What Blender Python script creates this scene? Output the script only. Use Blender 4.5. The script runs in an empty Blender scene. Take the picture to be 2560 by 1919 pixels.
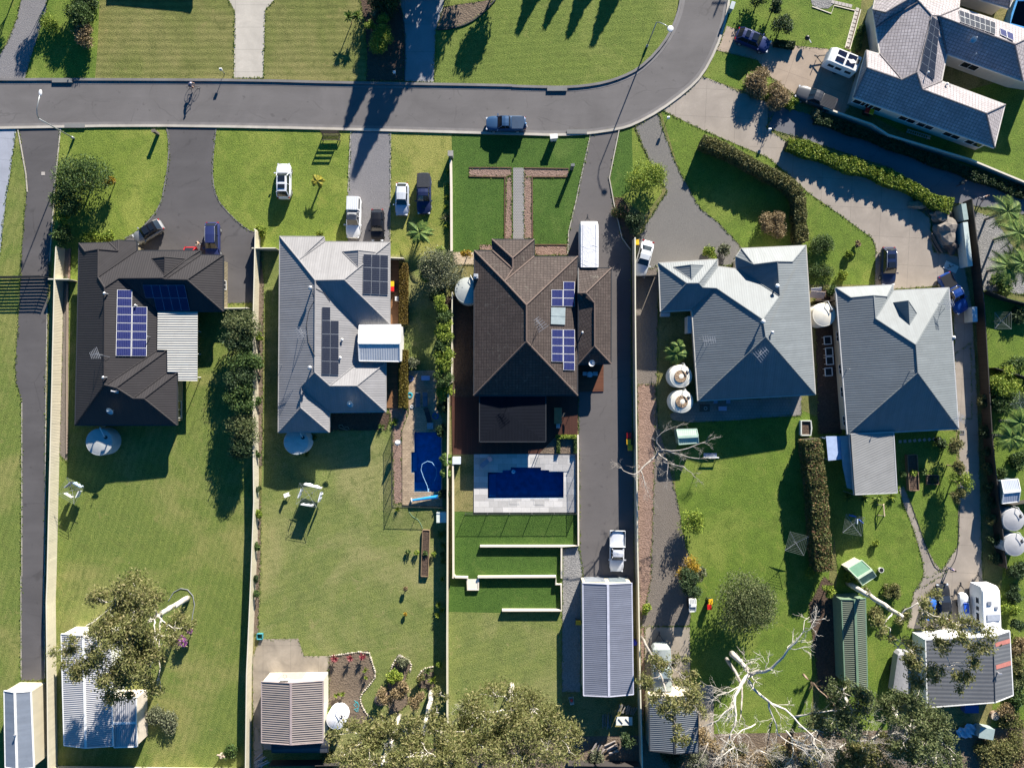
import bpy, math, random, bmesh
import numpy as np
from mathutils import Vector, Matrix
R=math.radians
SC=bpy.context.scene
S=19.2; CAMH=92.6
SUN_EL=20.5; SUN_AZ=21.6      # elevation, degrees east of north (north = +Y = up in the photo)
# ---------------- camera
cd=bpy.data.cameras.new('camera'); cam=bpy.data.objects.new('camera',cd); SC.collection.objects.link(cam)
cam.location=(0,0,CAMH); cam.rotation_euler=(0,0,0)
cd.sensor_width=36; cd.lens=CAMH*S/2560*36; cd.clip_end=5000; cd.clip_start=1
SC.camera=cam
# ---------------- world and sun
w=bpy.data.worlds.new("World"); SC.world=w; w.use_nodes=True
nt=w.node_tree; nt.nodes.clear()
sky=nt.nodes.new('ShaderNodeTexSky'); sky.sky_type='NISHITA'; sky.sun_disc=False
sky.ozone_density=5.0; sky.dust_density=0.3; sky.sun_elevation=R(SUN_EL); sky.sun_rotation=R(SUN_AZ)
bg=nt.nodes.new('ShaderNodeBackground'); bg.inputs[1].default_value=0.05
wo=nt.nodes.new('ShaderNodeOutputWorld')
hs=nt.nodes.new('ShaderNodeHueSaturation'); hs.inputs['Saturation'].default_value=1.3; nt.links.new(sky.outputs[0],hs.inputs['Color']); nt.links.new(hs.outputs[0],bg.inputs[0]); nt.links.new(bg.outputs[0],wo.inputs[0])
ld=bpy.data.lights.new('sun','SUN'); ld.energy=5.0; ld.angle=R(0.5); ld.color=(1,0.93,0.82)
lo=bpy.data.objects.new('sun',ld); SC.collection.objects.link(lo)
sd=Vector((math.sin(R(SUN_AZ))*math.cos(R(SUN_EL)),math.cos(R(SUN_AZ))*math.cos(R(SUN_EL)),math.sin(R(SUN_EL))))
lo.rotation_euler=sd.to_track_quat('Z','Y').to_euler(); lo.location=sd*200
SC.view_settings.view_transform='Standard'; SC.view_settings.look='None'
SC.view_settings.exposure=1.5; SC.view_settings.gamma=1
SC.cycles.max_bounces=5; SC.cycles.diffuse_bounces=2; SC.cycles.transparent_max_bounces=6
try: SC.cycles.use_adaptive_sampling=True; SC.cycles.use_denoising=True
except Exception: pass
# ---------------- coordinates: photo pixel + height -> true world place
def W(px,py,z=0.0):
    k=(CAMH-z)/CAMH/S
    return Vector(((px-1280)*k,(959.5-py)*k,z))
ROW=[0,480,960,1439]; ZF=3.4547
def K(s):
    out=[]
    for seg in s.split(';'):
        t=seg.split()
        c,r=int(t[0][0]),int(t[0][1])
        for q in t[1:]:
            a,b=q.split(','); out.append((640*c+float(a)/ZF,ROW[r]+float(b)/ZF))
    return out
def KW(s,z=0.0): return [W(x,y,z) for x,y in K(s)]
def K1(s): return K(s)[0]
# ---------------- materials
MATS={}
class NT:
    def __init__(s,name):
        s.m=bpy.data.materials.new(name); s.m.use_nodes=True; s.t=s.m.node_tree; s.n=s.t.nodes
        s.b=s.n['Principled BSDF']
    def new(s,t,**k):
        o=s.n.new(t)
        for a,v in k.items(): setattr(o,a,v)
        return o
    def l(s,a,b): s.t.links.new(a,b)
    def coord(s,kind='Object',scale=None,rot=None):
        if kind=='World': src=s.new('ShaderNodeNewGeometry').outputs['Position']
        elif kind=='UV': src=s.new('ShaderNodeUVMap').outputs[0]
        else: src=s.new('ShaderNodeTexCoord').outputs[kind]
        if scale or rot:
            mp=s.new('ShaderNodeMapping'); s.l(src,mp.inputs[0])
            if scale: mp.inputs['Scale'].default_value=scale
            if rot: mp.inputs['Rotation'].default_value=rot
            return mp.outputs[0]
        return src
    def noise(s,co,scale,detail=3,rough=0.55,dist=0):
        o=s.new('ShaderNodeTexNoise'); s.l(co,o.inputs[0]); o.inputs['Scale'].default_value=scale
        o.inputs['Detail'].default_value=detail; o.inputs['Roughness'].default_value=rough; o.inputs['Distortion'].default_value=dist
        return o.outputs['Fac']
    def ramp(s,f,stops):
        o=s.new('ShaderNodeValToRGB'); s.l(f,o.inputs[0]); e=o.color_ramp.elements
        while len(e)<len(stops): e.new(0.5)
        for i,(p,c) in enumerate(stops):
            e[i].position=p; e[i].color=(c,c,c,1) if not hasattr(c,'__len__') else (*c,1)
        return o.outputs[0]
    def mix(s,f,a,b,mode='MIX'):
        o=s.new('ShaderNodeMix',data_type='RGBA',blend_type=mode)
        for sock,v in ((o.inputs['Factor'],f),(o.inputs[6],a),(o.inputs[7],b)):
            if isinstance(v,(int,float)): sock.default_value=v
            elif isinstance(v,(tuple,list)): sock.default_value=(*v,1)
            else: s.l(v,sock)
        return o.outputs[2]
    def math(s,op,a,b=0.0,c=None):
        o=s.new('ShaderNodeMath',operation=op)
        for i,v in enumerate((a,b) if c is None else (a,b,c)):
            if isinstance(v,(int,float)): o.inputs[i].default_value=v
            else: s.l(v,o.inputs[i])
        return o.outputs[0]
    def bump(s,h,strength,dist):
        o=s.new('ShaderNodeBump'); s.l(h,o.inputs['Height']); o.inputs['Strength'].default_value=strength; o.inputs['Distance'].default_value=dist
        s.l(o.outputs[0],s.b.inputs['Normal'])
    def col(s,c):
        if isinstance(c,(tuple,list)): s.b.inputs['Base Color'].default_value=(*c,1)
        else: s.l(c,s.b.inputs['Base Color'])
    def fin(s,rough=0.8,metal=0,spec=0.5,coat=0):
        s.b.inputs['Roughness'].default_value=rough; s.b.inputs['Metallic'].default_value=metal
        s.b.inputs['Specular IOR Level'].default_value=spec
        if coat: s.b.inputs['Coat Weight'].default_value=coat; s.b.inputs['Coat Roughness'].default_value=0.06
        return s.m
def cache(f):
    def g(*a,**k):
        key=(f.__name__,a,tuple(sorted(k.items())))
        if key not in MATS: MATS[key]=f(*a,**k)
        return MATS[key]
    return g
@cache
def paint(c,rough=0.5,metal=0.0,vary=0.12,scale=2.0,name='paint'):
    n=NT(name); co=n.coord('World'); f=n.noise(co,scale,4,0.65)
    n.col(n.mix(n.ramp(f,[(0.3,0.0),(0.7,1.0)]),tuple(x*(1-vary) for x in c),tuple(min(1,x*(1+vary)) for x in c)))
    return n.fin(rough,metal)
@cache
def tarp(c):
    n=NT('creased_cover'); co=n.coord('World',(1.6,.7,1)); f=n.noise(co,1.5,5,.6,1.6); n.col(n.mix(f,tuple(x*.9 for x in c),c)); n.bump(f,.7,.07); return n.fin(.7,0,.2)
@cache
def carpaint(c,metal=0.25):
    n=NT('car_paint'); co=n.coord('World'); f=n.noise(co,5,3)
    n.col(n.mix(f,tuple(x*.9 for x in c),tuple(min(1,x*1.1) for x in c)))
    return n.fin(0.42,metal*.5,0.4,0.25)
@cache
def glass_dark(c=(0.012,0.016,0.024),rough=0.08):
    n=NT('tinted_glass'); n.col(c); return n.fin(rough,0,0.6)
@cache
def water_mat(c):
    n=NT('pool_water'); co=n.coord('World'); f=n.noise(co,0.35,2); n.col(n.mix(f,tuple(x*.75 for x in c),tuple(x*1.25 for x in c)))
    n.bump(n.noise(co,2.6,3,.6),0.25,0.06); m=n.fin(0.05,0,0.5); n.b.inputs['Base Color'].default_value=(0,0,0,1)
    g=n.new('ShaderNodeBsdfGlossy'); g.inputs['Roughness'].default_value=.05; t=n.new('ShaderNodeBsdfTransparent'); t.inputs[0].default_value=(*c,1); fr=n.new('ShaderNodeFresnel'); fr.inputs[0].default_value=1.33
    bp=n.new('ShaderNodeBump'); n.l(n.noise(co,3.0,3,.6),bp.inputs['Height']); bp.inputs['Strength'].default_value=.35; bp.inputs['Distance'].default_value=.06; n.l(bp.outputs[0],g.inputs['Normal']); n.l(bp.outputs[0],fr.inputs['Normal'])
    ms=n.new('ShaderNodeMixShader'); n.l(fr.outputs[0],ms.inputs[0]); n.l(t.outputs[0],ms.inputs[1]); n.l(g.outputs[0],ms.inputs[2]); n.l(ms.outputs[0],n.n['Material Output'].inputs[0]); return m
@cache
def grass(cd,cm,cy,patch=0.12,dry=0.45,mow=0.0,mowrot=0.0,seed=0.0):
    n=NT('lawn_grass'); co=n.coord('World')
    mp=n.new('ShaderNodeMapping'); n.l(co,mp.inputs[0]); mp.inputs['Location'].default_value=(seed*13.1,seed*7.7,0)
    co=mp.outputs[0]
    a=n.noise(co,patch,5,0.62,0.6); b=n.noise(co,patch*5.5,4,0.6,0.4); c=n.noise(co,7.0,3,0.7); d=n.noise(co,22.0,2,0.7)
    base=n.mix(n.ramp(b,[(0.34,0.0),(0.66,1.0)]),cd,cm)
    base=n.mix(n.ramp(a,[(dry-0.07,1.0),(dry+0.09,0.0)]),base,cy)
    w1=n.noise(co,.55,5,.7,1.2); base=n.mix(n.ramp(w1,[(.52,0.0),(.66,.75)]),base,tuple(x*.62 for x in cd)); base=n.mix(n.ramp(w1,[(.30,.7),(.42,0.0)]),base,tuple(x*y for x,y in zip(cy,(1.12,.98,1.1))))
    w2=n.noise(co,2.6,3,.7,.5); base=n.mix(n.ramp(w2,[(.58,0.0),(.68,.5)]),base,cd)
    ff=n.math('ADD',n.math('MULTIPLY',c,0.6),n.math('MULTIPLY',d,0.4))
    base=n.mix(n.ramp(ff,[(0.38,0.0),(0.62,1.0)]),n.mix(0.6,base,tuple(x*.35 for x in cd)),n.mix(0.42,base,tuple(min(1,x*1.6) for x in cy)))
    if mow:
        wv=n.new('ShaderNodeTexWave'); 
        m2=n.new('ShaderNodeMapping'); n.l(co,m2.inputs[0]); m2.inputs['Rotation'].default_value=(0,0,mowrot); n.l(m2.outputs[0],wv.inputs[0])
        wv.inputs['Scale'].default_value=0.36; wv.inputs['Distortion'].default_value=2.2; wv.inputs['Detail'].default_value=3; wv.inputs['Detail Scale'].default_value=0.8
        base=n.mix(n.math('MULTIPLY',wv.outputs['Fac'],mow),base,tuple(x*.42 for x in cd))
    n.col(base)
    n.bump(n.math('ADD',n.math('MULTIPLY',c,1.0),n.math('MULTIPLY',d,0.5)),0.55,0.12)
    return n.fin(0.9,0,0.15)
@cache
def asphalt(c,grain=0.25,stain=0.25,seed=0.0,name='asphalt'):
    n=NT(name); co=n.coord('World')
    mp=n.new('ShaderNodeMapping'); n.l(co,mp.inputs[0]); mp.inputs['Location'].default_value=(seed,seed*2,0); co=mp.outputs[0]
    a=n.noise(co,0.13,5,0.6,0.8); b=n.noise(co,9,3,0.7); st=n.noise(n.coord('World',(0.25,1.2,1)),0.5,4,0.6,0.5)
    k=n.math('ADD',n.math('MULTIPLY',a,stain*2),n.math('ADD',n.math('MULTIPLY',b,grain),n.math('MULTIPLY',st,stain)))
    lo_=1-0.75*(stain+grain); n.col(n.mix(n.ramp(k,[(0.15,0.0),(0.25+stain*1.5+grain*0.7,1.0)]),tuple(x*lo_ for x in c),tuple(x*1.22 for x in c)))
    base=n.mix(n.ramp(k,[(0.15,0.0),(0.25+stain*1.5+grain*0.7,1.0)]),tuple(x*lo_ for x in c),tuple(x*1.22 for x in c))
    vo=n.new('ShaderNodeTexVoronoi',feature='DISTANCE_TO_EDGE'); wc=n.new('ShaderNodeVectorMath',operation='ADD'); nz=n.new('ShaderNodeTexNoise'); n.l(co,nz.inputs[0]); nz.inputs['Scale'].default_value=.6; n.l(co,wc.inputs[0]); n.l(nz.outputs['Color'],wc.inputs[1]); n.l(wc.outputs[0],vo.inputs[0]); vo.inputs['Scale'].default_value=.14
    cr=n.math('MULTIPLY',n.ramp(vo.outputs['Distance'],[(0.0,1.0),(0.012,0.0)]),n.ramp(n.noise(co,.25,2),[(.45,0.0),(.6,.38)]))
    base=n.mix(cr,base,tuple(x*.4 for x in c)); spots=n.noise(co,1.3,2,.5); base=n.mix(n.ramp(spots,[(.66,0.0),(.74,.45)]),base,tuple(x*.5 for x in c)); n.col(base)
    n.bump(b,0.3,0.02); return n.fin(0.85,0,0.3)
@cache
def gravel(c1,c2,sc=9.0,name='gravel'):
    n=NT(name); co=n.coord('World'); v=n.new('ShaderNodeTexVoronoi'); n.l(co,v.inputs[0]); v.inputs['Scale'].default_value=sc
    a=n.noise(co,0.4,4,0.6,0.4); b=n.noise(co,sc*0.8,3,0.7)
    base=n.mix(n.ramp(b,[(0.32,0.0),(0.68,1.0)]),c1,c2); base=n.mix(n.ramp(a,[(0.35,0.0),(0.65,0.45)]),base,c1)
    base=n.mix(0.5,base,n.mix(v.outputs['Color'],c1,c2)); n.col(base)
    n.bump(v.outputs['Distance'],0.7,0.06); return n.fin(0.9,0,0.2)
@cache
def concrete(c,slab=None,rot=0.0,dirt=0.25,name='concrete',jw=0.012):
    n=NT(name); co=n.coord('World'); a=n.noise(co,0.35,5,0.65,0.6); b=n.noise(co,6,4,0.7)
    base=n.mix(n.ramp(a,[(0.35,0.0),(0.7,1.0)]),tuple(x*(1-dirt) for x in c),c)
    base=n.mix(n.ramp(b,[(0.4,0.0),(0.6,0.35)]),base,tuple(x*.72 for x in c))
    if slab:
        br=n.new('ShaderNodeTexBrick'); n.l(n.coord('World',(1,1,1),(0,0,rot)),br.inputs[0])
        br.inputs['Scale'].default_value=1; br.inputs['Brick Width'].default_value=slab[0]; br.inputs['Row Height'].default_value=slab[1]
        br.inputs['Mortar Size'].default_value=jw; br.inputs['Mortar Smooth'].default_value=0.1
        br.offset=slab[2] if len(slab)>2 else 0.0
        base=n.mix(br.outputs['Fac'],base,tuple(x*.35 for x in c))
        if len(slab)>3:
            br.inputs['Color1'].default_value=(1,1,1,1); br.inputs['Color2'].default_value=(0.7,0.7,0.7,1); br.inputs['Mortar'].default_value=(.8,.8,.8,1)
            base=n.mix(1.0,base,br.outputs['Color'],'MULTIPLY')
    n.col(base); n.bump(b,0.15,0.01); return n.fin(0.8,0,0.3)
@cache
def ribbed(c,pitch=0.3,depth=0.03,rough=0.42,metal=0.0,contrast=0.25,sheet=0.0,spec=0.5,name='ribbed_metal'):
    # ribs run down the slope: UV.x runs along the eave in metres
    n=NT(name); uv=n.coord('UV'); sx=n.new('ShaderNodeSeparateXYZ'); n.l(uv,sx.inputs[0])
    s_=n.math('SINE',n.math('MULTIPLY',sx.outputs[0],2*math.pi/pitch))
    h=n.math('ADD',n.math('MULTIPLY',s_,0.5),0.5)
    a=n.noise(n.coord('World'),0.5,5,0.65,0.4); big=n.noise(n.coord('UV',(1.6,0.1,1)),1.1,4,0.7)
    base=n.mix(n.ramp(a,[(0.35,0.0),(0.7,1.0)]),tuple(x*.86 for x in c),c)
    base=n.mix(n.ramp(big,[(0.4,0.0),(0.62,0.4)]),base,tuple(x*.66 for x in c))
    base=n.mix(n.math('MULTIPLY',n.ramp(h,[(0.0,1.0),(0.45,0.0)]),contrast),base,tuple(x*.45 for x in c))  # valleys between ribs darkened in the colour, standing in for their shade
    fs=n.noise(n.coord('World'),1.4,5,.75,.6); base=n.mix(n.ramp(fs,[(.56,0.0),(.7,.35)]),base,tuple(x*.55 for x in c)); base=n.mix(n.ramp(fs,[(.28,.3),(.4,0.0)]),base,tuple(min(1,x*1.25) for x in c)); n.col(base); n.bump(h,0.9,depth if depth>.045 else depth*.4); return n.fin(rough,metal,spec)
@cache
def tiled(c1,c2,w=0.42,h=0.34,rough=0.8,name='roof_tiles'):
    n=NT(name); uv=n.coord('UV'); br=n.new('ShaderNodeTexBrick'); n.l(uv,br.inputs[0]); br.offset=0.0
    br.inputs['Scale'].default_value=1; br.inputs['Brick Width'].default_value=w; br.inputs['Row Height'].default_value=h
    br.inputs['Mortar Size'].default_value=0.035; br.inputs['Mortar Smooth'].default_value=0.3
    br.inputs['Color1'].default_value=(*c1,1); br.inputs['Color2'].default_value=(*c2,1); br.inputs['Mortar'].default_value=(*tuple(x*.4 for x in c1),1)
    a=n.noise(n.coord('World'),0.6,5,0.7,0.5); f=n.noise(n.coord('World'),5,3,0.7)
    base=n.mix(n.ramp(a,[(0.38,0.0),(0.62,0.6)]),br.outputs['Color'],tuple(x*.6 for x in c1)); li=n.noise(n.coord('World'),1.8,4,.7,.8); base=n.mix(n.ramp(li,[(.6,0.0),(.7,.45)]),base,(.2,.19,.16))
    base=n.mix(n.ramp(f,[(0.45,0.0),(0.7,0.3)]),base,tuple(x*1.3 for x in c2))
    n.col(base); n.bump(n.math('SUBTRACT',1.0,br.outputs['Fac']),0.7,0.03); return n.fin(rough,0,0.3)
@cache
def leafmat(c1,c2,c3=None,trans=0.25,name='leaves'):
    n=NT(name); g=n.new('ShaderNodeNewGeometry'); r=g.outputs['Random Per Island']
    big=n.noise(n.coord('World'),0.7,3,0.6)
    k=n.math('ADD',n.math('MULTIPLY',r,0.6),n.math('MULTIPLY',big,0.4))
    st=[(0.2,c1),(0.6,c2)]+([(0.82,c3)] if c3 else [])
    n.col(n.ramp(k,st)); m=n.fin(0.6,0,0.25)
    if trans:
        tr=n.new('ShaderNodeBsdfTranslucent'); n.l(n.ramp(k,st),tr.inputs[0]); ms=n.new('ShaderNodeMixShader'); ms.inputs[0].default_value=trans
        n.l(n.b.outputs[0],ms.inputs[1]); n.l(tr.outputs[0],ms.inputs[2]); n.l(ms.outputs[0],n.n['Material Output'].inputs[0])
    return m
@cache
def bark(c1,c2,name='bark'):
    n=NT(name); a=n.noise(n.coord('World',(1,1,0.6)),2.2,4,0.65,0.6); n.col(n.ramp(a,[(0.38,c1),(0.6,c2)])); n.bump(a,0.3,0.04); return n.fin(0.8,0,0.2)
@cache
def timber(c,board=0.14,rot=0.0,name='timber_boards'):
    n=NT(name); co=n.coord('World',(1,1,1),(0,0,rot)); br=n.new('ShaderNodeTexBrick'); n.l(co,br.inputs[0]); br.offset=0.37
    br.inputs['Scale'].default_value=1; br.inputs['Brick Width'].default_value=3.6; br.inputs['Row Height'].default_value=board
    br.inputs['Mortar Size'].default_value=0.012; br.inputs['Color1'].default_value=(*c,1); br.inputs['Color2'].default_value=(*tuple(x*.62 for x in c),1); br.inputs['Mortar'].default_value=(*tuple(x*.2 for x in c),1)
    a=n.noise(co,1.2,4,0.6); n.col(n.mix(n.math('MULTIPLY',a,0.5),br.outputs['Color'],tuple(x*.55 for x in c))); return n.fin(0.6,0,0.35)
@cache
def cells(c,line,rows,cols):
    n=NT('solar_cells'); uv=n.coord('UV'); br=n.new('ShaderNodeTexBrick'); n.l(uv,br.inputs[0]); br.offset=0.0
    br.inputs['Scale'].default_value=1; br.inputs['Brick Width'].default_value=1.0/cols; br.inputs['Row Height'].default_value=1.0/rows
    br.inputs['Mortar Size'].default_value=0.01; br.inputs['Color1'].default_value=(*c,1); br.inputs['Color2'].default_value=(*tuple(x*1.3 for x in c),1); br.inputs['Mortar'].default_value=(*line,1)
    n.col(br.outputs['Color']); return n.fin(0.3,0,0.2)
# ---------------- mesh builder
ORG={}
COL=SC.collection
class MB:
    def __init__(s): s.v=[]; s.f=[]; s.uv=[]; s.mi=[]
    def add(s,vs,fs,uvs=None,mi=0):
        o=len(s.v); s.v+=[tuple(x) for x in vs]
        for i,f in enumerate(fs):
            s.f.append([o+j for j in f]); s.uv.append(uvs[i] if uvs else None); s.mi.append(mi)
        return s
    def box(s,c,d,rz=0,mi=0,tilt=None):
        m=Matrix.Rotation(rz,3,'Z')
        if tilt is not None: m=m@tilt
        vs=[Vector(c)+m@Vector((sx*d[0]/2,sy*d[1]/2,sz*d[2]/2)) for sx in(-1,1) for sy in(-1,1) for sz in(-1,1)]
        return s.add(vs,[(0,1,3,2),(4,6,7,5),(0,4,5,1),(2,3,7,6),(0,2,6,4),(1,5,7,3)],mi=mi)
    def bar(s,a,b,w,h=None,mi=0):
        a=Vector(a);b=Vector(b);h=h or w;d=b-a;L=d.length
        if L<1e-6: return s
        d/=L; up=Vector((0,0,1)) if abs(d.z)<0.95 else Vector((1,0,0)); x=d.cross(up).normalized(); y=x.cross(d)
        vs=[p+x*sx*w/2+y*sy*h/2 for p in(a,b) for sx in(-1,1) for sy in(-1,1)]
        return s.add(vs,[(0,1,3,2),(4,6,7,5),(0,4,5,1),(2,3,7,6),(0,2,6,4),(1,5,7,3)],mi=mi)
    def prism(s,poly,z0,z1,mi=0,bottom=True,uv=False):
        n=len(poly); ar=sum(poly[i][0]*poly[(i+1)%n][1]-poly[(i+1)%n][0]*poly[i][1] for i in range(n))
        if ar<0: poly=poly[::-1]
        vs=[(p[0],p[1],z0) for p in poly]+[(p[0],p[1],z1) for p in poly]
        fs=[tuple(range(n,2*n))]+([tuple(range(n-1,-1,-1))] if bottom else [])
        us=[None]*len(fs)
        for i in range(n):
            j=(i+1)%n; fs.append((i,j,n+j,n+i))
            L=math.hypot(poly[j][0]-poly[i][0],poly[j][1]-poly[i][1]); us.append([(0,z0),(L,z0),(L,z1),(0,z1)])
        return s.add(vs,fs,us,mi)
    def sheet(s,poly,z,mi=0):
        n=len(poly); ar=sum(poly[i][0]*poly[(i+1)%n][1]-poly[(i+1)%n][0]*poly[i][1] for i in range(n))
        if ar<0: poly=poly[::-1]
        return s.add([(p[0],p[1],z) for p in poly],[tuple(range(n))],mi=mi)
    def tube(s,pts,rad,n=8,mi=0,cap=True):
        pts=[Vector(p) for p in pts]; rad=rad if hasattr(rad,'__len__') else [rad]*len(pts)
        rings=[];N=len(pts)
        for i,p in enumerate(pts):
            d=(pts[min(i+1,N-1)]-pts[max(i-1,0)]); d=d.normalized() if d.length>1e-9 else Vector((0,0,1))
            up=Vector((0,0,1)) if abs(d.z)<0.9 else Vector((1,0,0)); x=d.cross(up).normalized(); y=d.cross(x)
            rings.append([p+x*math.cos(2*math.pi*k/n)*rad[i]+y*math.sin(2*math.pi*k/n)*rad[i] for k in range(n)])
        vs=[q for r in rings for q in r]; fs=[]
        for i in range(N-1):
            for k in range(n): fs.append((i*n+k,i*n+(k+1)%n,(i+1)*n+(k+1)%n,(i+1)*n+k))
        if cap: fs+= [tuple(range(n-1,-1,-1)),tuple(range((N-1)*n,N*n))]
        return s.add(vs,fs,mi=mi)
    def lathe(s,c,prof,n=24,mi=0,wob=0):
        vs=[];fs=[];c=Vector(c)
        for r,z in prof:
            for k in range(n):
                a=2*math.pi*k/n; rr=r*(1+wob*math.sin(n*2*a)); vs.append(c+Vector((rr*math.cos(a),rr*math.sin(a),z)))
        for i in range(len(prof)-1):
            for k in range(n): fs.append((i*n+k,i*n+(k+1)%n,(i+1)*n+(k+1)%n,(i+1)*n+k))
        fs.append(tuple(range((len(prof)-1)*n,len(prof)*n)))
        return s.add(vs,fs,mi=mi)
    def ball(s,c,r,n=10,mi=0,sc=(1,1,1)):
        m=n//2; vs=[];fs=[]
        for i in range(m+1):
            t=math.pi*i/m
            for k in range(n): a=2*math.pi*k/n; vs.append((c[0]+r*sc[0]*math.sin(t)*math.cos(a),c[1]+r*sc[1]*math.sin(t)*math.sin(a),c[2]+r*sc[2]*math.cos(t)))
        for i in range(m):
            for k in range(n): fs.append((i*n+k,(i+1)*n+k,(i+1)*n+(k+1)%n,i*n+(k+1)%n))
        return s.add(vs,fs,mi=mi)
    def build(s,name,mat,parent=None,world=True,smooth=False,origin=None):
        vs=np.array(s.v,dtype=np.float64).reshape(-1,3)
        if parent is not None: off=ORG.get(parent.name,Vector((0,0,0))) if world else Vector((0,0,0)); loc=None
        elif world:
            if origin is not None: off=Vector(origin)
            else: off=Vector(((vs[:,0].min()+vs[:,0].max())/2,(vs[:,1].min()+vs[:,1].max())/2,vs[:,2].min()))
            loc=off
        else: off=Vector((0,0,0)); loc=off
        vs=vs-np.array(off)
        me=bpy.data.meshes.new(name); me.from_pydata(vs.tolist(),[],s.f)
        mats=mat if isinstance(mat,(list,tuple)) else [mat]
        for m in mats: me.materials.append(m)
        if any(s.mi): me.polygons.foreach_set('material_index',s.mi)
        if any(u is not None for u in s.uv):
            ul=me.uv_layers.new(name='UVMap'); flat=[]
            for f,u in zip(s.f,s.uv):
                if u is None: flat+= [0.0]*(2*len(f))
                else:
                    for a in u: flat+= [a[0],a[1]]
            ul.data.foreach_set('uv',flat)
        if smooth: me.polygons.foreach_set('use_smooth',[True]*len(me.polygons))
        me.update(); o=bpy.data.objects.new(name,me); COL.objects.link(o)
        if parent is not None: o.parent=parent; ORG[o.name]=off
        else: o.location=loc; ORG[o.name]=Vector(loc)
        return o
def smooth_angle(o,deg=35):
    bm=bmesh.new(); bm.from_mesh(o.data)
    for f in bm.faces: f.smooth=True
    for e in bm.edges:
        if len(e.link_faces)==2 and e.calc_face_angle(0)>R(deg): e.smooth=False
    bm.to_mesh(o.data); bm.free(); return o
def tag(o,label,cat,group=None,kind=None):
    if label: o['label']=label
    if cat: o['category']=cat
    if group: o['group']=group
    if kind: o['kind']=kind
    return o
def thing(name,label,cat,loc,rz=0,group=None):
    o=bpy.data.objects.new(name,None); COL.objects.link(o); o.location=loc; o.rotation_euler=(0,0,rz); o.empty_display_size=0.5
    ORG[o.name]=Vector(loc); return tag(o,label,cat,group)
def dup(root,loc,rz=0,label=None,group=None,scale=None):
    r=root.copy(); COL.objects.link(r); r.location=loc; r.rotation_euler=(0,0,rz); ORG[r.name]=Vector(loc)
    if scale: r.scale=scale if hasattr(scale,'__len__') else (scale,)*3
    if label: r['label']=label
    if group: r['group']=group
    for ch in list(root.children):
        c=ch.copy(); COL.objects.link(c); c.parent=r
        for g in ch.children:
            d=g.copy(); COL.objects.link(d); d.parent=c
    return r
EDGES=[]; HOLES=[]
def struct(name,poly,z,mat,label=None,thick=None):
    m=MB()
    if name in('driveway','gravel_drive','path','slab','lane','garden_bed','bark_ground','patio','rubble_ground','pebble_ground'): EDGES.append([(p[0],p[1]) for p in poly])
    if thick: m.prism(poly,z-thick,z,bottom=False)
    elif HOLES and name in('lawn','ground') and (hs_:=[h for h in HOLES if inside(sum(a for a,b in h)/len(h),sum(b for a,b in h)/len(h),poly)]): return holed(name,[(p[0],p[1]) for p in poly],hs_,z,mat)
    else: m.sheet(poly,z)
    o=m.build(name,mat); o['kind']='structure'
    if label: o['label']=label
    return o
def inside(x,y,poly):
    c=False; n=len(poly)
    for i in range(n):
        x1,y1=poly[i][0],poly[i][1]; x2,y2=poly[i-1][0],poly[i-1][1]
        if (y1>y)!=(y2>y) and x<(x2-x1)*(y-y1)/(y2-y1)+x1: c=not c
    return c
def holed(name,outer,holes,z,mat):
    bm=bmesh.new(); E=[]
    for lp in [outer]+holes:
        v=[bm.verts.new((x,y,z)) for x,y in lp]; E+=[bm.edges.new((v[k],v[(k+1)%len(v)])) for k in range(len(v))]
    bmesh.ops.triangle_fill(bm,use_beauty=True,use_dissolve=False,edges=E)
    for f in bm.faces:
        f.normal_update()
        if f.normal.z<0: f.normal_flip()
    me=bpy.data.meshes.new(name); bm.to_mesh(me); bm.free(); me.materials.append(mat); ob=bpy.data.objects.new(name,me); COL.objects.link(ob); ob['kind']='structure'; return ob
def ring(poly,n=1):
    # Chaikin rounding of a closed polygon
    for _ in range(n):
        q=[]
        for i in range(len(poly)):
            a=Vector(poly[i]);b=Vector(poly[(i+1)%len(poly)]); q+= [a*.75+b*.25,a*.25+b*.75]
        poly=q
    return poly
def smooth_line(pts,n=2):
    pts=[Vector(p) for p in pts]
    for _ in range(n):
        q=[pts[0]]
        for a,b in zip(pts[:-1],pts[1:]): q+= [a*.75+b*.25,a*.25+b*.75]
        q.append(pts[-1]); pts=q
    return pts
def strip(pts,w):
    # polygon along a line, width w (m), centred
    pts=[Vector((p[0],p[1],0)) for p in pts]; L=[];Rr=[]
    for i,p in enumerate(pts):
        d=(pts[min(i+1,len(pts)-1)]-pts[max(i-1,0)]).normalized(); nrm=Vector((-d.y,d.x,0))
        L.append(p+nrm*w/2); Rr.append(p-nrm*w/2)
    return L,Rr
def wall_mb(pts,w,h,z0=0.0,m=None):
    m=m or MB(); L,Rr=strip(pts,w); n=len(L)
    vs=[(p.x,p.y,z) for z in(z0,z0+h) for p in L]+[(p.x,p.y,z) for z in(z0,z0+h) for p in Rr]
    fs=[];us=[];acc=0
    for i in range(n-1):
        l=(L[i+1]-L[i]).length; u=[(acc,0),(acc+l,0),(acc+l,h),(acc,h)]; acc+=l
        fs.append((i,i+1,n+i+1,n+i)[::-1]); us.append(u[::-1])
        fs.append((2*n+i,2*n+i+1,3*n+i+1,3*n+i)); us.append(u)
        fs.append((n+i,n+i+1,3*n+i+1,3*n+i)[::-1]); us.append([(acc,h)]*4)
    fs.append((0,n,3*n,2*n)); us.append([(0,0)]*4); fs.append((n-1,2*n-1,4*n-1,3*n-1)[::-1]); us.append([(0,0)]*4)
    return m.add(vs,fs,us)
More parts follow.
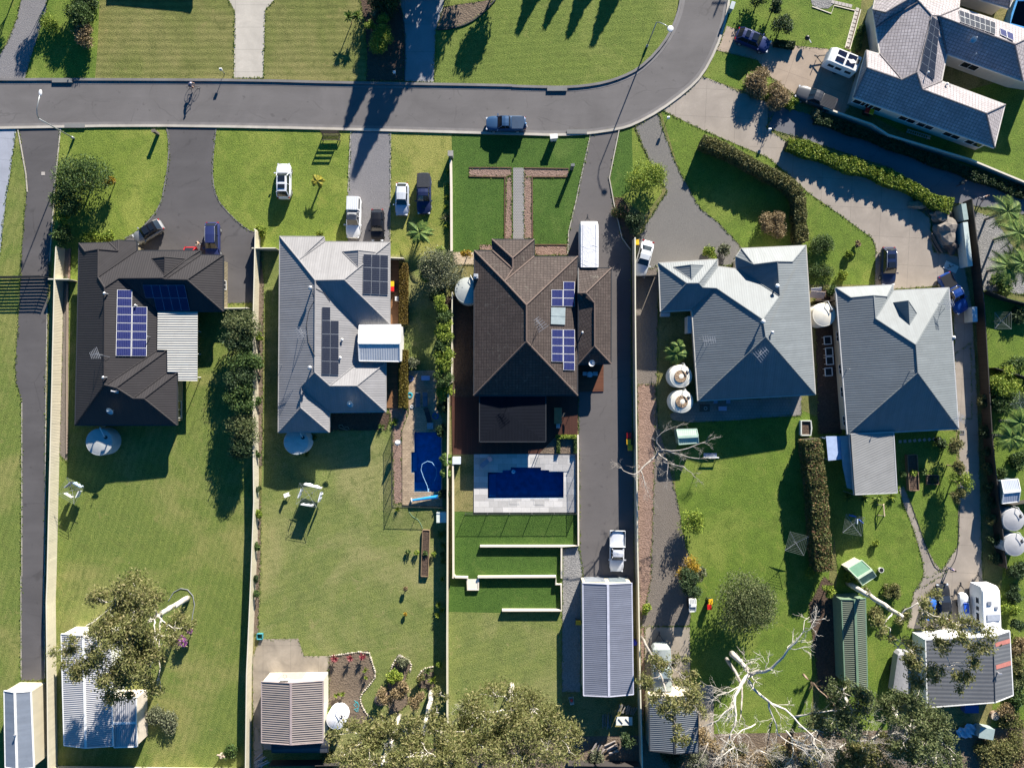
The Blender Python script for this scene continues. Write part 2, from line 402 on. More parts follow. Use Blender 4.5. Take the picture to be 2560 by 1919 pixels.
# ---------------- leaves
def leaf_arrays(centers,size,rng,aspect=1.6,droop=0.0):
    n=len(centers); d=rng.normal(size=(n,3)); d[:,2]*=0.55; d/=np.linalg.norm(d,axis=1)[:,None]
    if droop: d[:,2]-=droop; d/=np.linalg.norm(d,axis=1)[:,None]
    t=rng.normal(size=(n,3)); x=np.cross(d,t); x/=np.linalg.norm(x,axis=1)[:,None]
    s=size*rng.uniform(0.6,1.35,n)[:,None]
    a=centers-d*s*aspect/2; b=centers+d*s*aspect/2
    q=np.stack([a,centers+x*s/2-d*s*0.1,b,centers-x*s/2-d*s*0.1],axis=1)
    return q.reshape(-1,3)
def leaves_obj(name,centers,size,mat,parent=None,seed=1,aspect=1.6,droop=0.0,label=None):
    rng=np.random.default_rng(seed); v=leaf_arrays(np.asarray(centers),size,rng,aspect,droop); n=len(v)//4
    off=np.array(ORG[parent.name]) if parent is not None else np.array([v[:,0].mean(),v[:,1].mean(),0.0])
    v=v-off; me=bpy.data.meshes.new(name)
    me.vertices.add(4*n); me.vertices.foreach_set('co',v.ravel()); me.loops.add(4*n); me.loops.foreach_set('vertex_index',np.arange(4*n,dtype=np.int32))
    me.polygons.add(n); me.polygons.foreach_set('loop_start',np.arange(0,4*n,4,dtype=np.int32))
    me.materials.append(mat); me.update(); me.validate()
    o=bpy.data.objects.new(name,me); COL.objects.link(o)
    if parent is not None: o.parent=parent; ORG[o.name]=Vector(off)
    else: o.location=off; ORG[o.name]=Vector(off)
    return o
def clump_points(c,r,n,rng,shell=0.55,flat=0.8):
    d=rng.normal(size=(n,3)); d/=np.linalg.norm(d,axis=1)[:,None]
    rad=r*(shell+(1-shell)*rng.uniform(0,1,n))*(1+0.0*rng.normal(size=n))
    p=d*rad[:,None]; p[:,2]*=flat; return p+np.array(c)
# ---------------- common materials
WHITE=paint((0.72,0.72,0.70),0.5); CREAM=paint((0.55,0.50,0.38),0.6); DARKMET=paint((0.03,0.032,0.036),0.45); ALU=paint((0.45,0.46,0.48),0.4,0.6)
GREYMET=paint((0.22,0.23,0.25),0.5); BLACK=paint((0.012,0.012,0.014),0.5); RUBBER=paint((0.018,0.018,0.019),0.8)
BARKW=bark((0.42,0.38,0.33),(0.62,0.58,0.52)); BARKB=bark((0.12,0.08,0.055),(0.26,0.19,0.14),name='brown_bark'); BARKD=bark((0.20,0.18,0.16),(0.34,0.31,0.28),name='grey_bark')
STEEL=paint((0.30,0.32,0.33),0.4,0.5)
LG=leafmat((0.03,0.06,0.02),(0.065,0.115,0.03),(0.14,0.19,0.05))                 # plain green shrub
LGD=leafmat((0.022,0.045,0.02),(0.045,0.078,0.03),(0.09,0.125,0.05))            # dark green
LY=leafmat((0.09,0.15,0.02),(0.20,0.27,0.035),(0.38,0.42,0.07))                   # yellow green
LGUM=leafmat((0.12,0.135,0.045),(0.23,0.235,0.085),(0.38,0.33,0.17),trans=.45)               # gum foliage
LGUMB=leafmat((0.06,0.085,0.035),(0.125,0.155,0.06),(0.22,0.23,0.11),trans=.35)
LRED=leafmat((0.07,0.10,0.03),(0.15,0.16,0.055),(0.32,0.16,0.10))                 # photinia red-brown hedge
LHED=leafmat((0.07,0.08,0.03),(0.14,0.145,0.05),(0.24,0.20,0.08))
LOLIVE=leafmat((0.08,0.095,0.055),(0.16,0.175,0.10),(0.26,0.26,0.17))
LBR=leafmat((0.13,0.10,0.05),(0.27,0.20,0.105),(0.42,0.32,0.19))
LOR=leafmat((0.16,0.12,0.01),(0.38,0.25,0.03),(0.5,0.3,0.04))
LPINK=leafmat((0.20,0.03,0.05),(0.4,0.08,0.10),(0.45,0.2,0.2))
LPUR=leafmat((0.2,0.05,0.2),(0.35,0.12,0.35),(0.5,0.25,0.5))
LPALM=leafmat((0.05,0.10,0.025),(0.12,0.20,0.04),(0.28,0.33,0.08))
# ---------------- roof + house
def gut(V):
    d={}
    for t in V.split():
        p=t.split(':'); x,y=p[2].split(','); c,r=int(p[1][0]),int(p[1][1])
        d[p[0]]=dict(px=(640*c+float(x)/ZF,ROW[r]+float(y)/ZF),e='e' in p[3:],z=None)
        for q in p[3:]:
            if q.startswith('z'): d[p[0]]['z']=float(q[1:])
    return d
class House: pass
def dist_line(p,a,b):
    d=(b-a); d.z=0; d.normalize(); q=p-a; q.z=0
    return (q-d*q.dot(d)).length
def house(name,label,cat,V,F,ez,tanp,rmat,fmat,wmat,cap=0.09,inset=0.5,capmat=None,walls=True,group=None,fascia=0.2,walltop=None,loc_name=None):
    d=gut(V); faces=[]
    for f in F:
        solve=not f.startswith('~'); faces.append((f.lstrip('~').split(),solve))
    for k in d:
        if d[k]['e']: d[k]['z']=ez
        d[k]['fix']=d[k]['z'] is not None
        if d[k]['z'] is None: d[k]['z']=ez+1.5
    for it in range(8):
        P={k:W(*d[k]['px'],d[k]['z']) for k in d}
        for k in d:
            if d[k]['fix']: continue
            c=[]
            for f,s in faces:
                if s and k in f and d[f[0]]['e'] and d[f[1]]['e']:
                    c.append(ez+tanp*dist_line(P[k].copy(),P[f[0]].copy(),P[f[1]].copy()))
            if c: d[k]['z']=sum(c)/len(c)
    P={k:W(*d[k]['px'],d[k]['z']) for k in d}
    H=House(); H.P=P; H.ez=ez; H.faces={}
    allp=list(P.values()); cx=sum(p.x for p in allp)/len(allp); cy=sum(p.y for p in allp)/len(allp)
    H.root=thing(name,label,cat,(cx,cy,0),0,group)
    m=MB(); edges={}
    for f,s in faces:
        pts=[P[k] for k in f]; nrm=Vector((0,0,0))
        for i in range(len(pts)):
            a,b=pts[i],pts[(i+1)%len(pts)]; nrm+=Vector(((a.y-b.y)*(a.z+b.z),(a.z-b.z)*(a.x+b.x),(a.x-b.x)*(a.y+b.y)))
        ks=list(f)
        if nrm.z<0: pts=pts[::-1]; ks=ks[::-1]; nrm=-nrm
        nrm.normalize(); cen=sum(pts,Vector())/len(pts); H.faces[' '.join(f)]=(nrm,cen)
        dn=Vector((nrm.x,nrm.y,0)); dn=dn.normalized() if dn.length>1e-4 else Vector((0,-1,0)); ev=Vector((-dn.y,dn.x,0)); sl=(dn-nrm*dn.dot(nrm)).normalized()
        m.add(pts,[tuple(range(len(pts)))],[[(p.dot(ev),p.dot(sl)) for p in pts]])
        for i in range(len(ks)):
            a,b=ks[i],ks[(i+1)%len(ks)]; edges.setdefault(frozenset((a,b)),[]).append((a,b))
    r=m.build('roof',rmat,H.root,smooth=True); H.roof=r
    # fascia/gutter down from every outer edge, ridge caps on shared edges
    g=MB(); c=MB(); nxt={}
    zb=ez-fascia
    for e,l in edges.items():
        a,b=l[0]
        if len(l)==1:
            nxt[a]=b; A,B=P[a],P[b]
            o=(B-A); o.z=0; o=Vector((o.y,-o.x,0)).normalized()*0.06
            g.add([A+o+Vector((0,0,.03)),B+o+Vector((0,0,.03)),Vector((B.x+o.x,B.y+o.y,zb)),Vector((A.x+o.x,A.y+o.y,zb)),A-o+Vector((0,0,.03)),B-o+Vector((0,0,.03)),Vector((B.x-o.x,B.y-o.y,zb)),Vector((A.x-o.x,A.y-o.y,zb))],[(3,2,1,0),(0,1,5,4),(4,5,6,7)])
        elif cap:
            up=Vector((0,0,0.03)); c.tube([P[a]+up,P[b]+up],cap,6)
    # soffit from the longest outer loop
    loops=[]; left=dict(nxt)
    while left:
        st=next(iter(left)); lp=[st]; k=left.pop(st)
        while k!=st and k in left: lp.append(k); k=left.pop(k)
        loops.append(lp)
    lp=max(loops,key=len); outl=[Vector((P[k].x,P[k].y,0)) for k in lp]; H.outl=outl
    g.sheet([(p.x,p.y) for p in outl],zb)
    H.gutter=g.build('gutter',fmat,H.root)
    if cap: c.build('ridge_cap',capmat or rmat,r)
    if walls:
        n=len(outl); ar=sum(outl[i].x*outl[(i+1)%n].y-outl[(i+1)%n].x*outl[i].y for i in range(n)); sg=1 if ar>0 else -1
        ins=[]
        for i in range(n):
            p0,p1,p2=outl[i-1],outl[i],outl[(i+1)%n]
            d1=(p1-p0).normalized(); d2=(p2-p1).normalized(); n1=Vector((-d1.y,d1.x,0))*sg; n2=Vector((-d2.y,d2.x,0))*sg
            k=1+n1.dot(n2); ins.append(p1+(n1+n2)*inset/max(k,0.35))
        H.wallp=ins; H.sg=sg
        wm=MB(); wm.prism([(p.x,p.y) for p in ins],0,zb-0.004,uv=True); H.wall=wm.build('wall',wmat,H.root)
    return H
def on_face(H,key,px,py,off=0.0):
    nrm,cen=H.faces[key]; cen=cen+nrm*off
    A=W(px,py,0); B=W(px,py,10.0); d=B-A; t=(cen-A).dot(nrm)/d.dot(nrm); return A+d*t
def solar(H,key,quad,nx,ny,skip=(),dark=False,gap=0.03,label=None):
    q=[on_face(H,key,*p,0.12) for p in K(quad)]; nrm=H.faces[key][0]
    cm=cells((0.006,0.012,0.05),(0.03,0.05,0.14),6,8) if dark=='blue' else cells((0.006,0.008,0.02),(0.07,0.08,0.10),6,10) if dark else cells((0.010,0.014,0.075),(0.07,0.08,0.18),6,8)
    def B(u,v): return (q[0]*(1-u)+q[1]*u)*(1-v)+(q[3]*(1-u)+q[2]*u)*v
    for j in range(ny):
        for i in range(nx):
            if (i,j) in skip: continue
            u0,u1,v0,v1=i/nx,(i+1)/nx,j/ny,(j+1)/ny
            c=[B(u0,v0),B(u1,v0),B(u1,v1),B(u0,v1)]; ctr=sum(c,Vector())/4
            c=[p+(ctr-p).normalized()*gap for p in c]
            m=MB(); m.add([p for p in c]+[p-nrm*0.05 for p in c],[(3,2,1,0),(4,5,6,7),(0,1,5,4),(1,2,6,5),(2,3,7,6),(3,0,4,7)])
            o=m.build('solar_panel',WHITE if not dark else paint((.25,.3,.45),.5) if dark=='blue' else ALU,H.root)
            k=[p+(ctr-p).normalized()*(0.05 if not dark else .03)+nrm*0.006 for p in c]
            mm=MB(); mm.add(k,[(0,1,2,3)],[[(0,1),(1,1),(1,0),(0,0)]]); mm.build('solar_cells',cm,o)
def window(H,px,w=1.6,h=1.2,sill=0.9,pane=None,name='window'):
    p=W(*K1(px),sill+h/2); best=None
    n=len(H.wallp)
    for i in range(n):
        a,b=H.wallp[i],H.wallp[(i+1)%n]; d=(b-a); L=d.length
        if L<w*0.7: continue
        d=d/L; t=max(w/2+.1,min(L-w/2-.1,(p-a).dot(d))) if L>w+.2 else L/2; q=a+d*t; dd=math.hypot(p.x-q.x,p.y-q.y)
        if best is None or dd<best[0]: best=(dd,q,d)
    _,q,d=best; o=Vector((d.y,-d.x,0))*H.sg; rz=math.atan2(d.y,d.x)
    m=MB(); f=0.07
    for s in(-1,1):
        m.box(q+d*s*(w/2-f/2)+o*0.02+Vector((0,0,sill+h/2)),(f,0.09,h),rz); m.box(q+o*0.02+Vector((0,0,sill+h/2+s*(h/2-f/2))),(w-2*f,0.09,f),rz)
    m.box(q+o*0.02+Vector((0,0,sill+h/2)),(f*.7,0.085,h-2*f),rz)
    fr=m.build(name,WHITE,H.root); g=MB(); g.box(q+o*0.004+Vector((0,0,sill+h/2)),(w-2*f,0.04,h-2*f),rz); g.build('pane',pane or glass_dark(),fr)
def roofpart(H,name,m,mat): return m.build(name,mat,H.root)
def vent(H,key,px,h=0.5,r=0.14,mat=None,whirly=False):
    p=on_face(H,key,*K1(px),0); m=MB()
    m.tube([p-Vector((0,0,.2)),p+Vector((0,0,h))],r*0.6,10)
    if whirly: m.ball(p+Vector((0,0,h+r*.8)),r*1.7,12,sc=(1,1,.8))
    else: m.lathe(p+Vector((0,0,h)),[(r*1.2,0),(r*1.3,.08),(r*.5,.16),(0.01,.2)],12)
    m.build('roof_vent',mat or ALU,H.root)
def dish(H,key,px,r=0.4,az=20):
    p=on_face(H,key,*K1(px),0); m=MB(); m.tube([p,p+Vector((0,0,.7))],.03,6)
    M=Matrix.Rotation(R(az),3,'Z')@Matrix.Rotation(R(-35),3,'X'); prof=[(0.01,0),(r*.5,.04),(r*.85,.12),(r,.18)]
    vs=[];n=18
    for rr,z in prof:
        for k in range(n): a=2*math.pi*k/n; vs.append(p+Vector((0,0,.8))+M@Vector((rr*math.cos(a),rr*1.1*math.sin(a),z)))
    m.add(vs,[(i*n+k,i*n+(k+1)%n,(i+1)*n+(k+1)%n,(i+1)*n+k) for i in range(3) for k in range(n)])
    m.tube([p+Vector((0,0,.8)),p+Vector((0,0,.8))+M@Vector((0,-.35,.55))],.02,5); m.box(p+Vector((0,0,.8))+M@Vector((0,-.35,.55)),(.1,.1,.12))
    m.build('satellite_dish',paint((0.5,0.52,0.54),.5),H.root)
def antenna(H,key,px,h=1.8,rz=30,L=1.4):
    p=on_face(H,key,*K1(px),0); p=Vector(p); m=MB(); m.tube([p,p+Vector((0,0,h))],.03,6); t=p+Vector((0,0,h)); d=Vector((math.cos(R(rz)),math.sin(R(rz)),0)); e=Vector((-d.y,d.x,0))
    m.bar(t-d*L/2,t+d*L/2,.045)
    for i in range(6):
        c=t+d*(-L/2+L*i/5); ll=.75-.07*i; m.bar(c-e*ll,c+e*ll,.035)
    m.bar(p+Vector((0,0,h*.55)),p+d*.9,.03); m.bar(p+Vector((0,0,h*.55)),p-d*.6+e*.5,.03)
    m.build('tv_antenna',ALU,H.root)
def gable(name,label,cat,V,ez,rise,axis,rmat,fmat,wmat,inset=0.08,group=None,fascia=0.18):
    # V: 4 roof corners TL TR BR BL as tile coords, seen at eave height; axis 'v' ridge runs up-down, 'h' across
    c=[W(x,y,ez) for x,y in K(V)]; 
    if axis=='v': r1=(c[0]+c[1])/2; r2=(c[3]+c[2])/2; fs=[(0,3,5,4),(2,1,4,5)]; gb=[(0,1,4),(2,3,5)]
    else: r1=(c[0]+c[3])/2; r2=(c[1]+c[2])/2; fs=[(1,0,4,5),(3,2,5,4)]; gb=[(3,0,4),(1,2,5)]
    P=c+[r1+Vector((0,0,rise)),r2+Vector((0,0,rise))]
    cen=sum(c,Vector())/4; H=House(); H.root=thing(name,label,cat,(cen.x,cen.y,0),0,group); H.faces={}; H.ez=ez
    m=MB()
    for i,f in enumerate(fs):
        pts=[P[k] for k in f]; nrm=(pts[1]-pts[0]).cross(pts[2]-pts[1]).normalized()
        if nrm.z<0: pts=pts[::-1]; nrm=-nrm
        H.faces['LR'[i]]=(nrm,sum(pts,Vector())/4); dn=Vector((nrm.x,nrm.y,0)).normalized(); ev=Vector((-dn.y,dn.x,0)); sl=(dn-nrm*dn.dot(nrm)).normalized()
        m.add(pts,[(0,1,2,3)],[[(p.dot(ev),p.dot(sl)) for p in pts]])
    rf=m.build('roof',rmat,H.root,smooth=True)
    g=MB(); u=Vector((0,0,.02))
    for a,b in ((0,1),(1,2),(2,3),(3,0)):
        ends=(a,b)
        mid=4 if set(ends) in ({0,1},) and axis=='v' else 5 if set(ends)=={2,3} and axis=='v' else 4 if set(ends)=={3,0} and axis=='h' else 5 if set(ends)=={1,2} and axis=='h' else None
        if mid is None: g.bar(P[a]-Vector((0,0,.06)),P[b]-Vector((0,0,.06)),.14,.16)
        else: g.bar(P[a]-u,P[mid]-u,.09,.16); g.bar(P[mid]-u,P[b]-u,.09,.16)
    g.bar(P[4]+u,P[5]+u,.3,.05); g.build('gutter',fmat,H.root)
    wn=MB(); ins=[p+(cen-p).normalized()*inset*1.4 for p in c]; H.outl=[Vector((p.x,p.y,0)) for p in c]; H.wallp=[Vector((p.x,p.y,0)) for p in ins]; H.sg=-1
    Q=[Vector((p.x,p.y,0)) for p in ins]+[Vector((p.x,p.y,ez-.02)) for p in ins]
    a,b=(P[4],P[5]); a=a+(cen-a)*0.02; b=b+(cen-b)*0.02; Q+= [Vector((a.x,a.y,ez+rise-.04)),Vector((b.x,b.y,ez+rise-.04))]
    def fc(ix):
        pts=[Q[k] for k in ix]; L=(pts[1]-pts[0]); L.z=0; l=L.length; ld_=L.normalized() if l else Vector((1,0,0))
        wn.add(pts,[tuple(range(len(pts)))],[[((p-pts[0]).dot(ld_),p.z) for p in pts]])
    if axis=='v': fc((1,0,4,8,5)); fc((3,2,6,9,7)); fc((0,3,7,4)); fc((2,1,5,6))
    else: fc((1,0,4,5)); fc((3,2,6,7)); fc((0,3,7,8,4)); fc((2,1,5,9,6))
    H.wall=wn.build('wall',wmat,H.root); return H
# ---------------- vehicles (x forward)
TYPES={ # L, W, belt z, roof z, windscreen base x, roof front, roof back, rear glass base (fractions of half length, front +), style
 'hatch':(4.1,1.75,0.95,1.48,0.42,0.12,-0.70,-0.92,'car'),'sedan':(4.75,1.8,0.92,1.43,0.38,0.10,-0.42,-0.70,'car'),
 'wagon':(4.7,1.85,0.98,1.55,0.42,0.16,-0.74,-0.93,'car'),'suv':(4.6,1.88,1.05,1.68,0.45,0.20,-0.70,-0.92,'car'),
 'ute':(5.3,1.88,1.1,1.75,0.42,0.20,-0.16,-0.24,'ute')}
def car(kind,px,heading,color,label,cat,z0=0.0,name=None,L=None,roofcol=None,tray=None,group='parked vehicles',rails=None,sunroof=False,seen=1.0,canopy=None,rack=False,scoop=False):
    l,wd,zb,zr,a1,a2,a3,a4,style=TYPES[kind]; l=L or l
    x,y=K1(px); p=W(x,y,seen); root=thing(name or 'parked_car',label,cat,(p.x,p.y,z0),R(heading),group)
    pm=carpaint(color); rm=carpaint(roofcol) if roofcol else pm
    hl=l/2; hw=wd/2
    def wid(x):   # plan half width, rounded at both ends
        t=abs(x)/hl; return hw*(1-0.30*max(0,(t-0.72)/0.28)**2.4)*(1-0.02*t)
    def top(x):
        u=x/hl
        if style=='ute':
            if u>a1: return zb-0.28*((u-a1)/(1-a1))**1.6
            return zb
        if u>a1: return zb-0.02-0.30*((u-a1)/(1-a1))**1.8
        if u<a4: return zb-0.02-0.25*((a4-u)/(1+a4+1e-6))**2
        return zb
    xs=[-hl,-hl*.985,-hl*.93,-hl*.82,-hl*.66,-hl*.45,-hl*.2,0,hl*.2,hl*.4,hl*.55,hl*.7,hl*.83,hl*.93,hl*.985,hl]
    m=MB(); rings=[]
    for i,X in enumerate(xs):
        w_=wid(X); zt=top(X); k=1.0
        if i in(0,len(xs)-1): w_*=.86; zt-=.06
        prof=[(-w_*.90,.28),(-w_*1.0,.45),(-w_*1.0,zt-.28),(-w_*.955,zt-.06),(-w_*.86,zt),(-w_*.45,zt+.035),(0,zt+.045)]
        prof+= [(-a,b) for a,b in prof[-2::-1]]; rings.append([(X,a,b) for a,b in prof])
    n=len(rings[0]); vs=[q for r_ in rings for q in r_]; fs=[]
    for i in range(len(xs)-1):
        for k in range(n-1): fs.append((i*n+k,i*n+k+1,(i+1)*n+k+1,(i+1)*n+k))
        fs.append((i*n+n-1,i*n,(i+1)*n,(i+1)*n+n-1))
    fs+=[tuple(range(n))[::-1],tuple(range((len(xs)-1)*n,len(xs)*n))]; m.add(vs,fs)
    b=m.build('body',pm,root,world=False,smooth=True); smooth_angle(b,40)
    # greenhouse
    gx=[a1*hl,a2*hl,a3*hl,a4*hl]; wb=hw*.88; wt=hw*.70
    g=MB(); N=9
    def gh(mb,inset,lift,x0=0,x1=3,top_only=False):
        pass
    base=[(gx[0],zb-.02,wb*.93),(gx[1],zr-.04,wt),((gx[1]+gx[2])/2,zr,wt*1.02),(gx[2],zr-.05,wt*.98),(gx[3],zb-.02,wb*.9)]
    vs=[];
    for X,Z,w_ in base:
        vs+= [(X,-w_,Z),(X,-w_*.5,Z+.03),(X,0,Z+.04),(X,w_*.5,Z+.03),(X,w_,Z)]
    fs=[]
    for i in range(4):
        for k in range(4): fs.append((i*5+k,i*5+k+1,(i+1)*5+k+1,(i+1)*5+k))
    o=len(vs); vs+= [(gx[0],-wb,zb-.03),(gx[0],wb,zb-.03),(gx[3],-wb*.97,zb-.03),(gx[3],wb*.97,zb-.03)]
    fs+= [(0,5,10,15,20,o+2,o),(4,o+1,o+3,24,19,14,9)]
    g.add(vs,fs); g.build('windows',glass_dark(),root,world=False)
    # roof skin, pillars
    r_=MB(); rr=[(gx[1]-.02,zr-.03,wt*1.0),((gx[1]+gx[2])/2,zr+.02,wt*1.04),(gx[2]+.03,zr-.035,wt*.99)]
    vs=[]; 
    for X,Z,w_ in rr:
        vs+= [(X,-w_,Z-.04),(X,-w_*.92,Z+.015),(X,-w_*.4,Z+.05),(X,w_*.4,Z+.05),(X,w_*.92,Z+.015),(X,w_,Z-.04)]
    fs=[(i*6+k,i*6+k+1,(i+1)*6+k+1,(i+1)*6+k) for i in range(2) for k in range(5)]
    r_.add(vs,fs); 
    for s in(-1,1):
        r_.bar((gx[0],s*wb*.95,zb-.02),(gx[1],s*wt*1.0,zr-.04),.07,.05); r_.bar((gx[3],s*wb*.93,zb-.02),(gx[2],s*wt*.99,zr-.05),.11,.05)
        xm=(gx[1]+gx[2])/2; r_.bar((xm,s*wb*.98,zb-.02),(xm,s*wt*1.02,zr-.02),.08,.04)
    r_.build('roof',rm,root,world=False,smooth=False)
    for s in(-1,1):
        e=MB(); e.box((a1*hl-.05,s*(hw+.09),zb+.02),(.14,.22,.14)); e.build('mirror',pm,root,world=False)
        e=MB(); e.box((hl*.955,s*hw*.66,zb-.32),(.2,.36,.13),s*-0.35); e.build('headlight',paint((.6,.62,.65),.15),root,world=False)
        e=MB(); e.box((-hl*.955,s*hw*.72,zb-.18),(.14,.26,.2),s*0.3); e.build('tail_light',paint((.35,.01,.01),.2),root,world=False)
    for X in(hl*.62,-hl*.6):
        for s in(-1,1):
            e=MB(); e.tube([(X,s*(hw-.22),.33),(X,s*(hw+.0),.33)],.33,16); t_=e.build('wheel',RUBBER,root,world=False)
            e=MB(); e.tube([(X,s*(hw+.0),.33),(X,s*(hw+.012),.33)],.2,12); e.build('rim',ALU,t_,world=False)
    if sunroof:
        e=MB(); e.box((gx[1]*.5+gx[2]*.1,0,zr+.085),(.75,wt*1.35,.02)); e.box((gx[1]*.1+gx[2]*.62,0,zr+.08),(.55,wt*1.35,.02)); e.build('sunroof',glass_dark(),root,world=False)
    if rails:
        for s in(-1,1):
            e=MB(); e.tube([(gx[1]-.1,s*wt*.95,zr),(gx[1]-.25,s*wt*.97,zr+.08),(gx[2]+.25,s*wt*.95,zr+.08),(gx[2]+.1,s*wt*.93,zr)],.025,6); e.build('roof_rail',ALU if rails=='alu' else paint(rails,.4),root,world=False)
    if rack:
        e=MB()
        for i in range(9): X=gx[2]+.05+(gx[1]-gx[2]-.1)*i/8; e.bar((X,-wt*.95,zr+.16),(X,wt*.95,zr+.16),.05,.03)
        for s in(-1,1): e.bar((gx[2],s*wt,zr+.2),(gx[1],s*wt,zr+.2),.05)
        for X in(gx[2]+.1,gx[1]-.1):
            for s in (-1,1): e.bar((X,s*wt,zr),(X,s*wt,zr+.2),.04)
        e.build('roof_rack',DARKMET,root,world=False)
    if scoop:
        e=MB(); e.box((hl*.68,0,zb-.05),(.34,.5,.1)); e.build('bonnet_scoop',DARKMET,root,world=False)
    if style=='ute':
        x0,x1=-hl*.96,gx[3]-.1
        if tray=='cover':
            e=MB(); e.box(((x0+x1)/2,0,zb+.03),(x1-x0,wd*.88,.1))
            for i in range(10): e.box((x0+(x1-x0)*.5,-wd*.4+wd*.8*i/9,zb+.09),((x1-x0)*.97,.03,.03))
            e.build('tray_cover',paint((.035,.038,.045),.5),root,world=False)
        elif tray=='soft':
            e=MB(); e.box(((x0+x1)/2,0,zb+.04),(x1-x0-.1,wd*.84,.06)); e.build('tray_cover',canopy or BLACK,root,world=False)
        elif tray=='open':
            e=MB(); e.box(((x0+x1)/2,0,zb+.035),(x1-x0-.12,wd*.80,.03)); e.build('tray_floor',paint((.02,.022,.025),.7),root,world=False)
            e=MB()
            for s in(-1,1): e.box(((x0+x1)/2,s*wd*.45,zb+.09),(x1-x0,.1,.1))
            e.box((x0,0,zb+.09),(.1,wd*.9,.1)); e.box((x1,0,zb+.09),(.1,wd*.9,.1)); e.build('tray_side',pm,root,world=False)
        elif tray=='canopy':
            e=MB(); z=zr+.05; e.add([(x0,-hw*.93,zb),(x1,-hw*.93,zb),(x1,hw*.93,zb),(x0,hw*.93,zb),(x0+.08,-hw*.8,z),(x1,-hw*.8,z),(x1,hw*.8,z),(x0+.08,hw*.8,z)],[(4,5,6,7),(0,1,5,4),(1,2,6,5),(2,3,7,6),(3,0,4,7)])
            for i in range(6): e.box(((x0+x1)/2,-hw*.65+hw*1.3*i/5,z+.015),((x1-x0)*.9,.06,.03))
            c_=e.build('canopy',pm,root,world=False)
            e=MB()
            for s in(-1,1): e.add([(x0+.3,s*hw*.905,zb+.2),(x1-.2,s*hw*.905,zb+.2),(x1-.2,s*hw*.83,z-.1),(x0+.3,s*hw*.83,z-.1)],[(0,1,2,3)])
            e.build('canopy_window',glass_dark(),c_,world=False)
        elif tray=='flat':
            e=MB(); e.box(((x0+x1)/2-.1,0,.95),(x1-x0+.2,wd*1.03,.08)); fl=e.build('tray_floor',paint((.16,.17,.16),.7,0,.3),root,world=False)
            e=MB()
            for s in(-1,1): e.box(((x0+x1)/2-.1,s*wd*.515,1.12),(x1-x0+.2,.05,.35))
            e.box((x0-.2,0,1.12),(.05,wd*1.03,.35)); e.box((x1,0,1.3),(.06,wd*1.03,.75)); e.build('tray_side',paint((.5,.52,.54),.5),root,world=False)
    return root
# ---------------- plants
SEED=[100]
def nseed(): SEED[0]+=1; return SEED[0]
def bush(px,r,h,mat,label,name='shrub',cat='shrub',n=None,size=0.2,group=None,clumps=7,zc=None,trunk=True,core=True,aspect=1.6,bm=None,flat=None,stretch=(1,1)):
    x,y=K1(px) if isinstance(px,str) else px; zc=zc if zc is not None else h*0.55; p=W(x,y,zc); rng=np.random.default_rng(nseed()); n=int((n or int(240*r*r+260))*2.5); size=size*.64
    root=thing(name,label,cat,(p.x,p.y,0),0,group); pts=[]; cc=[]
    for i in range(clumps):
        a=rng.uniform(0,2*math.pi); q=r*math.sqrt(rng.uniform(0.02,.5)); cr=r*rng.uniform(.38,.6)
        hz=h-cr*.9-(q/r)**2*h*.35*rng.uniform(.4,1.2); cc.append(((p.x+q*math.cos(a)*stretch[0],p.y+q*math.sin(a)*stretch[1],max(hz,cr*.5)),cr))
    tot=sum(c[1]**2 for c in cc)
    for c,cr in cc: pts.append(clump_points(c,cr,int(n*cr*cr/tot)+8,rng,.5,flat or min(1,h/(2*r)+.35)))
    P=np.concatenate(pts); P=P+rng.normal(size=P.shape)*r*.07; P[:,2]=np.maximum(P[:,2],.05)
    leaves_obj('foliage',P,size,mat,root,nseed(),aspect)
    if trunk:
        m=MB(); m.tube([(p.x,p.y,0),(p.x+.05,p.y,h*.35)],[.05+r*.03,.03+r*.02],6)
        for c,cr in cc: m.tube([(p.x,p.y,h*.3),((p.x+c[0])/2,(p.y+c[1])/2,(h*.3+c[2])/2+.1),c],[.03+.012*r,.02+.01*r,.012],5)
        m.build('trunk',bm or BARKB,root)
    return root
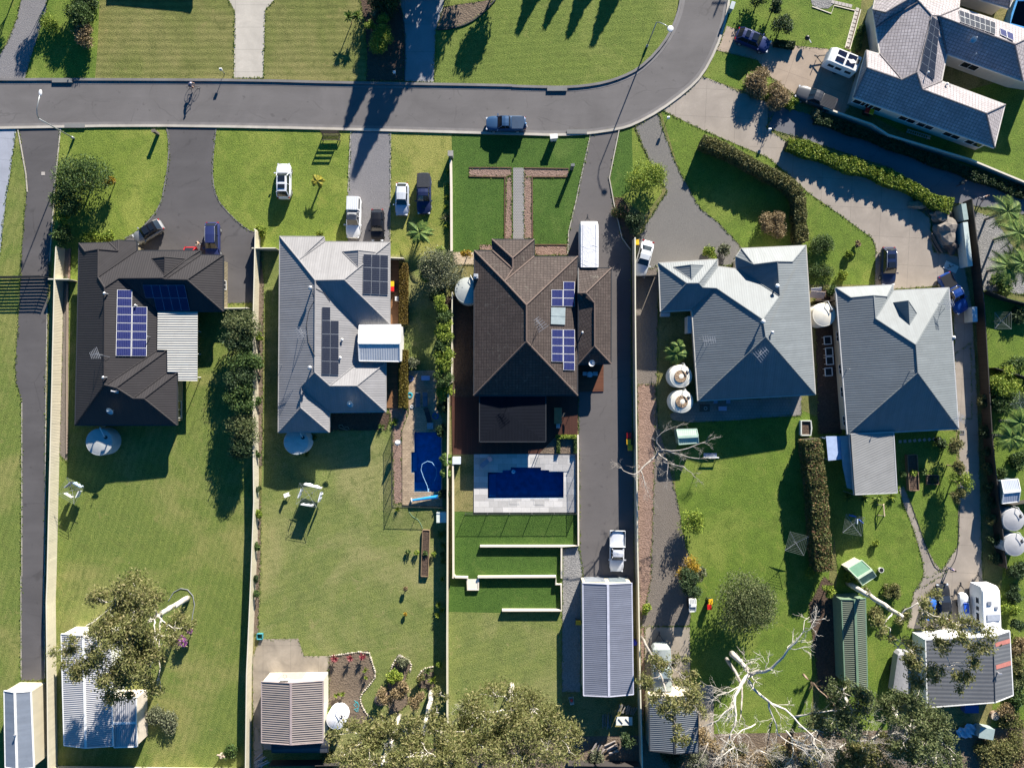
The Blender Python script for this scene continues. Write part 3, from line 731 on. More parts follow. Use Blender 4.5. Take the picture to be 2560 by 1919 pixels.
def hedge(path,w,h,mat,label,n=120,size=0.16,name='hedge',cat='hedge',rough=0.25,seenz=None,group=None,core=(0.02,0.028,0.012)):
    sz=h if seenz is None else seenz
    pts=[W(x,y,sz) for x,y in K(path)]; pts=[Vector((p.x,p.y,0)) for p in pts]; rng=np.random.default_rng(nseed()); n=int(n*1.5); size*=.85
    cx=sum(p.x for p in pts)/len(pts); cy=sum(p.y for p in pts)/len(pts); root=thing(name,label,cat,(cx,cy,0),0,group)
    sm=smooth_line(pts,2) if len(pts)>2 else pts; P=[]
    for a,b in zip(sm[:-1],sm[1:]):
        L=(b-a).length; k=int(n*L); d=(b-a)/L; e=Vector((-d.y,d.x,0)); t=rng.uniform(0,1,k); u=rng.uniform(-1,1,k); sidef=rng.uniform(0,1,k)
        X_=a.x+t*L*d.x; Y_=a.y+t*L*d.y; hh=h*(1-rough*.3*(1+np.sin(X_*1.3+Y_*1.7))*.5-rough*.25*(1+np.sin(X_*4.1-Y_*3.3))*.5); wwid=w/2*(1+rough*.35*np.sin(X_*2.1+Y_*2.6))
        top=sidef<.55; uu=np.where(top,u,np.sign(u)*rng.uniform(.85,1.05,k)); zz=np.where(top,hh-(uu**4)*h*.12-rng.uniform(0,.16*h,k),rng.uniform(.05,.95,k)*hh)
        P.append(np.stack([a.x+d.x*L*t+e.x*uu*wwid,a.y+d.y*L*t+e.y*uu*wwid,zz],1))
    leaves_obj('foliage',np.concatenate(P),size,mat,root,nseed(),1.5)
    m=wall_mb(sm,w*.78*(1-.4*rough),h*.84*(1-.6*rough)); m.build('dark_core',paint(core,.9),root); return root  # solid dark core added inside the leaves so the hedge is not see-through
def frond(rng,c,az,L,droop,leaf,w,vs,fs,seg=8,up=.5):
    d=Vector((math.cos(az),math.sin(az),0)); e=Vector((-d.y,d.x,0)); prev=None
    pts=[c+d*L*t+Vector((0,0,up*L*t-droop*L*t*t)) for t in [i/seg for i in range(seg+1)]]
    for i in range(seg):
        t=(i+.5)/seg; lw=leaf*math.sin(math.pi*min(1,t*.9+.12))**.7
        for s in(-1,1):
            for q in (0,.5):
                b=pts[i].lerp(pts[i+1],q); tip=b+(e*s*.85+d*.55)*lw+Vector((0,0,-lw*.3)); o=len(vs)
                wv=d*w; vs+= [tuple(b-wv*.5),tuple(b+wv*.5),tuple(tip)]; fs.append((o,o+1,o+2))
    o=len(vs); 
    for i in range(seg):
        o=len(vs); k=e*.03; vs+= [tuple(pts[i]-k),tuple(pts[i]+k),tuple(pts[i+1]+k),tuple(pts[i+1]-k)]; fs.append((o,o+1,o+2,o+3))
def palm(px,h,L,n,label,mat=None,name='palm_tree',cat='palm tree',leaf=.5,droop=.75,tr=.12,group=None,w=.1,lean=(0,0),seg=8):
    x,y=K1(px); p=W(x,y,h); rng=np.random.default_rng(nseed()); g=Vector((p.x+lean[0],p.y+lean[1],0)); root=thing(name,label,cat,g,0,group); vs=[];fs=[]
    for i in range(n):
        az=2*math.pi*i/n*2.4+rng.uniform(-.3,.3); frond(rng,p,az,L*rng.uniform(.75,1.1),droop*rng.uniform(.7,1.3),leaf,w,vs,fs,seg,rng.uniform(.2,.75))
    m=MB(); m.v=vs; m.f=fs; m.uv=[None]*len(fs); m.mi=[0]*len(fs); m.build('frond',mat or LPALM,root).name='fronds'
    m=MB(); m.tube([g,g.lerp(p,.5)+Vector((.05,.03,0)),p],[tr*1.2,tr,tr*.8],8); m.build('trunk',BARKD,root); return root
def rosette(px,r,label,mat=None,h=.6,n=34,name='spiky_plant',cat='plant',stem=0.0,group=None,w=.05,origin=None):
    x,y=K1(px); p=W(x,y,stem+h*.5); rng=np.random.default_rng(nseed()); root=thing(name,label,cat,(p.x,p.y,0),0,group); m=MB()
    c=Vector((p.x,p.y,stem+.05))
    for i in range(n):
        az=rng.uniform(0,2*math.pi); el=rng.uniform(.1,1.4); L=r*rng.uniform(.8,1.1); d=Vector((math.cos(az)*math.cos(el),math.sin(az)*math.cos(el),math.sin(el)*h/r)); e=Vector((-math.sin(az),math.cos(az),0))*w
        a=c+d*L*.5; b=c+d*L-Vector((0,0,L*.15)); m.add([c-e*.5,c+e*.5,a+e,b,a-e],[(0,1,2,3,4)])
    m.build('leaf_blades',mat or LPALM,root)
    if stem>0: m=MB(); m.tube([(p.x,p.y,0),c],.06,6); m.build('stem',BARKB,root)
    return root
def limb(m,a,b,r0,r1,rng,seg=5,wob=.12,n=7):
    a=Vector(a);b=Vector(b);L=(b-a).length; pts=[a]
    for i in range(1,seg): t=i/seg; pts.append(a.lerp(b,t)+Vector(rng.normal(size=3))*L*wob*.25*math.sin(math.pi*t))
    pts.append(b); m.tube(pts,[r0+(r1-r0)*i/seg for i in range(seg+1)],n); return pts
def gum(base,trunk,clumps,label,mat=None,r0=.35,n=260,size=.26,name='gum_tree',bm=None,group=None,twigs=3,droop=.35,seedv=None,crown='crown',dens=1.0,cat='tree',bare=None,crs=.62):
    n=int(n*2.4); size*=.52
    # base: ground px; trunk: [(px,py,z)]; clumps: [(px,py,z,r)] each px as seen in the photo at its height z
    bx=W(*K1(base),0); rng=np.random.default_rng(seedv or nseed()); root=thing(name,label,cat,bx,0,group)
    T=[bx]+[W(*K1(s_),z) for s_,z in trunk]; m=MB(); N=len(T)
    for i in range(N-1): limb(m,T[i],T[i+1],r0*(1-.6*i/N),r0*(1-.6*(i+1)/N),rng,4,.05,9)
    P=[]; nodes=[(T[i].lerp(T[i+1],t),r0*(1-.6*(i+t)/N)) for i in range(N-1) for t in(.35,.6,.85,1) if i>0 or t>.5]
    for s_,z,r in clumps:
        c=W(*K1(s_),z); q,rr=min(nodes,key=lambda k:(k[0]-c).length+abs(k[0].z-c.z*.8)*.4+(5 if k[0].z>c.z else 0)); ml=limb(m,q,c,min(rr*.5,.05+.03*(c-q).length),.03,rng,5,.28,6)
        nodes.append((ml[3],.1))
        k=max(2,int(r*r*dens*1.3)+2)
        for i in range(k):
            dd=rng.normal(size=3); dd/=np.linalg.norm(dd); e=c+Vector(dd)*r*rng.uniform(.45,1.0)*1.0; e.z=max(e.z,c.z-r*.6); 
            limb(m,ml[-2].lerp(c,rng.uniform(0,1)),e,.05,.02,rng,3,.25,4)
            cr=r*rng.uniform(.30,.5)*(crs/.62)
            P.append(np.array(e)+rng.normal(size=(int(n*cr*cr*dens*.9)+12,3))*np.array((cr*.58,cr*.58,cr*.4)))
    m.build('trunk',bm or BARKW,root,smooth=True)
    if P: leaves_obj(crown,np.concatenate(P),size,mat or LGUM,root,nseed(),2.6,droop)
    return root
def deadtree(base,paths,label,r=.3,name='dead_tree',bm=None,twig=5,tl=1.6,group=None,cat='dead tree',foliage=None,seedv=None,depth=2):
    bx=W(*K1(base),0); rng=np.random.default_rng(seedv or nseed()); root=thing(name,label,cat,bx,0,group); m=MB(); P=[]
    def sprout(a,d,L,rad,dep):
        b=a+d*L; limb(m,a,b,rad,rad*.4,rng,3,.35,4)
        if dep==0: P.append(np.array(b)[None]); return
        for i in range(3): dd=(d+Vector(rng.normal(size=3))*.55).normalized(); sprout(a.lerp(b,rng.uniform(.45,1)),dd,L*rng.uniform(.5,.75),rad*.55,dep-1)
    for pth,rad in paths:
        pts=[W(*K1(s_),z) for s_,z in pth]; N=len(pts); sm=smooth_line(pts,1)
        m.tube([p+Vector(rng.normal(size=3))*.05 for p in sm],[rad*(1-.75*i/(len(sm)-1)) for i in range(len(sm))],8)
        for i in range(twig):
            k=rng.integers(max(1,len(sm)//3),len(sm)); a=sm[k-1].lerp(sm[k],rng.uniform(0,1)); d=((sm[k]-sm[k-1]).normalized()+Vector(rng.normal(size=3))*.6).normalized(); sprout(a,d,tl*rng.uniform(.6,1.2),max(.02,rad*.22),depth)
        sprout(sm[-1],(sm[-1]-sm[-2]).normalized(),tl,max(.02,rad*.25),depth)
    m.build('trunk',bm or BARKW,root,smooth=True)
    if foliage: leaves_obj('crown',np.concatenate([clump_points(p[0],.5,16,rng,.2) for p in P]),.24,foliage,root,nseed(),2.4,.3)
    return root
# ---------------- street and garden things
def tank(px,r,h,col,label,rib=False,seen=None,dirt=None,group='rainwater tanks'):
    x,y=K1(px); p=W(x,y,h if seen is None else seen); root=thing('water_tank',label,'water tank',(p.x,p.y,0),0,group)
    m=MB(); prof=[(r,0)]
    for i in range(12): z=h*.9*(i+.5)/12; prof+= [(r*1.0,z-.03),(r*1.018,z),(r*1.0,z+.03)]
    prof+=[(r,h*.92),(r*.97,h*.95)]; m.lathe((p.x,p.y,0),prof,32); m.build('tank_wall',paint(col,.5,0,.08),root)
    m=MB(); n=32; c=(p.x,p.y,0)
    m.lathe(c,[(r*.98,h*.94),(r*.75,h*.985),(r*.3,h*1.03),(r*.12,h*1.04),(.01,h*1.045)],n)
    if rib:
        for k in range(10): a=2*math.pi*k/10; m.bar((p.x+r*.15*math.cos(a),p.y+r*.15*math.sin(a),h*1.045),(p.x+r*.95*math.cos(a),p.y+r*.95*math.sin(a),h*.96),.06,.05)
    rf=m.build('tank_roof',paint(col,.5,0,.08),root,smooth=True)
    m=MB(); m.lathe((p.x+r*.55,p.y+r*.35,h*.99),[(.22,0),(.22,.08),(.01,.1)],14); m.build('hatch',paint((.03,.03,.035),.6) ,rf)
    m=MB(); m.tube([(p.x+r*.55,p.y+r*.4,h*1.08),(p.x+r*.55,p.y+r*.4,h*1.15),(p.x+r*.2,p.y+r*1.1,h*1.15),(p.x+r*.2,p.y+r*1.15,h*.6)],.05,8); m.build('inlet_pipe',WHITE,root)
    if dirt:
        m=MB(); m.lathe((p.x-r*.05,p.y-r*.02,h*1.02),[(r*.55,-.01),(r*.53,.022),(r*.2,.035),(0.01,.04)],24); m.build('leaf_litter',gravel((.20,.13,.08),(.38,.28,.19),6,name='leaf_litter_mat'),rf)
    return root
def bin_(px,lid,label,body=(.015,.03,.018),rz=0,seen=1.05,group='wheelie bins'):
    x,y=K1(px); p=W(x,y,seen); root=thing('wheelie_bin',label,'bin',(p.x,p.y,0),R(rz),group); m=MB()
    m.add([(-.2,-.24,.1),(.2,-.24,.1),(.2,.24,.1),(-.2,.24,.1),(-.28,-.33,1.0),(.28,-.33,1.0),(.28,.33,1.0),(-.28,.33,1.0)],[(3,2,1,0),(0,1,5,4),(1,2,6,5),(2,3,7,6),(3,0,4,7),(4,5,6,7)]); m.build('body',paint(body,.6),root,world=False)
    m=MB(); m.add([(-.3,-.36,1.0),(.3,-.36,1.0),(.3,.38,1.0),(-.3,.38,1.0),(-.25,-.3,1.08),(.25,-.3,1.08),(.27,.36,1.07),(-.27,.36,1.07)],[(4,5,6,7),(0,1,5,4),(1,2,6,5),(2,3,7,6),(3,0,4,7)]); m.build('lid',paint(lid,.35,0,.05),root,world=False)
    m=MB(); m.tube([(-.25,.4,1.02),(.25,.4,1.02)],.025,6); m.build('handle',paint(body,.6),root,world=False)
    for s in(-1,1): m=MB(); m.tube([(s*.2,.28,.1),(s*.26,.28,.1)],.1,10); m.build('wheel',RUBBER,root,world=False)
    return root
def letterbox(px,label,col=(.6,.6,.6),h=1.0,s=(.3,.25,.25),block=False,bc=(.3,.28,.25)):
    x,y=K1(px); p=W(x,y,h); root=thing('letterbox',label,'letterbox',(p.x,p.y,0),.1)
    m=MB()
    if block: m.box((0,0,h/2),(s[0]*.9,s[1]*.9,h)); m.box((0,0,h+.03),(s[0]*1.1,s[1]*1.1,.06)); m.build('pillar',paint(bc,.7),root,world=False); m=MB(); m.box((0,-s[1]*.46,h*.75),(s[0]*.5,.03,.15)); m.build('mail_slot',BLACK,root,world=False)
    else:
        m.tube([(0,0,0),(0,0,h-.1)],.04,8); m.build('post',GREYMET,root,world=False); m=MB(); m.box((0,0,h),s); m.add([(-s[0]/2-.02,-s[1]/2-.02,h+s[2]/2),(s[0]/2+.02,-s[1]/2-.02,h+s[2]/2),(s[0]/2+.02,s[1]/2+.02,h+s[2]/2),(-s[0]/2-.02,s[1]/2+.02,h+s[2]/2),(-s[0]/2,0,h+s[2]/2+.09),(s[0]/2,0,h+s[2]/2+.09)],[(0,1,5,4),(2,3,4,5),(0,4,3),(1,2,5)]); m.build('box',paint(col,.5),root,world=False)
    return root
def posts_on(root,P,h,d,mat,rz=0,name='post'):
    m=MB(); m.box((0,0,h/2),(d,d,h)); f=m.build(name,mat,root,world=False); o=ORG[root.name]
    for i,p in enumerate(P[:100]):
        q=f if i==0 else f.copy()
        if i: COL.objects.link(q); q.parent=root
        q.location=(p.x-o.x,p.y-o.y,0); q.rotation_euler=(0,0,rz)
def fence(path,h,label,mat,name='fence',w=.08,posts=2.4,base=0.0,slats=0,cap=None,seen=0,cat='fence',postmat=None,pw=.07):
    pts=[W(x,y,seen) for x,y in K(path)]; pts=[Vector((p.x,p.y,0)) for p in pts]; c=pts[len(pts)//2]; root=thing(name,label,cat,c)
    if slats:
        m=MB()
        for a,b in zip(pts[:-1],pts[1:]):
            for k in range(slats): z=.12+(h-.2)*k/(slats-1); m.bar((a.x,a.y,z),(b.x,b.y,z),.03,(h/slats)*.62)
        m.build('slat_panel',mat,root)
    else: wall_mb(pts,w,h-.05,base+.02).build('fence_panel',mat,root)
    if cap: wall_mb(pts,w+.05,.06,h-.03).build('top_rail',cap,root)
    Q=[]
    for a,b in zip(pts[:-1],pts[1:]):
        L=(b-a).length; k=max(1,int(L/posts)); Q+=[a.lerp(b,i/k) for i in range(0 if not Q else 1,k+1)]
    if posts<90: posts_on(root,Q,h+.02,pw,postmat or mat,math.atan2(b.y-a.y,b.x-a.x))
    return root
def railfence(path,h,label,mat=None,name='pool_fence',step=.12,posts=2.4):
    pts=[W(x,y,0) for x,y in K(path)]; c=pts[0]; root=thing(name,label,'fence',(c.x,c.y,0)); r=MB(); q=MB(); Q=[]; mat=mat or DARKMET
    for a,b in zip(pts[:-1],pts[1:]):
        r.bar((a.x,a.y,h-.05),(b.x,b.y,h-.05),.035); r.bar((a.x,a.y,.15),(b.x,b.y,.15),.035); L=(b-a).length; k=int(L/step)
        for i in range(k+1): p=a.lerp(b,i/k); q.bar((p.x,p.y,.1),(p.x,p.y,h-.05),.016)
        k=max(1,int(L/posts))
        Q+=[a.lerp(b,i/k) for i in range(0 if not Q else 1,k+1)]
    r.build('rails',mat,root); q.build('pickets',mat,root); posts_on(root,Q,h+.03,.06,mat); return root
def clothesline(px,label,r=1.9,h=1.9,rz=20,lines=5):
    x,y=K1(px); p=W(x,y,h); root=thing('clothesline',label,'clothesline',(p.x,p.y,0),R(rz)); m=MB(); m.tube([(0,0,0),(0,0,h)],.035,8); m.build('pole',STEEL,root,world=False)
    m=MB()
    for k in range(4): a=math.pi/2*k; m.bar((0,0,h-.35),(r*math.cos(a),r*math.sin(a),h),.035)
    m.build('arms',STEEL,root,world=False); m=MB()
    for i in range(lines):
        q=r*(1-.16*i); c=[(q*math.cos(math.pi/2*k),q*math.sin(math.pi/2*k),h-.35*(r-q)/r) for k in range(4)]
        for k in range(4): m.bar(c[k],c[(k+1)%4],.022)
    m.build('lines',paint((.16,.19,.16),.5),root,world=False); return root
def cloth_on(root,items,zt):
    for (a,b,col,drop,nm) in items:
        m=MB(); a=Vector((*a,zt));b=Vector((*b,zt)); n=8; vs=[]
        e=(b-a).normalized(); nn=Vector((-e.y,e.x,0))
        for i in range(n+1):
            q=a.lerp(b,i/n); o=nn*.06*math.sin(i*1.9)
            vs+= [q+nn*.05,q+nn*.05+o-Vector((0,0,drop)),q-nn*.05,q-nn*.1+o-Vector((0,0,drop*.95))]
        fs=[]
        for i in range(n):
            k=i*4; fs+= [(k,k+4,k+5,k+1),(k+2,k+3,k+7,k+6),(k,k+2,k+6,k+4)]
        M=Matrix.Rotation(root.rotation_euler.z,3,'Z'); L0=Vector(root.location)
        m.add([M@v+L0 for v in vs],fs); o=m.build('hanging_cloth',paint(col,.8),None); tag(o,nm,'laundry','washing on the lines')
def person(px,label,pose,head=90,skin=(.45,.28,.2),top=(.5,.1,.1),bottom=(.03,.03,.05),hair=(.03,.02,.015),z0=0.0,seen=1.0,hat=None):
    # local x forward. pose: dict of joint -> (x,y,z)
    x,y=K1(px); p=W(x,y,seen); root=thing('person',label,'person',(p.x,p.y,z0),R(head))
    J=dict(pel=(0,0,.95),che=(0,0,1.28),nec=(0,0,1.48),lsh=(0,.2,1.42),rsh=(0,-.2,1.42),lel=(.03,.26,1.14),rel=(.03,-.26,1.14),lha=(.16,.24,.92),rha=(.16,-.24,.92),
           lhi=(0,.1,.9),rhi=(0,-.1,.9),lkn=(.05,.12,.5),rkn=(.0,-.12,.5),lan=(0,.12,.09),ran=(-.06,-.12,.09),lto=(.16,.13,.05),rto=(.1,-.13,.05),hd=(.03,0,1.66)); J.update(pose or {})
    order=['pel','che','nec','lsh','rsh','lel','rel','lha','rha','lhi','rhi','lkn','rkn','lan','ran','lto','rto']; ix={k:i for i,k in enumerate(order)}
    E=[('pel','che'),('che','nec'),('che','lsh'),('che','rsh'),('lsh','lel'),('rsh','rel'),('lel','lha'),('rel','rha'),('pel','lhi'),('pel','rhi'),('lhi','lkn'),('rhi','rkn'),('lkn','lan'),('rkn','ran'),('lan','lto'),('ran','rto')]
    Rd=dict(pel=.14,che=.15,nec=.06,lsh=.075,rsh=.075,lel=.048,rel=.048,lha=.032,rha=.032,lhi=.1,rhi=.1,lkn=.065,rkn=.065,lan=.045,ran=.045,lto=.04,rto=.04)
    hd=Vector(J['hd'])
    def skin_mesh(name,keys,edges,scale,mat,extra=None):
        ks=list(keys); me=bpy.data.meshes.new(name); li={k:i for i,k in enumerate(ks)}
        me.from_pydata([J[k] for k in ks],[(li[a],li[b]) for a,b in edges],[]); o=bpy.data.objects.new(name,me); COL.objects.link(o); o.parent=root; me.materials.append(mat)
        md=o.modifiers.new('s','SKIN'); sv=me.skin_vertices[0].data
        for k in ks: r=Rd[k]*scale; sv[li[k]].radius=(r,r)
        sv[0].use_root=True; sb=o.modifiers.new('u','SUBSURF'); sb.levels=1; sb.render_levels=1; md.use_smooth_shade=True; return o
    # fingers, each its own chain
    J['nk2']=tuple(Vector(J['nec']).lerp(hd,.5)); Rd['nk2']=.055; J['hdc']=tuple(hd+Vector((0,0,-.02))); Rd['hdc']=.095; J['hdt']=tuple(hd+Vector((0,0,.08))); Rd['hdt']=.075
    keys=order+['nk2','hdc','hdt']; ed=E+[('nec','nk2'),('nk2','hdc'),('hdc','hdt')]
    for s in 'lr':
        h_=Vector(J[s+'ha']); f=(h_-Vector(J[s+'el'])).normalized(); sd_=f.cross(Vector((0,0,1))); sd_=sd_.normalized() if sd_.length>.1 else Vector((1,0,0))
        J[s+'pm']=tuple(h_+f*.06); Rd[s+'pm']=.035; keys.append(s+'pm'); ed.append((s+'ha',s+'pm'))
        for i,o_ in enumerate((-.036,-.012,.012,.036)):
            k1,k2=f'{s}f{i}a',f'{s}f{i}b'; ln=(.04,.05,.047,.036)[i]; J[k1]=tuple(h_+f*(.085+ln*.5)+sd_*o_); J[k2]=tuple(h_+f*(.085+ln*1.3)+sd_*o_-Vector((0,0,.02))); Rd[k1]=.009; Rd[k2]=.008; keys+= [k1,k2]; ed+= [(s+'pm',k1),(k1,k2)]
        k1,k2=s+'ta',s+'tb'; J[k1]=tuple(h_+f*.03+sd_*.05); J[k2]=tuple(h_+f*.07+sd_*.065); Rd[k1]=.011; Rd[k2]=.009; keys+=[k1,k2]; ed+=[(s+'ha',k1),(k1,k2)]
    skin_mesh('body',keys,ed,.95,paint(skin,.6))
    skin_mesh('shirt',['che','pel','nec','lsh','rsh','lel','rel'],[('che','pel'),('che','nec'),('che','lsh'),('che','rsh'),('lsh','lel'),('rsh','rel')],1.14,paint(top,.8))
    skin_mesh('trousers',['pel','lhi','rhi','lkn','rkn','lan','ran'],[('pel','lhi'),('pel','rhi'),('lhi','lkn'),('rhi','rkn'),('lkn','lan'),('rkn','ran')],1.13,paint(bottom,.8))
    m=MB(); m.ball(hd+Vector((-.015,0,.03)),.115,14,sc=(1.05,.92,1.05)); m.build('hair' if not hat else 'helmet',paint(hat or hair,.7),root,world=False,smooth=True)
    m=MB(); m.box(hd+Vector((.1,0,-.02)),(.03,.03,.04)); 
    for s in(-1,1): m.ball(hd+Vector((.085,s*.035,.01)),.014,6)
    m.box(hd+Vector((.09,0,-.07)),(.01,.05,.012)); m.build('face',paint(tuple(x*.7 for x in skin),.6),root,world=False)
    return root
# ================= GROUND
G_FRONT=grass((.055,.12,.014),(.125,.20,.025),(.25,.28,.06),.16,.42)
G_BACK=grass((.055,.13,.016),(.13,.20,.030),(.26,.25,.085),.10,.44,mow=.16,mowrot=.3,seed=3.0)
G_BACK2=grass((.065,.13,.020),(.16,.21,.042),(.28,.265,.11),.09,.45,mow=.1,mowrot=1.3,seed=5.0)
G_DEEP=grass((.028,.08,.012),(.055,.12,.018),(.10,.16,.035),.2,.34,seed=7.0)
G_MOW=grass((.07,.11,.018),(.15,.19,.04),(.26,.235,.09),.08,.48,mow=.3,mowrot=1.57,seed=9.0)
G_MOWB=grass((.06,.12,.016),(.135,.20,.032),(.23,.25,.07),.10,.42,mow=.15,mowrot=1.5,seed=11.0)
G_YEL=grass((.065,.13,.016),(.15,.205,.03),(.29,.28,.08),.15,.5,seed=13.0)
G_BRIGHT=grass((.045,.11,.012),(.10,.185,.02),(.20,.24,.05),.13,.42,seed=15.0)
G_BASE=grass((.06,.10,.02),(.125,.155,.04),(.23,.20,.085),.12,.5,seed=17.0)
DIRT=gravel((.10,.075,.055),(.20,.155,.115),5,name='dirt'); MULCH=gravel((.13,.085,.065),(.34,.235,.19),7,name='mulch'); DARKMULCH=gravel((.05,.035,.025),(.12,.08,.06),6,name='dark_mulch')
PEB=gravel((.14,.14,.14),(.32,.31,.30),7); 
IN1="12 2002,760 2130,760 2130,740 2200,740 2200,717; 22 250,717 250,740 320,740 320,757 445,757 445,980; 12 2002,984"; IN2="12 1368,415 1600,415 1600,926 1368,926 1368,762 1342,762 1342,585 1368,585"
HOLES+=[[(p.x,p.y) for p in KW(IN1)],[(p.x,p.y) for p in KW(IN2)]]
struct('ground',[(-1500,-1500),(1500,-1500),(1500,1500),(-1500,1500)],0,G_BASE)
def lawn(s,mat,z=.004,name='lawn'): return struct(name,KW(s),z,mat)
lawn("00 -200,-300 2400,-300 2400,700 -200,700",G_MOW); lawn("10 60,-300 2400,-300 2400,760 60,720",G_MOW,.005)
lawn("10 1500,-300 3700,-300 3700,300 3450,700 3100,790 1500,790",G_MOWB,.008)
lawn("00 -100,-300 180,-300 180,0 140,170 0,480 -100,560",G_BRIGHT,.009)
lawn("00 200,690 420,-300 870,-300 845,380 820,690",G_BRIGHT,.009)
lawn("00 0,1100 220,1100 240,1658; 03 180,1658 -200,1658",G_BACK,.004)
lawn("00 520,1095 1470,1095; 01 1420,100 1100,430 680,450 680,770 440,770",G_FRONT,.004)
lawn("00 1850,1095 2250,1095; 10 830,1120; 11 800,420 560,560 -30,480 -80,340; 01 1800,0",G_FRONT,.005)
lawn("10 1150,1130 1700,1150; 11 1690,600 1160,580",G_YEL,.004)
lawn("10 1690,1150; 20 700,1150; 21 480,450 480,560; 11 1700,560",G_DEEP,.006)
lawn("20 925,1105 1035,1080 1045,1560 1010,1658; 21 900,60 870,20; 20 850,1540",G_DEEP,.006)
lawn("20 1035,1080 1180,1400 1300,1658; 21 1150,200 950,60 880,20; 20 1010,1658 1045,1560",G_FRONT,.005)
lawn("20 1285,955 2211,1340; 30 240,1560; 31 340,0 600,170 880,370 925,450 930,800 300,800 300,500; 21 1900,560; 20 1500,1658",G_BRIGHT,.005)
lawn("20 1640,660 1840,200 1870,-200; 30 100,-200 100,900; 20 1990,780",G_BRIGHT,.004)
lawn("30 -100,-200 830,-200 760,460; 30 200,420 -60,400",G_BRIGHT,.007)
lawn("30 900,1000 2400,600 2400,1700 1600,1380",G_BRIGHT,.004)
lawn("01 490,770; 01 2200,900; 03 2160,1658 430,1658",G_BACK,.006)
lawn("11 50,500; 11 1660,560; 12 1662,0 1660,1100; 13 1655,1658 -10,1658; 12 50,1000",G_BACK2,.006)
lawn("12 1710,1100; 22 580,1100 570,1400; 23 430,310 0,320; 13 1660,310",G_DEEP,.006)
lawn("13 1660,300; 23 430,310 430,1100 700,1658; 13 1660,1658",G_BACK2,.005)
lawn("22 1400,600 1500,330 2400,180; 32 700,400; 33 300,1658; 23 1500,1658 1400,400; 22 1420,1100",G_BRIGHT,.004)
lawn("32 500,400 1620,400 1650,1500; 33 1300,300 1000,1658 350,1658 600,0; 32 560,1100",G_BRIGHT,.006)
lawn("31 1850,850 2400,1000; 33 2400,1658; 33 1900,1658; 32 2030,1560",G_BRIGHT,.005)
lawn("23 -200,1400 2400,1350; 33 2400,1300 2400,1800; 13 600,1800 700,1640",DIRT,.010,'leaf_litter_ground')
# road
UP="00 -150,700 200,702 415,700 1300,703 2211,708; 10 700,728 2211,752; 20 0,758 240,765 450,768 620,757 800,728 960,676 1100,605 1250,468 1370,305 1440,135 1470,0 1500,-350"
LO="20 1905,-350 1865,0 1830,200 1750,430 1635,645 1500,780 1270,950 1050,1068 920,1108 650,1147 400,1160 0,1148; 10 1900,1140 1200,1120 0,1090; 00 1150,1076 0,1098 -150,1100"
up=smooth_line(KW(UP),1); lo_=smooth_line(KW(LO),1)
struct('road',[(p.x,p.y) for p in up+lo_],.012,asphalt((.125,.117,.116),.25,.42))
KERB=concrete((.50,.46,.40),None,0,.3); KERBD=concrete((.20,.19,.19),None,0,.3)
def kerb(line,w,h,mat,name='kerb'): o=wall_mb(line,w,h).build(name,mat); o['kind']='structure'; return o
def off(line,d):
    L,Rr=strip(line,abs(d)*2); return L if d>0 else Rr
kerb(off(up,.16),.32,.17,KERBD); kerb(off(up,-.22),.38,.03,KERBD,'gutter_strip')
kerb(off(lo_,.14),.30,.15,KERB); kerb(off(lo_,-.22),.38,.03,KERBD,'gutter_strip')
for q in ("00 650,1088","20 390,770","20 560,1140","00 540,698"):
    x,y=K1(q); p=W(x,y,.1); m=MB(); m.box((p.x,p.y,.17),(2.6,.55,.12)); o=m.build('stormwater_inlet',concrete((.20,.20,.195))); tag(o,{"00 650,1088":'pale concrete drain lid in kerb by the left street lamp',"20 390,770":'concrete drain lid in upper kerb near the road bend',"20 560,1140":'grey concrete drain lid in kerb beside the white letterbox',"00 540,698":'dark concrete drain lid in upper kerb below the round bushes'}[q],'drain')
# tar crack lines
# drives and paths
ASD=asphalt((.085,.080,.082),.22,.45,3.0,'driveway_asphalt'); ASM=asphalt((.115,.106,.105),.3,.25,5.0,'driveway_asphalt')
GR=gravel((.155,.15,.155),(.25,.24,.245),17); GRB=gravel((.12,.105,.09),(.22,.19,.165),12); CON=concrete((.36,.32,.26),(4.2,4.0,0.0),-.35); CONB=concrete((.34,.295,.25),(3.9,3.6,0.0),0.05); CONP=concrete((.50,.46,.40),(9,2.9,0.0))
struct('path',KW("00 -200,1100 143,1110 65,1658; 01 60,0 -5,600 -200,600"),.02,concrete((.36,.38,.44),(5,2.8,0.0),.1))
struct('driveway',KW("00 155,1108 527,1100 470,1658; 01 465,0 430,600 415,1000 400,1658; 02 395,800; 03 385,900 180,900; 02 185,1100 187,400 185,150 150,0; 01 140,1658 132,1500 165,1000 195,400 230,0; 00 225,1500"),.02,ASD)
d3="00 1435,1095 1460,1180 1462,1400 1415,1658; 01 1400,80 1330,200 1190,340 1000,460 1000,800 1950,960 2205,958 2205,345 2140,330 2000,210 1880,60; 00 1835,1550 1840,1350 1868,1098"
struct('driveway',KW(d3),.02,ASD)
kerb(smooth_line(KW("00 1435,1095 1458,1180 1458,1400 1415,1640; 01 1398,80 1330,205 1190,345 1080,400"),1),.16,.05,KERBD,'driveway_edge')
kerb(smooth_line(KW("00 1868,1098 1840,1350 1835,1550; 01 1870,60 2000,212 2140,330 2205,348"),1),.12,.05,KERBD,'driveway_edge')
kerb(KW("00 525,1102 470,1658; 01 430,600"),.12,.06,KERB,'driveway_edge'); kerb(KW("00 155,1110 225,1500; 01 238,0"),.13,.08,KERB,'driveway_edge')
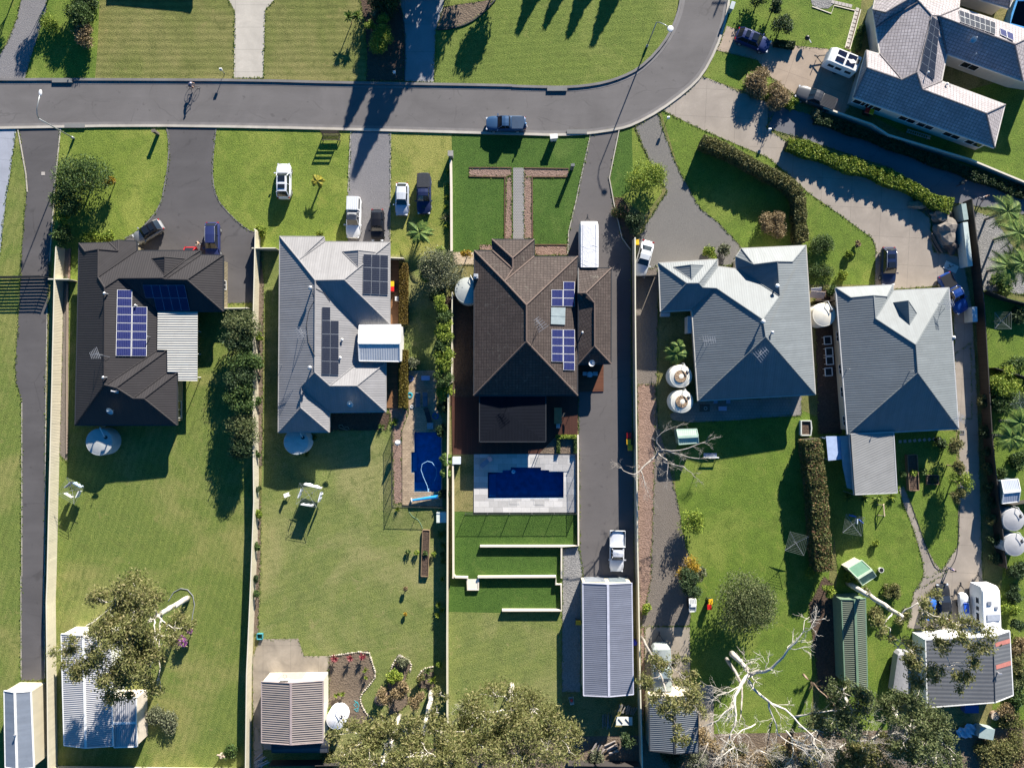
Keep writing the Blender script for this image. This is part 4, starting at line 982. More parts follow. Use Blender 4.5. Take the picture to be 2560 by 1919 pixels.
kerb(KW("02 190,160 190,1658; 03 182,0 184,880"),.08,.05,KERB,'driveway_edge'); kerb(KW("01 408,1000; 02 398,0 388,1658; 03 380,0 388,880"),.08,.06,KERB,'driveway_edge')
struct('gravel_drive',KW("10 820,1130 1165,1133; 11 1160,600 795,480; 10 795,1658"),.02,GR)
kerb(KW("10 818,1130 795,1658; 11 795,0"),.1,.05,KERB,'driveway_edge'); kerb(KW("10 1165,1133 1162,1658; 11 1158,560"),.06,.05,KERB,'driveway_edge')
struct('driveway',KW("20 680,1162 928,1108 842,1540 860,1658; 21 880,100 950,400 1028,500 1030,1658; 22 1045,600 1060,1658; 23 1060,80 590,80; 22 612,1658 585,1400 575,400 572,40; 21 572,800 480,560 488,350 560,50; 20 570,1658"),.02,ASM)
kerb(KW("20 678,1162 572,1640; 21 557,60 488,350 482,540"),.1,.05,KERB,'driveway_edge'); kerb(KW("20 928,1108 840,1540 862,1658; 21 882,110 950,400 1024,500"),.12,.12,KERB,'driveway_edge')
struct('gravel_drive',KW("20 1060,1090 1270,975 1300,1100 1380,1320 1440,1460 1545,1658; 21 1620,130 1800,280 1985,480 1900,640 1265,650 1250,1658; 22 1240,0 1260,330 1380,800 1430,1000 1500,1400 1600,1658; 23 1530,430 1100,440 1080,0; 22 1080,800; 21 1060,700 1080,420 1190,220; 20 1340,1658 1190,1400"),.014,GRB)
struct('driveway',KW("20 1060,1090 1270,975 1300,1100 1380,1320 1440,1460 1545,1658; 21 1620,130 1800,280 1985,480 1890,640 1265,640 1060,700 1090,400 1190,220; 20 1340,1658 1190,1400"),.02,gravel((.145,.138,.13),(.215,.205,.19),20,name='fine_gravel'))
struct('driveway',KW("20 1290,950 1500,800 1640,655 1965,790 2300,920; 30 -20,1100 250,1290 700,1480 1230,1658; 31 1250,70 1400,220 1420,500 1640,560 1700,650 1760,1000 1800,1658; 32 1820,500 1850,1658; 33 1900,500 1200,450 1260,130 1350,0; 32 1400,1658 1500,1600 1640,1400 1650,400 1610,400; 31 1600,800 920,850 930,480 900,400 600,180 340,0; 30 240,1560; 20 2211,1360 1980,1265 1620,1110"),.02,CONB)
struct('driveway',KW("20 1855,225 2300,380; 30 275,400 720,445 760,590 700,930 640,1000 440,940 270,860 -10,640; 20 2120,520 1765,435"),.024,concrete((.38,.30,.23),(4.0,3.6,0.0),.35))
struct('lane',KW("30 0,900 300,970 1000,1220 2400,1700; 31 2400,230 1780,120 1350,60; 30 1300,1610 1050,1450 300,1200 0,1110"),.028,asphalt((.13,.13,.145),.2,.2,7.0))
struct('path',KW("00 1960,-200 1975,0 2030,100 2018,672; 10 63,675 80,85 160,0 170,-200"),.02,CONP)
struct('driveway',KW("10 1150,-300 1190,0 1270,150 1290,350 1280,702 1535,712 1552,260 1620,80 1640,-300"),.02,concrete((.30,.30,.31),(7,3.6,0.0)))
struct('driveway',KW("00 160,-300 185,0 145,170 60,380 -10,490 -200,700 210,692 300,400 400,100 420,-300"),.02,GR)
# mulch beds
bed=lambda s,mat=MULCH,z=.03,name='garden_bed':struct(name,KW(s),z,mat)
bed("10 1190,-200 1270,130 1285,350 1280,702 950,700 960,480 940,200 900,0 930,-200",DARKMULCH)
bed("10 1620,60; 20 -180,0; 10 2060,0 1960,120 1840,200 1700,245 1560,258 1600,120",DIRT)
kerb(smooth_line(KW("10 1560,262 1700,250 1840,205 1960,122 2070,0"),1),.12,.15,DARKMET,'bed_edge')
kerb(smooth_line(KW("10 1190,0 1272,150 1290,350 1282,702"),1),.12,.12,DARKMET,'bed_edge')
bed("10 1840,1450; 20 -2,1450 -2,1530; 10 2165,1530 1840,1522"); bed("10 2165,1520; 20 -2,1520; 21 -2,410; 11 2150,410")
bed("20 105,1450 490,1460 485,1530 170,1530 105,1530"); bed("20 105,1530 172,1530; 21 178,400 105,400"); bed("21 195,458 480,458 480,545 195,545"); bed("11 1932,455 2040,455 2040,510 1932,500")
for s_ in ("20 490,1458 108,1452","20 168,1528 485,1528","20 174,1528; 21 178,400","10 1840,1448; 20 -2,1450","10 2160,1530 1840,1524","10 2150,1530; 11 2148,405","21 195,455 480,455"):
    kerb(KW(s_),.12,.10,timber((.16,.09,.055),.2),'bed_edge')
struct('paved_path',KW("20 10,1450 104,1450; 21 104,405 8,405"),.034,concrete((.30,.29,.28),(.3,.2,.5),0,.12,'pavers',.02))
bed("12 0,0; 11 20,300 70,800 62,1658; 12 55,700 20,720",DIRT,.02); bed("12 0,700 45,1060 38,1658; 13 20,500 -40,520",DIRT,.02)
bed("12 640,250 1120,240 1170,260 1130,400 700,400 630,415",DARKMULCH,.02)
bed("01 545,760 600,780; 02 580,0 585,680 510,600; 01 545,1000",GRB,.02); bed("01 560,490 618,490 605,745 548,745",GRB,.02)
kerb(KW("01 608,490 600,745"),.2,.14,MULCH,'bed_edge'); kerb(KW("01 590,800; 02 585,0 583,600"),.16,.25,concrete((.34,.27,.22),(.4,.2,.5)),'bed_edge')
bed("21 870,45 960,50 1010,150 1080,420 1025,495 950,410",DARKMULCH,.03)
bed("22 1085,0 1240,0 1240,400 1200,1658; 23 1210,0 1110,420 1085,0",MULCH,.03,'bark_ground'); bed("23 1110,440 1150,440 1160,1020 1120,1300",MULCH,.03)
bed("31 1230,100 1650,180 1640,540 1430,520 1410,240",DIRT,.03,'rubble_ground'); bed("31 1760,160 1950,220 2400,900 1850,850",PEB,.03,'pebble_ground')
bed("33 350,250 480,0 560,60 600,900 520,1060 440,1000",DARKMULCH,.03); bed("31 400,820 560,850; 32 630,0 640,430 430,430",DARKMULCH,.02); bed("12 1140,160; 12 1320,230 1260,400 1270,1030 1190,1030 1180,400",MULCH,.03)
bed("13 630,690 970,640 1040,860 900,1030 960,1200 1130,1250 700,1300 620,1300",DIRT,.03); bed("13 1150,840 1230,680 1350,760 1290,900 1320,1100 1150,1250 1130,1000",DIRT,.03); bed("13 1440,800 1530,780 1560,1000 1400,960",DIRT,.03)
bed("11 1570,900 1700,900; 12 1690,200 1560,120",DARKMULCH,.02)  # dark sheet under the shrub row, its colour standing in for shade on lawn
# edging stones as one rim each
def stones(path,label,col=(.42,.37,.30),r=.13,step=.27):
    pts=smooth_line(KW(path),1); rng=random.Random(len(path)); c=pts[0]; root=thing('stone_edging',label,'edging',(c.x,c.y,0)); m=MB(); m.ball((0,0,0),1,8); mt=paint(col,.8,0,.35,6.0)
    first=m.build('stone',mt,root,world=False); first.location=(0,0,0); k=0
    for a,b in zip(pts[:-1],pts[1:]):
        L=(b-a).length; t=0
        while t<L and k<100:
            p=a.lerp(b,t/L)-c; s=r*rng.uniform(.7,1.25); o=first if k==0 else first.copy()
            if k: COL.objects.link(o); o.parent=root
            o.location=(p.x,p.y,s*.3); o.scale=(s,s*rng.uniform(.7,1),s*.8); o.rotation_euler=(0,0,rng.uniform(0,3)); t+=step; k+=1
stones("13 640,690 970,642 1000,730 1040,860 990,930 900,1030 905,1100 960,1200 1030,1250 1130,1250",'curving rim of pale stones round the bed with pink plants')
stones("13 1155,840 1190,740 1240,680 1345,740 1330,830",'stone rim round the small bed in mid lawn'); stones("13 1400,870 1440,800 1530,782",'short stone rim by the red leaved plant')
# slabs
struct('slab',KW("13 -30,700 35,545 365,540 415,690 628,690 628,1500 -20,1500"),.05,concrete((.36,.31,.25),(3.6,3.4,0.0),0,.45),None,.05)
struct('slab',KW("23 1145,440 1535,440 1540,940 1740,940 1745,1450 1600,1450 1150,1100"),.05,concrete((.36,.31,.25),(3.6,3.8,0.0),.02,.35),None,.05)
struct('slab',KW("13 -20,1200 60,1430 60,1658 -20,1658"),.02,CONB)
struct('patio',KW("22 1360,260 1610,145 2400,120 2400,270 1950,310 1540,330 1380,310"),.05,concrete((.27,.25,.23),(.4,.4,.5),0,.3),None,.05)
struct('patio',KW("32 -60,100 290,100 285,270 -60,290"),.051,concrete((.27,.25,.23),(.4,.4,.5),0,.3),None,.05)
struct('path',smooth_line(KW("32 1170,880 1215,980 1330,1300 1410,1500 1500,1610 1560,1620; 33 1260,140; 32 1350,1658 1330,1500 1240,1200 1165,1030 1130,900"),1),.024,concrete((.32,.28,.24),(9,2.1,0.0)))
kerb(smooth_line(KW("32 1215,980 1330,1300 1400,1500 1450,1600 1530,1612 1600,1560 1640,1430 1655,1000"),1),.08,.06,DARKMET,'driveway_edge')
struct('path',KW("22 440,1420 580,1400 612,1658; 23 600,60 590,1000 430,1000"),.03,PEB); struct('path',KW("31 1600,1400 1750,1300; 32 1760,300 1620,300"),.026,CONB)
struct('deck',KW("12 1690,30; 22 570,30 565,445 380,450 270,600; 12 1700,605"),.15,timber((.085,.032,.02),.14,1.5708),None,.14); struct('deck',KW("21 572,1485 790,1485; 22 790,62 572,66"),.12,timber((.16,.06,.03),.14),None,.1)
struct('deck',KW("12 1705,0 1880,0 1880,110 1705,110; 12 1705,0"),.17,DARKMULCH); 
struct('deck',KW("11 1150,570 1235,600; 12 1225,205 1125,205; 11 1125,1500"),.12,timber((.26,.13,.06),.14),None,.1)
struct('side_path',KW("11 1700,900 1890,900; 12 1890,60 1705,60"),.03,DARKMULCH)
# pools
def pool(label,outer,inner,wcol,pav,step=None,zt=.12):
    # paving with a true opening: build paving as triangles between outer and inner rim
    o=[(p.x,p.y) for p in KW(outer)]; i_=[(p.x,p.y) for p in KW(inner)]
    bm=bmesh.new(); vo=[bm.verts.new((x,y,zt)) for x,y in o]; vi=[bm.verts.new((x,y,zt)) for x,y in i_]
    eo=[bm.edges.new((vo[k],vo[(k+1)%len(vo)])) for k in range(len(vo))]; ei=[bm.edges.new((vi[k],vi[(k+1)%len(vi)])) for k in range(len(vi))]
    bmesh.ops.triangle_fill(bm,use_beauty=True,use_dissolve=False,edges=eo+ei)
    bmesh.ops.recalc_face_normals(bm,faces=bm.faces)
    for f in bm.faces:
        if f.normal.z<0: f.normal_flip()
    me=bpy.data.meshes.new('pool_paving'); bm.to_mesh(me); bm.free(); me.materials.append(pav); ob=bpy.data.objects.new('pool_paving',me); COL.objects.link(ob); ob['kind']='structure'
    cx=sum(x for x,y in i_)/len(i_); cy=sum(y for x,y in i_)/len(i_); root=thing('swimming_pool',label,'swimming pool',(cx,cy,0))
    m=MB(); n=len(i_); m.add([(x,y,-.8) for x,y in i_]+[(x,y,zt) for x,y in i_],[(k,(k+1)%n,n+(k+1)%n,n+k) for k in range(n)]); m.build('pool_wall',paint((.10,.30,.55),.4),root)
    m=MB(); m.sheet(i_,-.8); m.build('pool_floor',paint((.22,.50,.75),.6,0,.25,1.5),root)
    for k,(x0,x1,y0,y1) in enumerate(step or ()):
        a=W(x0,y0); b=W(x1,y1); m=MB(); m.box(((a.x+b.x)/2,(a.y+b.y)/2,-.65+.1*k),(abs(b.x-a.x),abs(b.y-a.y),.5+.2*k)); m.build('pool_step',paint((.30,.58,.8),.6),root)
    m=MB(); m.sheet(i_,-.02); m.build('water',water_mat(wcol),root); return root
PAVC=concrete((.62,.60,.58),(1.2,.8,.5,1),0,.15,'travertine',.008); PAVB=concrete((.50,.38,.26),(.42,.24,.5,1),0,.25,'clay_pavers',.015)
P1=pool('large dark blue swimming pool in pale stone paving',"12 1882,602; 22 552,602 552,1105; 12 1882,1105","12 2002,760 2130,760 2130,740 2200,740 2200,717; 22 250,717 250,740 320,740 320,757 445,757 445,980; 12 2002,984",(.16,.52,.72),PAVC,((1222,1240,1185,1243),(1256,1285,1170,1180)))
P2=pool('narrow blue swimming pool in tan brick paving',"11 1310,1540 1560,1540; 12 1560,200 1610,300 1610,1060 1265,1040 1265,400 1322,250","12 1368,415 1600,415 1600,926 1368,926 1368,762 1342,762 1342,585 1368,585",(.26,.72,.92),PAVB,((1030,1042,1132,1178),(1036,1066,1205,1226)))
m=MB(); m.tube([W(*q,.0) for q in K("12 1485,935 1480,880 1445,800 1425,740 1435,690 1480,665 1520,675 1560,730 1560,790 1540,835")],.035,6); m.tube([W(*q,.0) for q in K("12 1485,940 1490,900")],.09,6); o=m.build('pool_hose',paint((.25,.45,.65),.4)); tag(o,'pale blue cleaner hose looping in the narrow pool','hose')
m=MB(); m.ball(W(*K1("22 12,755"),.1),.28,14); o=m.build('beach_ball',paint((.05,.35,.6),.3)); tag(o,'light blue ball floating in the large pool','ball')
for k,(q) in enumerate(("22 230,1015","22 20,1012")):
    p=W(*K1(q),.12); m=MB(); m.box((p.x,p.y,.13),(1.3,.75,.02)); o=m.build('pool_hatch',PAVC); tag(o,('pale square pump hatch below the steps of the large pool','pale square hatch centred below the large pool')[k],'hatch')
# house C terraces: cream walls
CW=paint((.62,.56,.46),.7,0,.06); CW2=paint((.66,.62,.52),.7,0,.08)
def wall(s,h,label,mat=CW,w=.2,name='garden_wall',z0=0.0):
    pts=[W(x,y,h) for x,y in K(s)]; o=wall_mb(pts,w,h,z0).build(name,mat); tag(o,label,'wall'); return o
wall("12 1700,690 1703,1658; 13 1700,20",.9,'cream rendered wall down the left side of the terraces')
wall("22 570,440 575,1395 440,1400 0,1400; 12 1935,1400",.55,'cream L shaped wall right of the pool terrace')
wall("22 428,1405; 23 428,20",.5,'cream wall along right edge of middle terrace'); wall("12 1712,1650; 13 1720,12 1830,15",.5,'short cream wall left of the terrace steps')
wall("13 1915,12; 23 380,8 380,75 425,75 428,300 0,300; 13 2125,300",.6,'cream wall wrapping lowest grass terrace')
o=wall("13 1825,18 1828,120 1920,120 1920,18",.35,'cream stepped landing wall between terraces'); struct('landing',KW("13 1830,20 1915,20 1915,115 1830,115"),.3,CW2)

struct('patio',KW("11 1702,520 1885,520 1885,628 1702,628"),.06,concrete((.55,.44,.32),(.4,.4,.5),0,.2,'tan_pavers'),None,.04)

bed("22 235,598 375,452 562,452 562,598",DIRT,.19)
# ================= HOUSES
T=0.475
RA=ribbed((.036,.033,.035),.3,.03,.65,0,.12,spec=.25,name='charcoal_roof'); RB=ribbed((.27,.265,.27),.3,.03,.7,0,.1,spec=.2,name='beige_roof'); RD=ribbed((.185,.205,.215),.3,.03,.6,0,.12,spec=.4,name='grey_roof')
RCt=tiled((.062,.047,.042),(.082,.063,.056),.42,.36); RFt=tiled((.33,.30,.31),(.41,.375,.385),.42,.36,name='pale_tiles')
BRICKC=concrete((.42,.36,.24),(.25,.09,.5,1),0,.1,'cream_brick',.01); RENDER=paint((.50,.44,.34),.8,0,.06); BRICKR=concrete((.26,.16,.11),(.25,.09,.5,1),0,.1,'brown_brick',.01); RENDW=paint((.50,.46,.40),.8,0,.06)
HA=house('house','charcoal roofed house with pale patio cover between long cream fences','house',
"a:01:683,443:e b:01:945,435:e c:01:1025,415:e d:01:1182,425:e e_:01:1182,505:e f:01:1730,505:e g:01:1733,541:e h:01:1928,545:e i:01:1928,1030:e j:01:1360,1035:e k:01:1360,1366:e l:01:1441,1368:e m:01:1441,1558:e n:01:1532,1560:e o:02:1530,355:e p:02:648,355:e "
"R1:01:738,516 R2:01:850,495 R3:01:848,735 R4:01:905,825 R5:01:1025,745 R6:01:1400,742 R7:01:1430,752 R8:01:1618,757 R9:02:900,5 R10:02:915,8 R11:02:1005,30 R12:02:1150,122 R13:02:1245,124 R2b:01:1020,510 R7b:01:1620,578",
["a b R2b R2 R1","p a R1 R2 R3 R4 R9","~b c R2b","~c d e_ R3 R2 R2b","e_ f R7b R6 R5 R4 R3","g h R8 R7","~f g R7 R6 R7b","h i R8","i j R5 R6 R7 R8","j k R10 R9 R4 R5","k l R11 R10","l m R12 R11","m n R13 R12","n o R13","o p R9 R10 R11 R12 R13"],2.7,T,RA,DARKMET,BRICKC,.09)
# small gablet on the front slope
def gablet(H,key,a,b,c,d,lift,mats,name='gablet'):
    # a left foot, b ridge front, c ridge back (on slope), d right foot: tile coords on the face
    A,C,D=[on_face(H,key,*K1(q),.01) for q in(a,c,d)]; bp=on_face(H,key,*K1(b),0); B=W(*K1(b),max(bp.z+.3,C.z+lift)); m=MB()
    for tri in((A,B,C),(B,D,C),(A,D,B)):
        n=(tri[1]-tri[0]).cross(tri[2]-tri[0]).normalized(); n=-n if n.z<0 else n; dn=Vector((n.x,n.y,0)); dn=dn.normalized() if dn.length>1e-3 else Vector((0,-1,0)); ev=Vector((-dn.y,dn.x,0))
        m.add(tri,[(0,1,2)],[[(p.dot(ev),p.dot(dn)) for p in tri]])
    m.build(name,mats,H.root); e=MB(); 
    for p,q in((A,C),(D,C),(B,C),(A,B),(B,D)): e.tube([p,q],.05,5)
    e.build('gablet_flashing',mats,H.root)
gablet(HA,"e_ f R7b R6 R5 R4 R3","01 1310,575","01 1423,560","01 1418,716","01 1600,575",.0,RA)
solar(HA,"j k R10 R9 R4 R5","01 1010,842 1275,848 1268,1418 998,1415",2,8,skip=((1,0),(1,1)))
solar(HA,"i j R5 R6 R7 R8","01 1232,803 1592,803 1640,1025 1280,1025",5,2,skip=((0,1),),dark='blue')
for q in("01 925,880","01 915,1600"): vent(HA,"p a R1 R2 R3 R4 R9",q,.6,.13)
vent(HA,"j k R10 R9 R4 R5","01 1182,980",.35,.1,WHITE); vent(HA,"j k R10 R9 R4 R5","01 1300,1250",.7,.05)
antenna(HA,"p a R1 R2 R3 R4 R9","01 895,1405",1.9,200,1.0); dish(HA,"o p R9 R10 R11 R12 R13","02 985,225",.45,170)
m=MB(); p=on_face(HA,"o p R9 R10 R11 R12 R13",*K1("02 1010,65")); m.tube([p,p+Vector((0,0,.5)),p+Vector((-.4,.1,.62))],.09,8); m.box(p,(.4,.4,.1)); m.build('flue',ALU,HA.root)
for q,w in(("02 1575,220",2.2),("01 1975,800",1.2)): window(HA,q,w,1.6,.6)
# patio cover of house A
pc=[W(x,y,2.95) for x,y in K("01 1362,1035 1702,1035 1700,1632 1537,1628 1535,1560 1445,1555 1442,1362 1358,1360")]
HP=thing('patio_cover','pale corrugated patio cover joined to the charcoal house','patio cover',(pc[0].x,pc[0].y,0)); m=MB(); n=len(pc); zz=lambda p:(2.95-.03*(p.x-pc[0].x))
m.add([(p.x,p.y,zz(p)) for p in pc]+[(p.x,p.y,zz(p)-.06) for p in pc],[tuple(range(n))[::-1],tuple(range(n,2*n))]+[(i,(i+1)%n,n+(i+1)%n,n+i) for i in range(n)],[[(p.y,p.x) for p in pc][::-1],[(p.y,p.x) for p in pc]]+[[(0,0)]*4]*n)
m.build('roof',ribbed((.5,.49,.45),.3,.06,.4,0,.5,name='white_ribbed'),HP); m=MB()
for q in("01 1765,1205","01 1765,1400","01 1765,1600"): m=MB(); p=W(*K1(q),0.1); m.tube([(p.x-.5,p.y,0),(p.x-.5,p.y,2.75)],.05,8); m.bar((p.x-1.6,p.y,2.72),(p.x-.2,p.y,2.72),.08); m.build('post',WHITE,HP)
# ---- B
HB=house('house','beige ribbed roof house with two black solar arrays','house',
"a:11:205,383:e b:11:586,386:e c:11:592,428:e d:11:1156,434:e e_:11:1156,1140:e f:11:888,1165:e g:11:885,1470:e h:11:1122,1472:e i:12:1122,240:e j:12:632,245:e k:12:632,415:e l:12:192,417:e "
"R1:11:372,585 R3:11:512,762 R4:11:762,757 R5:11:507,1556 R6:12:390,20 R7:12:386,203 R8:12:637,14 R9:12:872,14 R10:12:393,60",
["a b R1","l a R1 R3 R5 R6 R10 R7","~b c R1","c d R4 R3 R1","d e_ R4","e_ f R3 R4","f g R8 R5 R3","g h R9 R8","h i R9","i j R10 R6 R5 R8 R9","j k R7 R10","k l R7"],2.8,T,RB,paint((.30,.29,.28),.5),RENDW,.08)
gablet(HB,"c d R4 R3 R1","11 745,515","11 885,503","11 880,652","11 1040,520",.0,RB)
solar(HB,"d e_ R4","11 928,533 1142,545 1140,890 922,880",3,3,dark=True)
solar(HB,"f g R8 R5 R3","11 570,990 716,992 714,1580 566,1575",2,5,skip=((1,0),),dark=True)
vent(HB,"l a R1 R3 R5 R6 R10 R7","11 485,835",.7,.17,ALU,True); vent(HB,"l a R1 R3 R5 R6 R10 R7","11 480,1518",.7,.17,ALU,True)
for q in("11 748,1275","11 732,1430"): vent(HB,"f g R8 R5 R3",q,.25,.13,WHITE)
vent(HB,"l a R1 R3 R5 R6 R10 R7","11 225,1490",1.2,.04); antenna(HB,"l a R1 R3 R5 R6 R10 R7","11 425,1225",2.0,130,1.3); dish(HB,"i j R10 R6 R5 R8 R9","12 830,165",.42,160)
m=MB(); m.tube([on_face(HB,"l a R1 R3 R5 R6 R10 R7",*p,.06) for p in K("11 490,865 510,925 455,1030 435,1150 450,1290 510,1415")],.035,5); m.tube([on_face(HB,"f g R8 R5 R3",*p,.06) for p in K("11 515,830 590,870 640,940")],.03,5); m.build('cable',BLACK,HB.root)
# ridge gable cover of B
PB=gable('patio_roof','small white and steel blue ribbed gable roof beside beige house','patio roof',"11 892,1150 1250,1146 1243,1462 890,1456",3.5,.55,'h',ribbed((.62,.64,.66),.3,.04,.35,0,.25,name='white_steel'),WHITE,WHITE)
# ---- C
HC=house('house','brown tiled roof house beside the large pool','house',
"a:11:1885,505:e b:11:2042,506:e c:11:2038,408:e d:21:192,409:e e_:21:192,556:e f:21:567,556:e g:22:567,98:e h:12:1880,98:e J1:21:5,570 J2:21:6,665 K:11:2147,772 M:21:125,975 N:21:125,1290",
["c d J1","~b c J1 J2","~d e_ K J2 J1","a b J2 K","e_ f M K","h a K M N","g h N","f g N M"],2.75,T,RCt,DARKMET,BRICKR,.11,capmat=paint((.12,.085,.07),.8))
HC2=house('house_wing','brown tiled side wing with valley roof beside the drive','house wing',
"a:21:572,655:e b:21:859,656:e c:21:856,1483:e d:21:572,1490:e P:21:638,872 Q:21:712,960 S:21:713,1330 O:21:572,872:z3.8",
["a b P O","b c S Q P","c d S","~d O P Q S"],2.6,T,RCt,DARKMET,BRICKR,.1,capmat=paint((.12,.085,.07),.8))
solar(HC,"f g N M","21 340,770 544,773 541,988 340,985",2,3,skip=((0,0),)); solar(HC,"f g N M","21 341,1184 544,1187 543,1540 341,1534",2,5,skip=((0,4),))
m=MB(); q=[on_face(HC,"f g N M",*p,.12) for p in K("21 338,995 462,998 458,1145 336,1140")]; q2=[x-Vector((0,0,.12)) for x in q]; m.add(q+q2,[(0,1,2,3),(0,1,5,4),(1,2,6,5),(2,3,7,6),(3,0,4,7)]); m.bar(q[0].lerp(q[3],.5),q[1].lerp(q[2],.5),.06); o=m.build('solar_water_heater',paint((.26,.31,.32),.25),HC.root)
antenna(HC,"f g N M","21 235,1150",2.3,125,1.5); dish(HC2,"c d S","21 690,1480",.4,80)
vent(HC2,"~d O P Q S".lstrip('~'),"21 605,1215",.4,.12,ALU); m=MB(); p=W(*K1("11 1900,728"),3.3); m.box(p,(.55,.55,.7)); m.tube([p,p+Vector((0,0,.7))],.16,12); m.build('chimney',paint((.5,.52,.54),.4,.4),HC.root)
AN=house('verandah','flat hipped verandah roof with house shade painted in, between brown house and pool','verandah',"a:12:1930,103:e b:22:292,103:e c:22:292,497:e d:12:1930,497:e O:22:-40,240:z2.72",["~a b O","~b c O","~c d O","~d a O"],2.6,.03,ribbed((.008,.010,.016),.4,.02,.95,0,.1,spec=.1,name='shade_dark_metal'),DARKMET,BRICKR,0,walls=False)  # near-black roof colour stands in for the brown house's shade
m=MB()
for x,y in K("12 1945,480; 22 275,480 275,300"): p=W(x,y,2.4); m=MB(); m.tube([(p.x,p.y,0),(p.x,p.y,2.4)],.06,8); m.build('post',DARKMET,AN.root)
# ---- D
HD=house('house','blue grey ribbed roof house with two tanks on left side','house',
"a:21:1265,612:e b:21:1777,580:e c:21:1777,641:e d:21:1935,662:e e_:21:1935,556:e f:21:1980,487:e g:31:328,461:e h:32:410,90:e i:22:1605,146:e j:21:1553,1021:e k:21:1282,1035:e "
"A1:21:1508,787 A2:21:1612,786 A3:21:1645,824 A4:21:1765,830 A5:21:2168,1102 A6:21:2190,1250 B1:21:2088,625 B2:31:80,600 B3:31:212,602 B4:31:100,898",
["a b A2 A1","k a A1","~b c A3 A2","c d B4 A5 A4 A3","j k A1 A2 A3 A4","i j A4 A5 A6","h i A6","g h A6 A5 B4 B2 B3","~f g B3 B2 B1","~e_ f B1","~d e_ B1 B2 B4"],2.8,T,RD,paint((.42,.40,.36),.5),RENDW,.07)
gablet(HD,"a b A2 A1","21 1392,648","21 1545,628","21 1550,757","21 1655,632",.0,RD)
for q,wl in(("21 2155,1120",True),("31 25,1215",False)): vent(HD,"i j A4 A5 A6" if wl else "g h A6 A5 B4 B2 B3",q,.5,.15,WHITE if wl else ALU,wl)
vent(HD,"~d e_ B1 B2 B4"[1:],"31 65,815",.5,.15,WHITE,True); antenna(HD,"i j A4 A5 A6","21 1660,1290",2.4,10,1.4); antenna(HD,"h i A6","21 2110,1400",2.0,40,1.5)
for q in("21 1255,800","21 1255,960","21 1540,1300"): window(HD,q,1.0,1.1,1.0)
# ---- E
HE=house('house','blue grey ribbed roof house beside the dark timber fence','house',
"a:31:585,826:e b:31:1080,801:e c:31:1080,851:e d:31:1563,826:e e_:32:1647,386:e f:32:685,436:e A1:31:715,911 A2:31:912,893 A2b:31:1028,903 A3:31:928,1092 A4:31:1275,1318 A5:31:1292,1560",
["a b A2b A2 A1","f a A1 A2 A3 A4 A5","~b c A3 A2 A2b","c d A4 A3","d e_ A5 A4","e_ f A5"],2.8,T,RD,paint((.42,.42,.42),.5),RENDER,.07)
gablet(HE,"c d A4 A3","31 1082,955","31 1212,938","31 1222,1145","31 1285,1048",.2,RD)
for q in("31 680,1530","31 1222,1545"): vent(HE,"f a A1 A2 A3 A4 A5",q,.7,.06,ALU)
antenna(HE,"d e_ A5 A4","31 1500,975",1.6,20,1.0); antenna(HE,"e_ f A5","32 1620,290",1.2,60,.8); vent(HE,"d e_ A5 A4","31 1600,1255",.1,.16,WHITE)
for q in("32 618,70","32 640,320","31 560,1250","32 640,-130"): window(HE,q,1.3,1.1,.9)
# annex of E
AE=house('garage','flat grey ribbed annex roof behind the rightmost grey house','garage',"a:32:705,430:e b:32:1085,412:e c:32:1115,938:e d:32:745,955:e U:32:715,430:z3.3 V:32:752,953:z3.3",["~a b c V U","~a U V d".replace('a U V d','d a U V')],3.0,.02,ribbed((.27,.27,.265),.3,.03,.5,0,.25,name='grey_ribbed'),paint((.42,.42,.42),.5),paint((.40,.43,.46),.6),.0,inset=.15)
m=MB(); c=[W(x,y,2.5) for x,y in K("32 632,448 706,445 745,950 735,912 690,895 650,700")]; m.add([(p.x,p.y,2.5-.25*(i in(0,3,4,5))) for i,p in enumerate(c)],[(0,1,2,3,4,5)],[[(p.y,p.x) for p in c]]); o=m.build('side_awning',ribbed((.36,.39,.42),.4,.02,.5,0,.1,name='awning'),AE.root)
m=MB(); q=[W(x,y,2.0) for x,y in K("32 500,450 640,448 650,648 520,660")]; m.prism([(p.x,p.y) for p in q],1.9,2.02); q=[W(x,y,2.1) for x,y in K("32 485,470 505,465 520,655 500,650")]
for p in q: m.tube([(p.x+.3,p.y,0),(p.x+.3,p.y,1.95)],.04,6)
o=m.build('shade_awning',paint((.34,.42,.60),.4)); tag(o,'pale blue awning between hedge and grey annex','awning')
# ---- F (top right, pale tiles) 
HF=house('house','large pale tiled house on the upper right','house',
"a:30:850,437:e b:30:965,468:e c:30:930,236:e d:30:905,85:e e_:30:935,-60:e f:30:1660,-60:e g:30:1650,70:e h:30:2330,290:e i:30:2440,740:e j:30:2200,703:e k:30:1545,468:e l:30:1500,702:e m:30:2047,905:e n:30:1955,1277:e o:30:738,842:e "
"R1:30:857,588 R2:30:1156,690 R3:30:1283,628 R4:30:1330,772 R5:30:1884,980 R6:30:1412,136 R7:30:1480,140 R8:30:1302,14 R9:30:1010,110 R10:30:2130,385 R11:30:1250,-30",
["n o R1 R2 R3 R4 R5","~a b R2 R1","~o a R1","~l m R5 R4","m n R5","~b c R8 R6 R3 R2","~k l R4 R3 R6 R7","~j k R7 R10","~g h R10 R7","~h i j R10","~c d R9 R11 R8","~d e_ R11 R9","~e_ f g R7 R6 R8 R11"],3.1,T,RFt,paint((.60,.56,.5),.6),RENDW,.1,inset=.55)
for k_,z in (('x',0),): pass
solar(HF,"k l R4 R3 R6 R7","30 1418,140 1487,190 1437,690 1310,600",2,7,dark=True)
solar(HF,"g h R10 R7","30 1650,85 1965,195 1965,300 1660,190",7,2,dark=True)
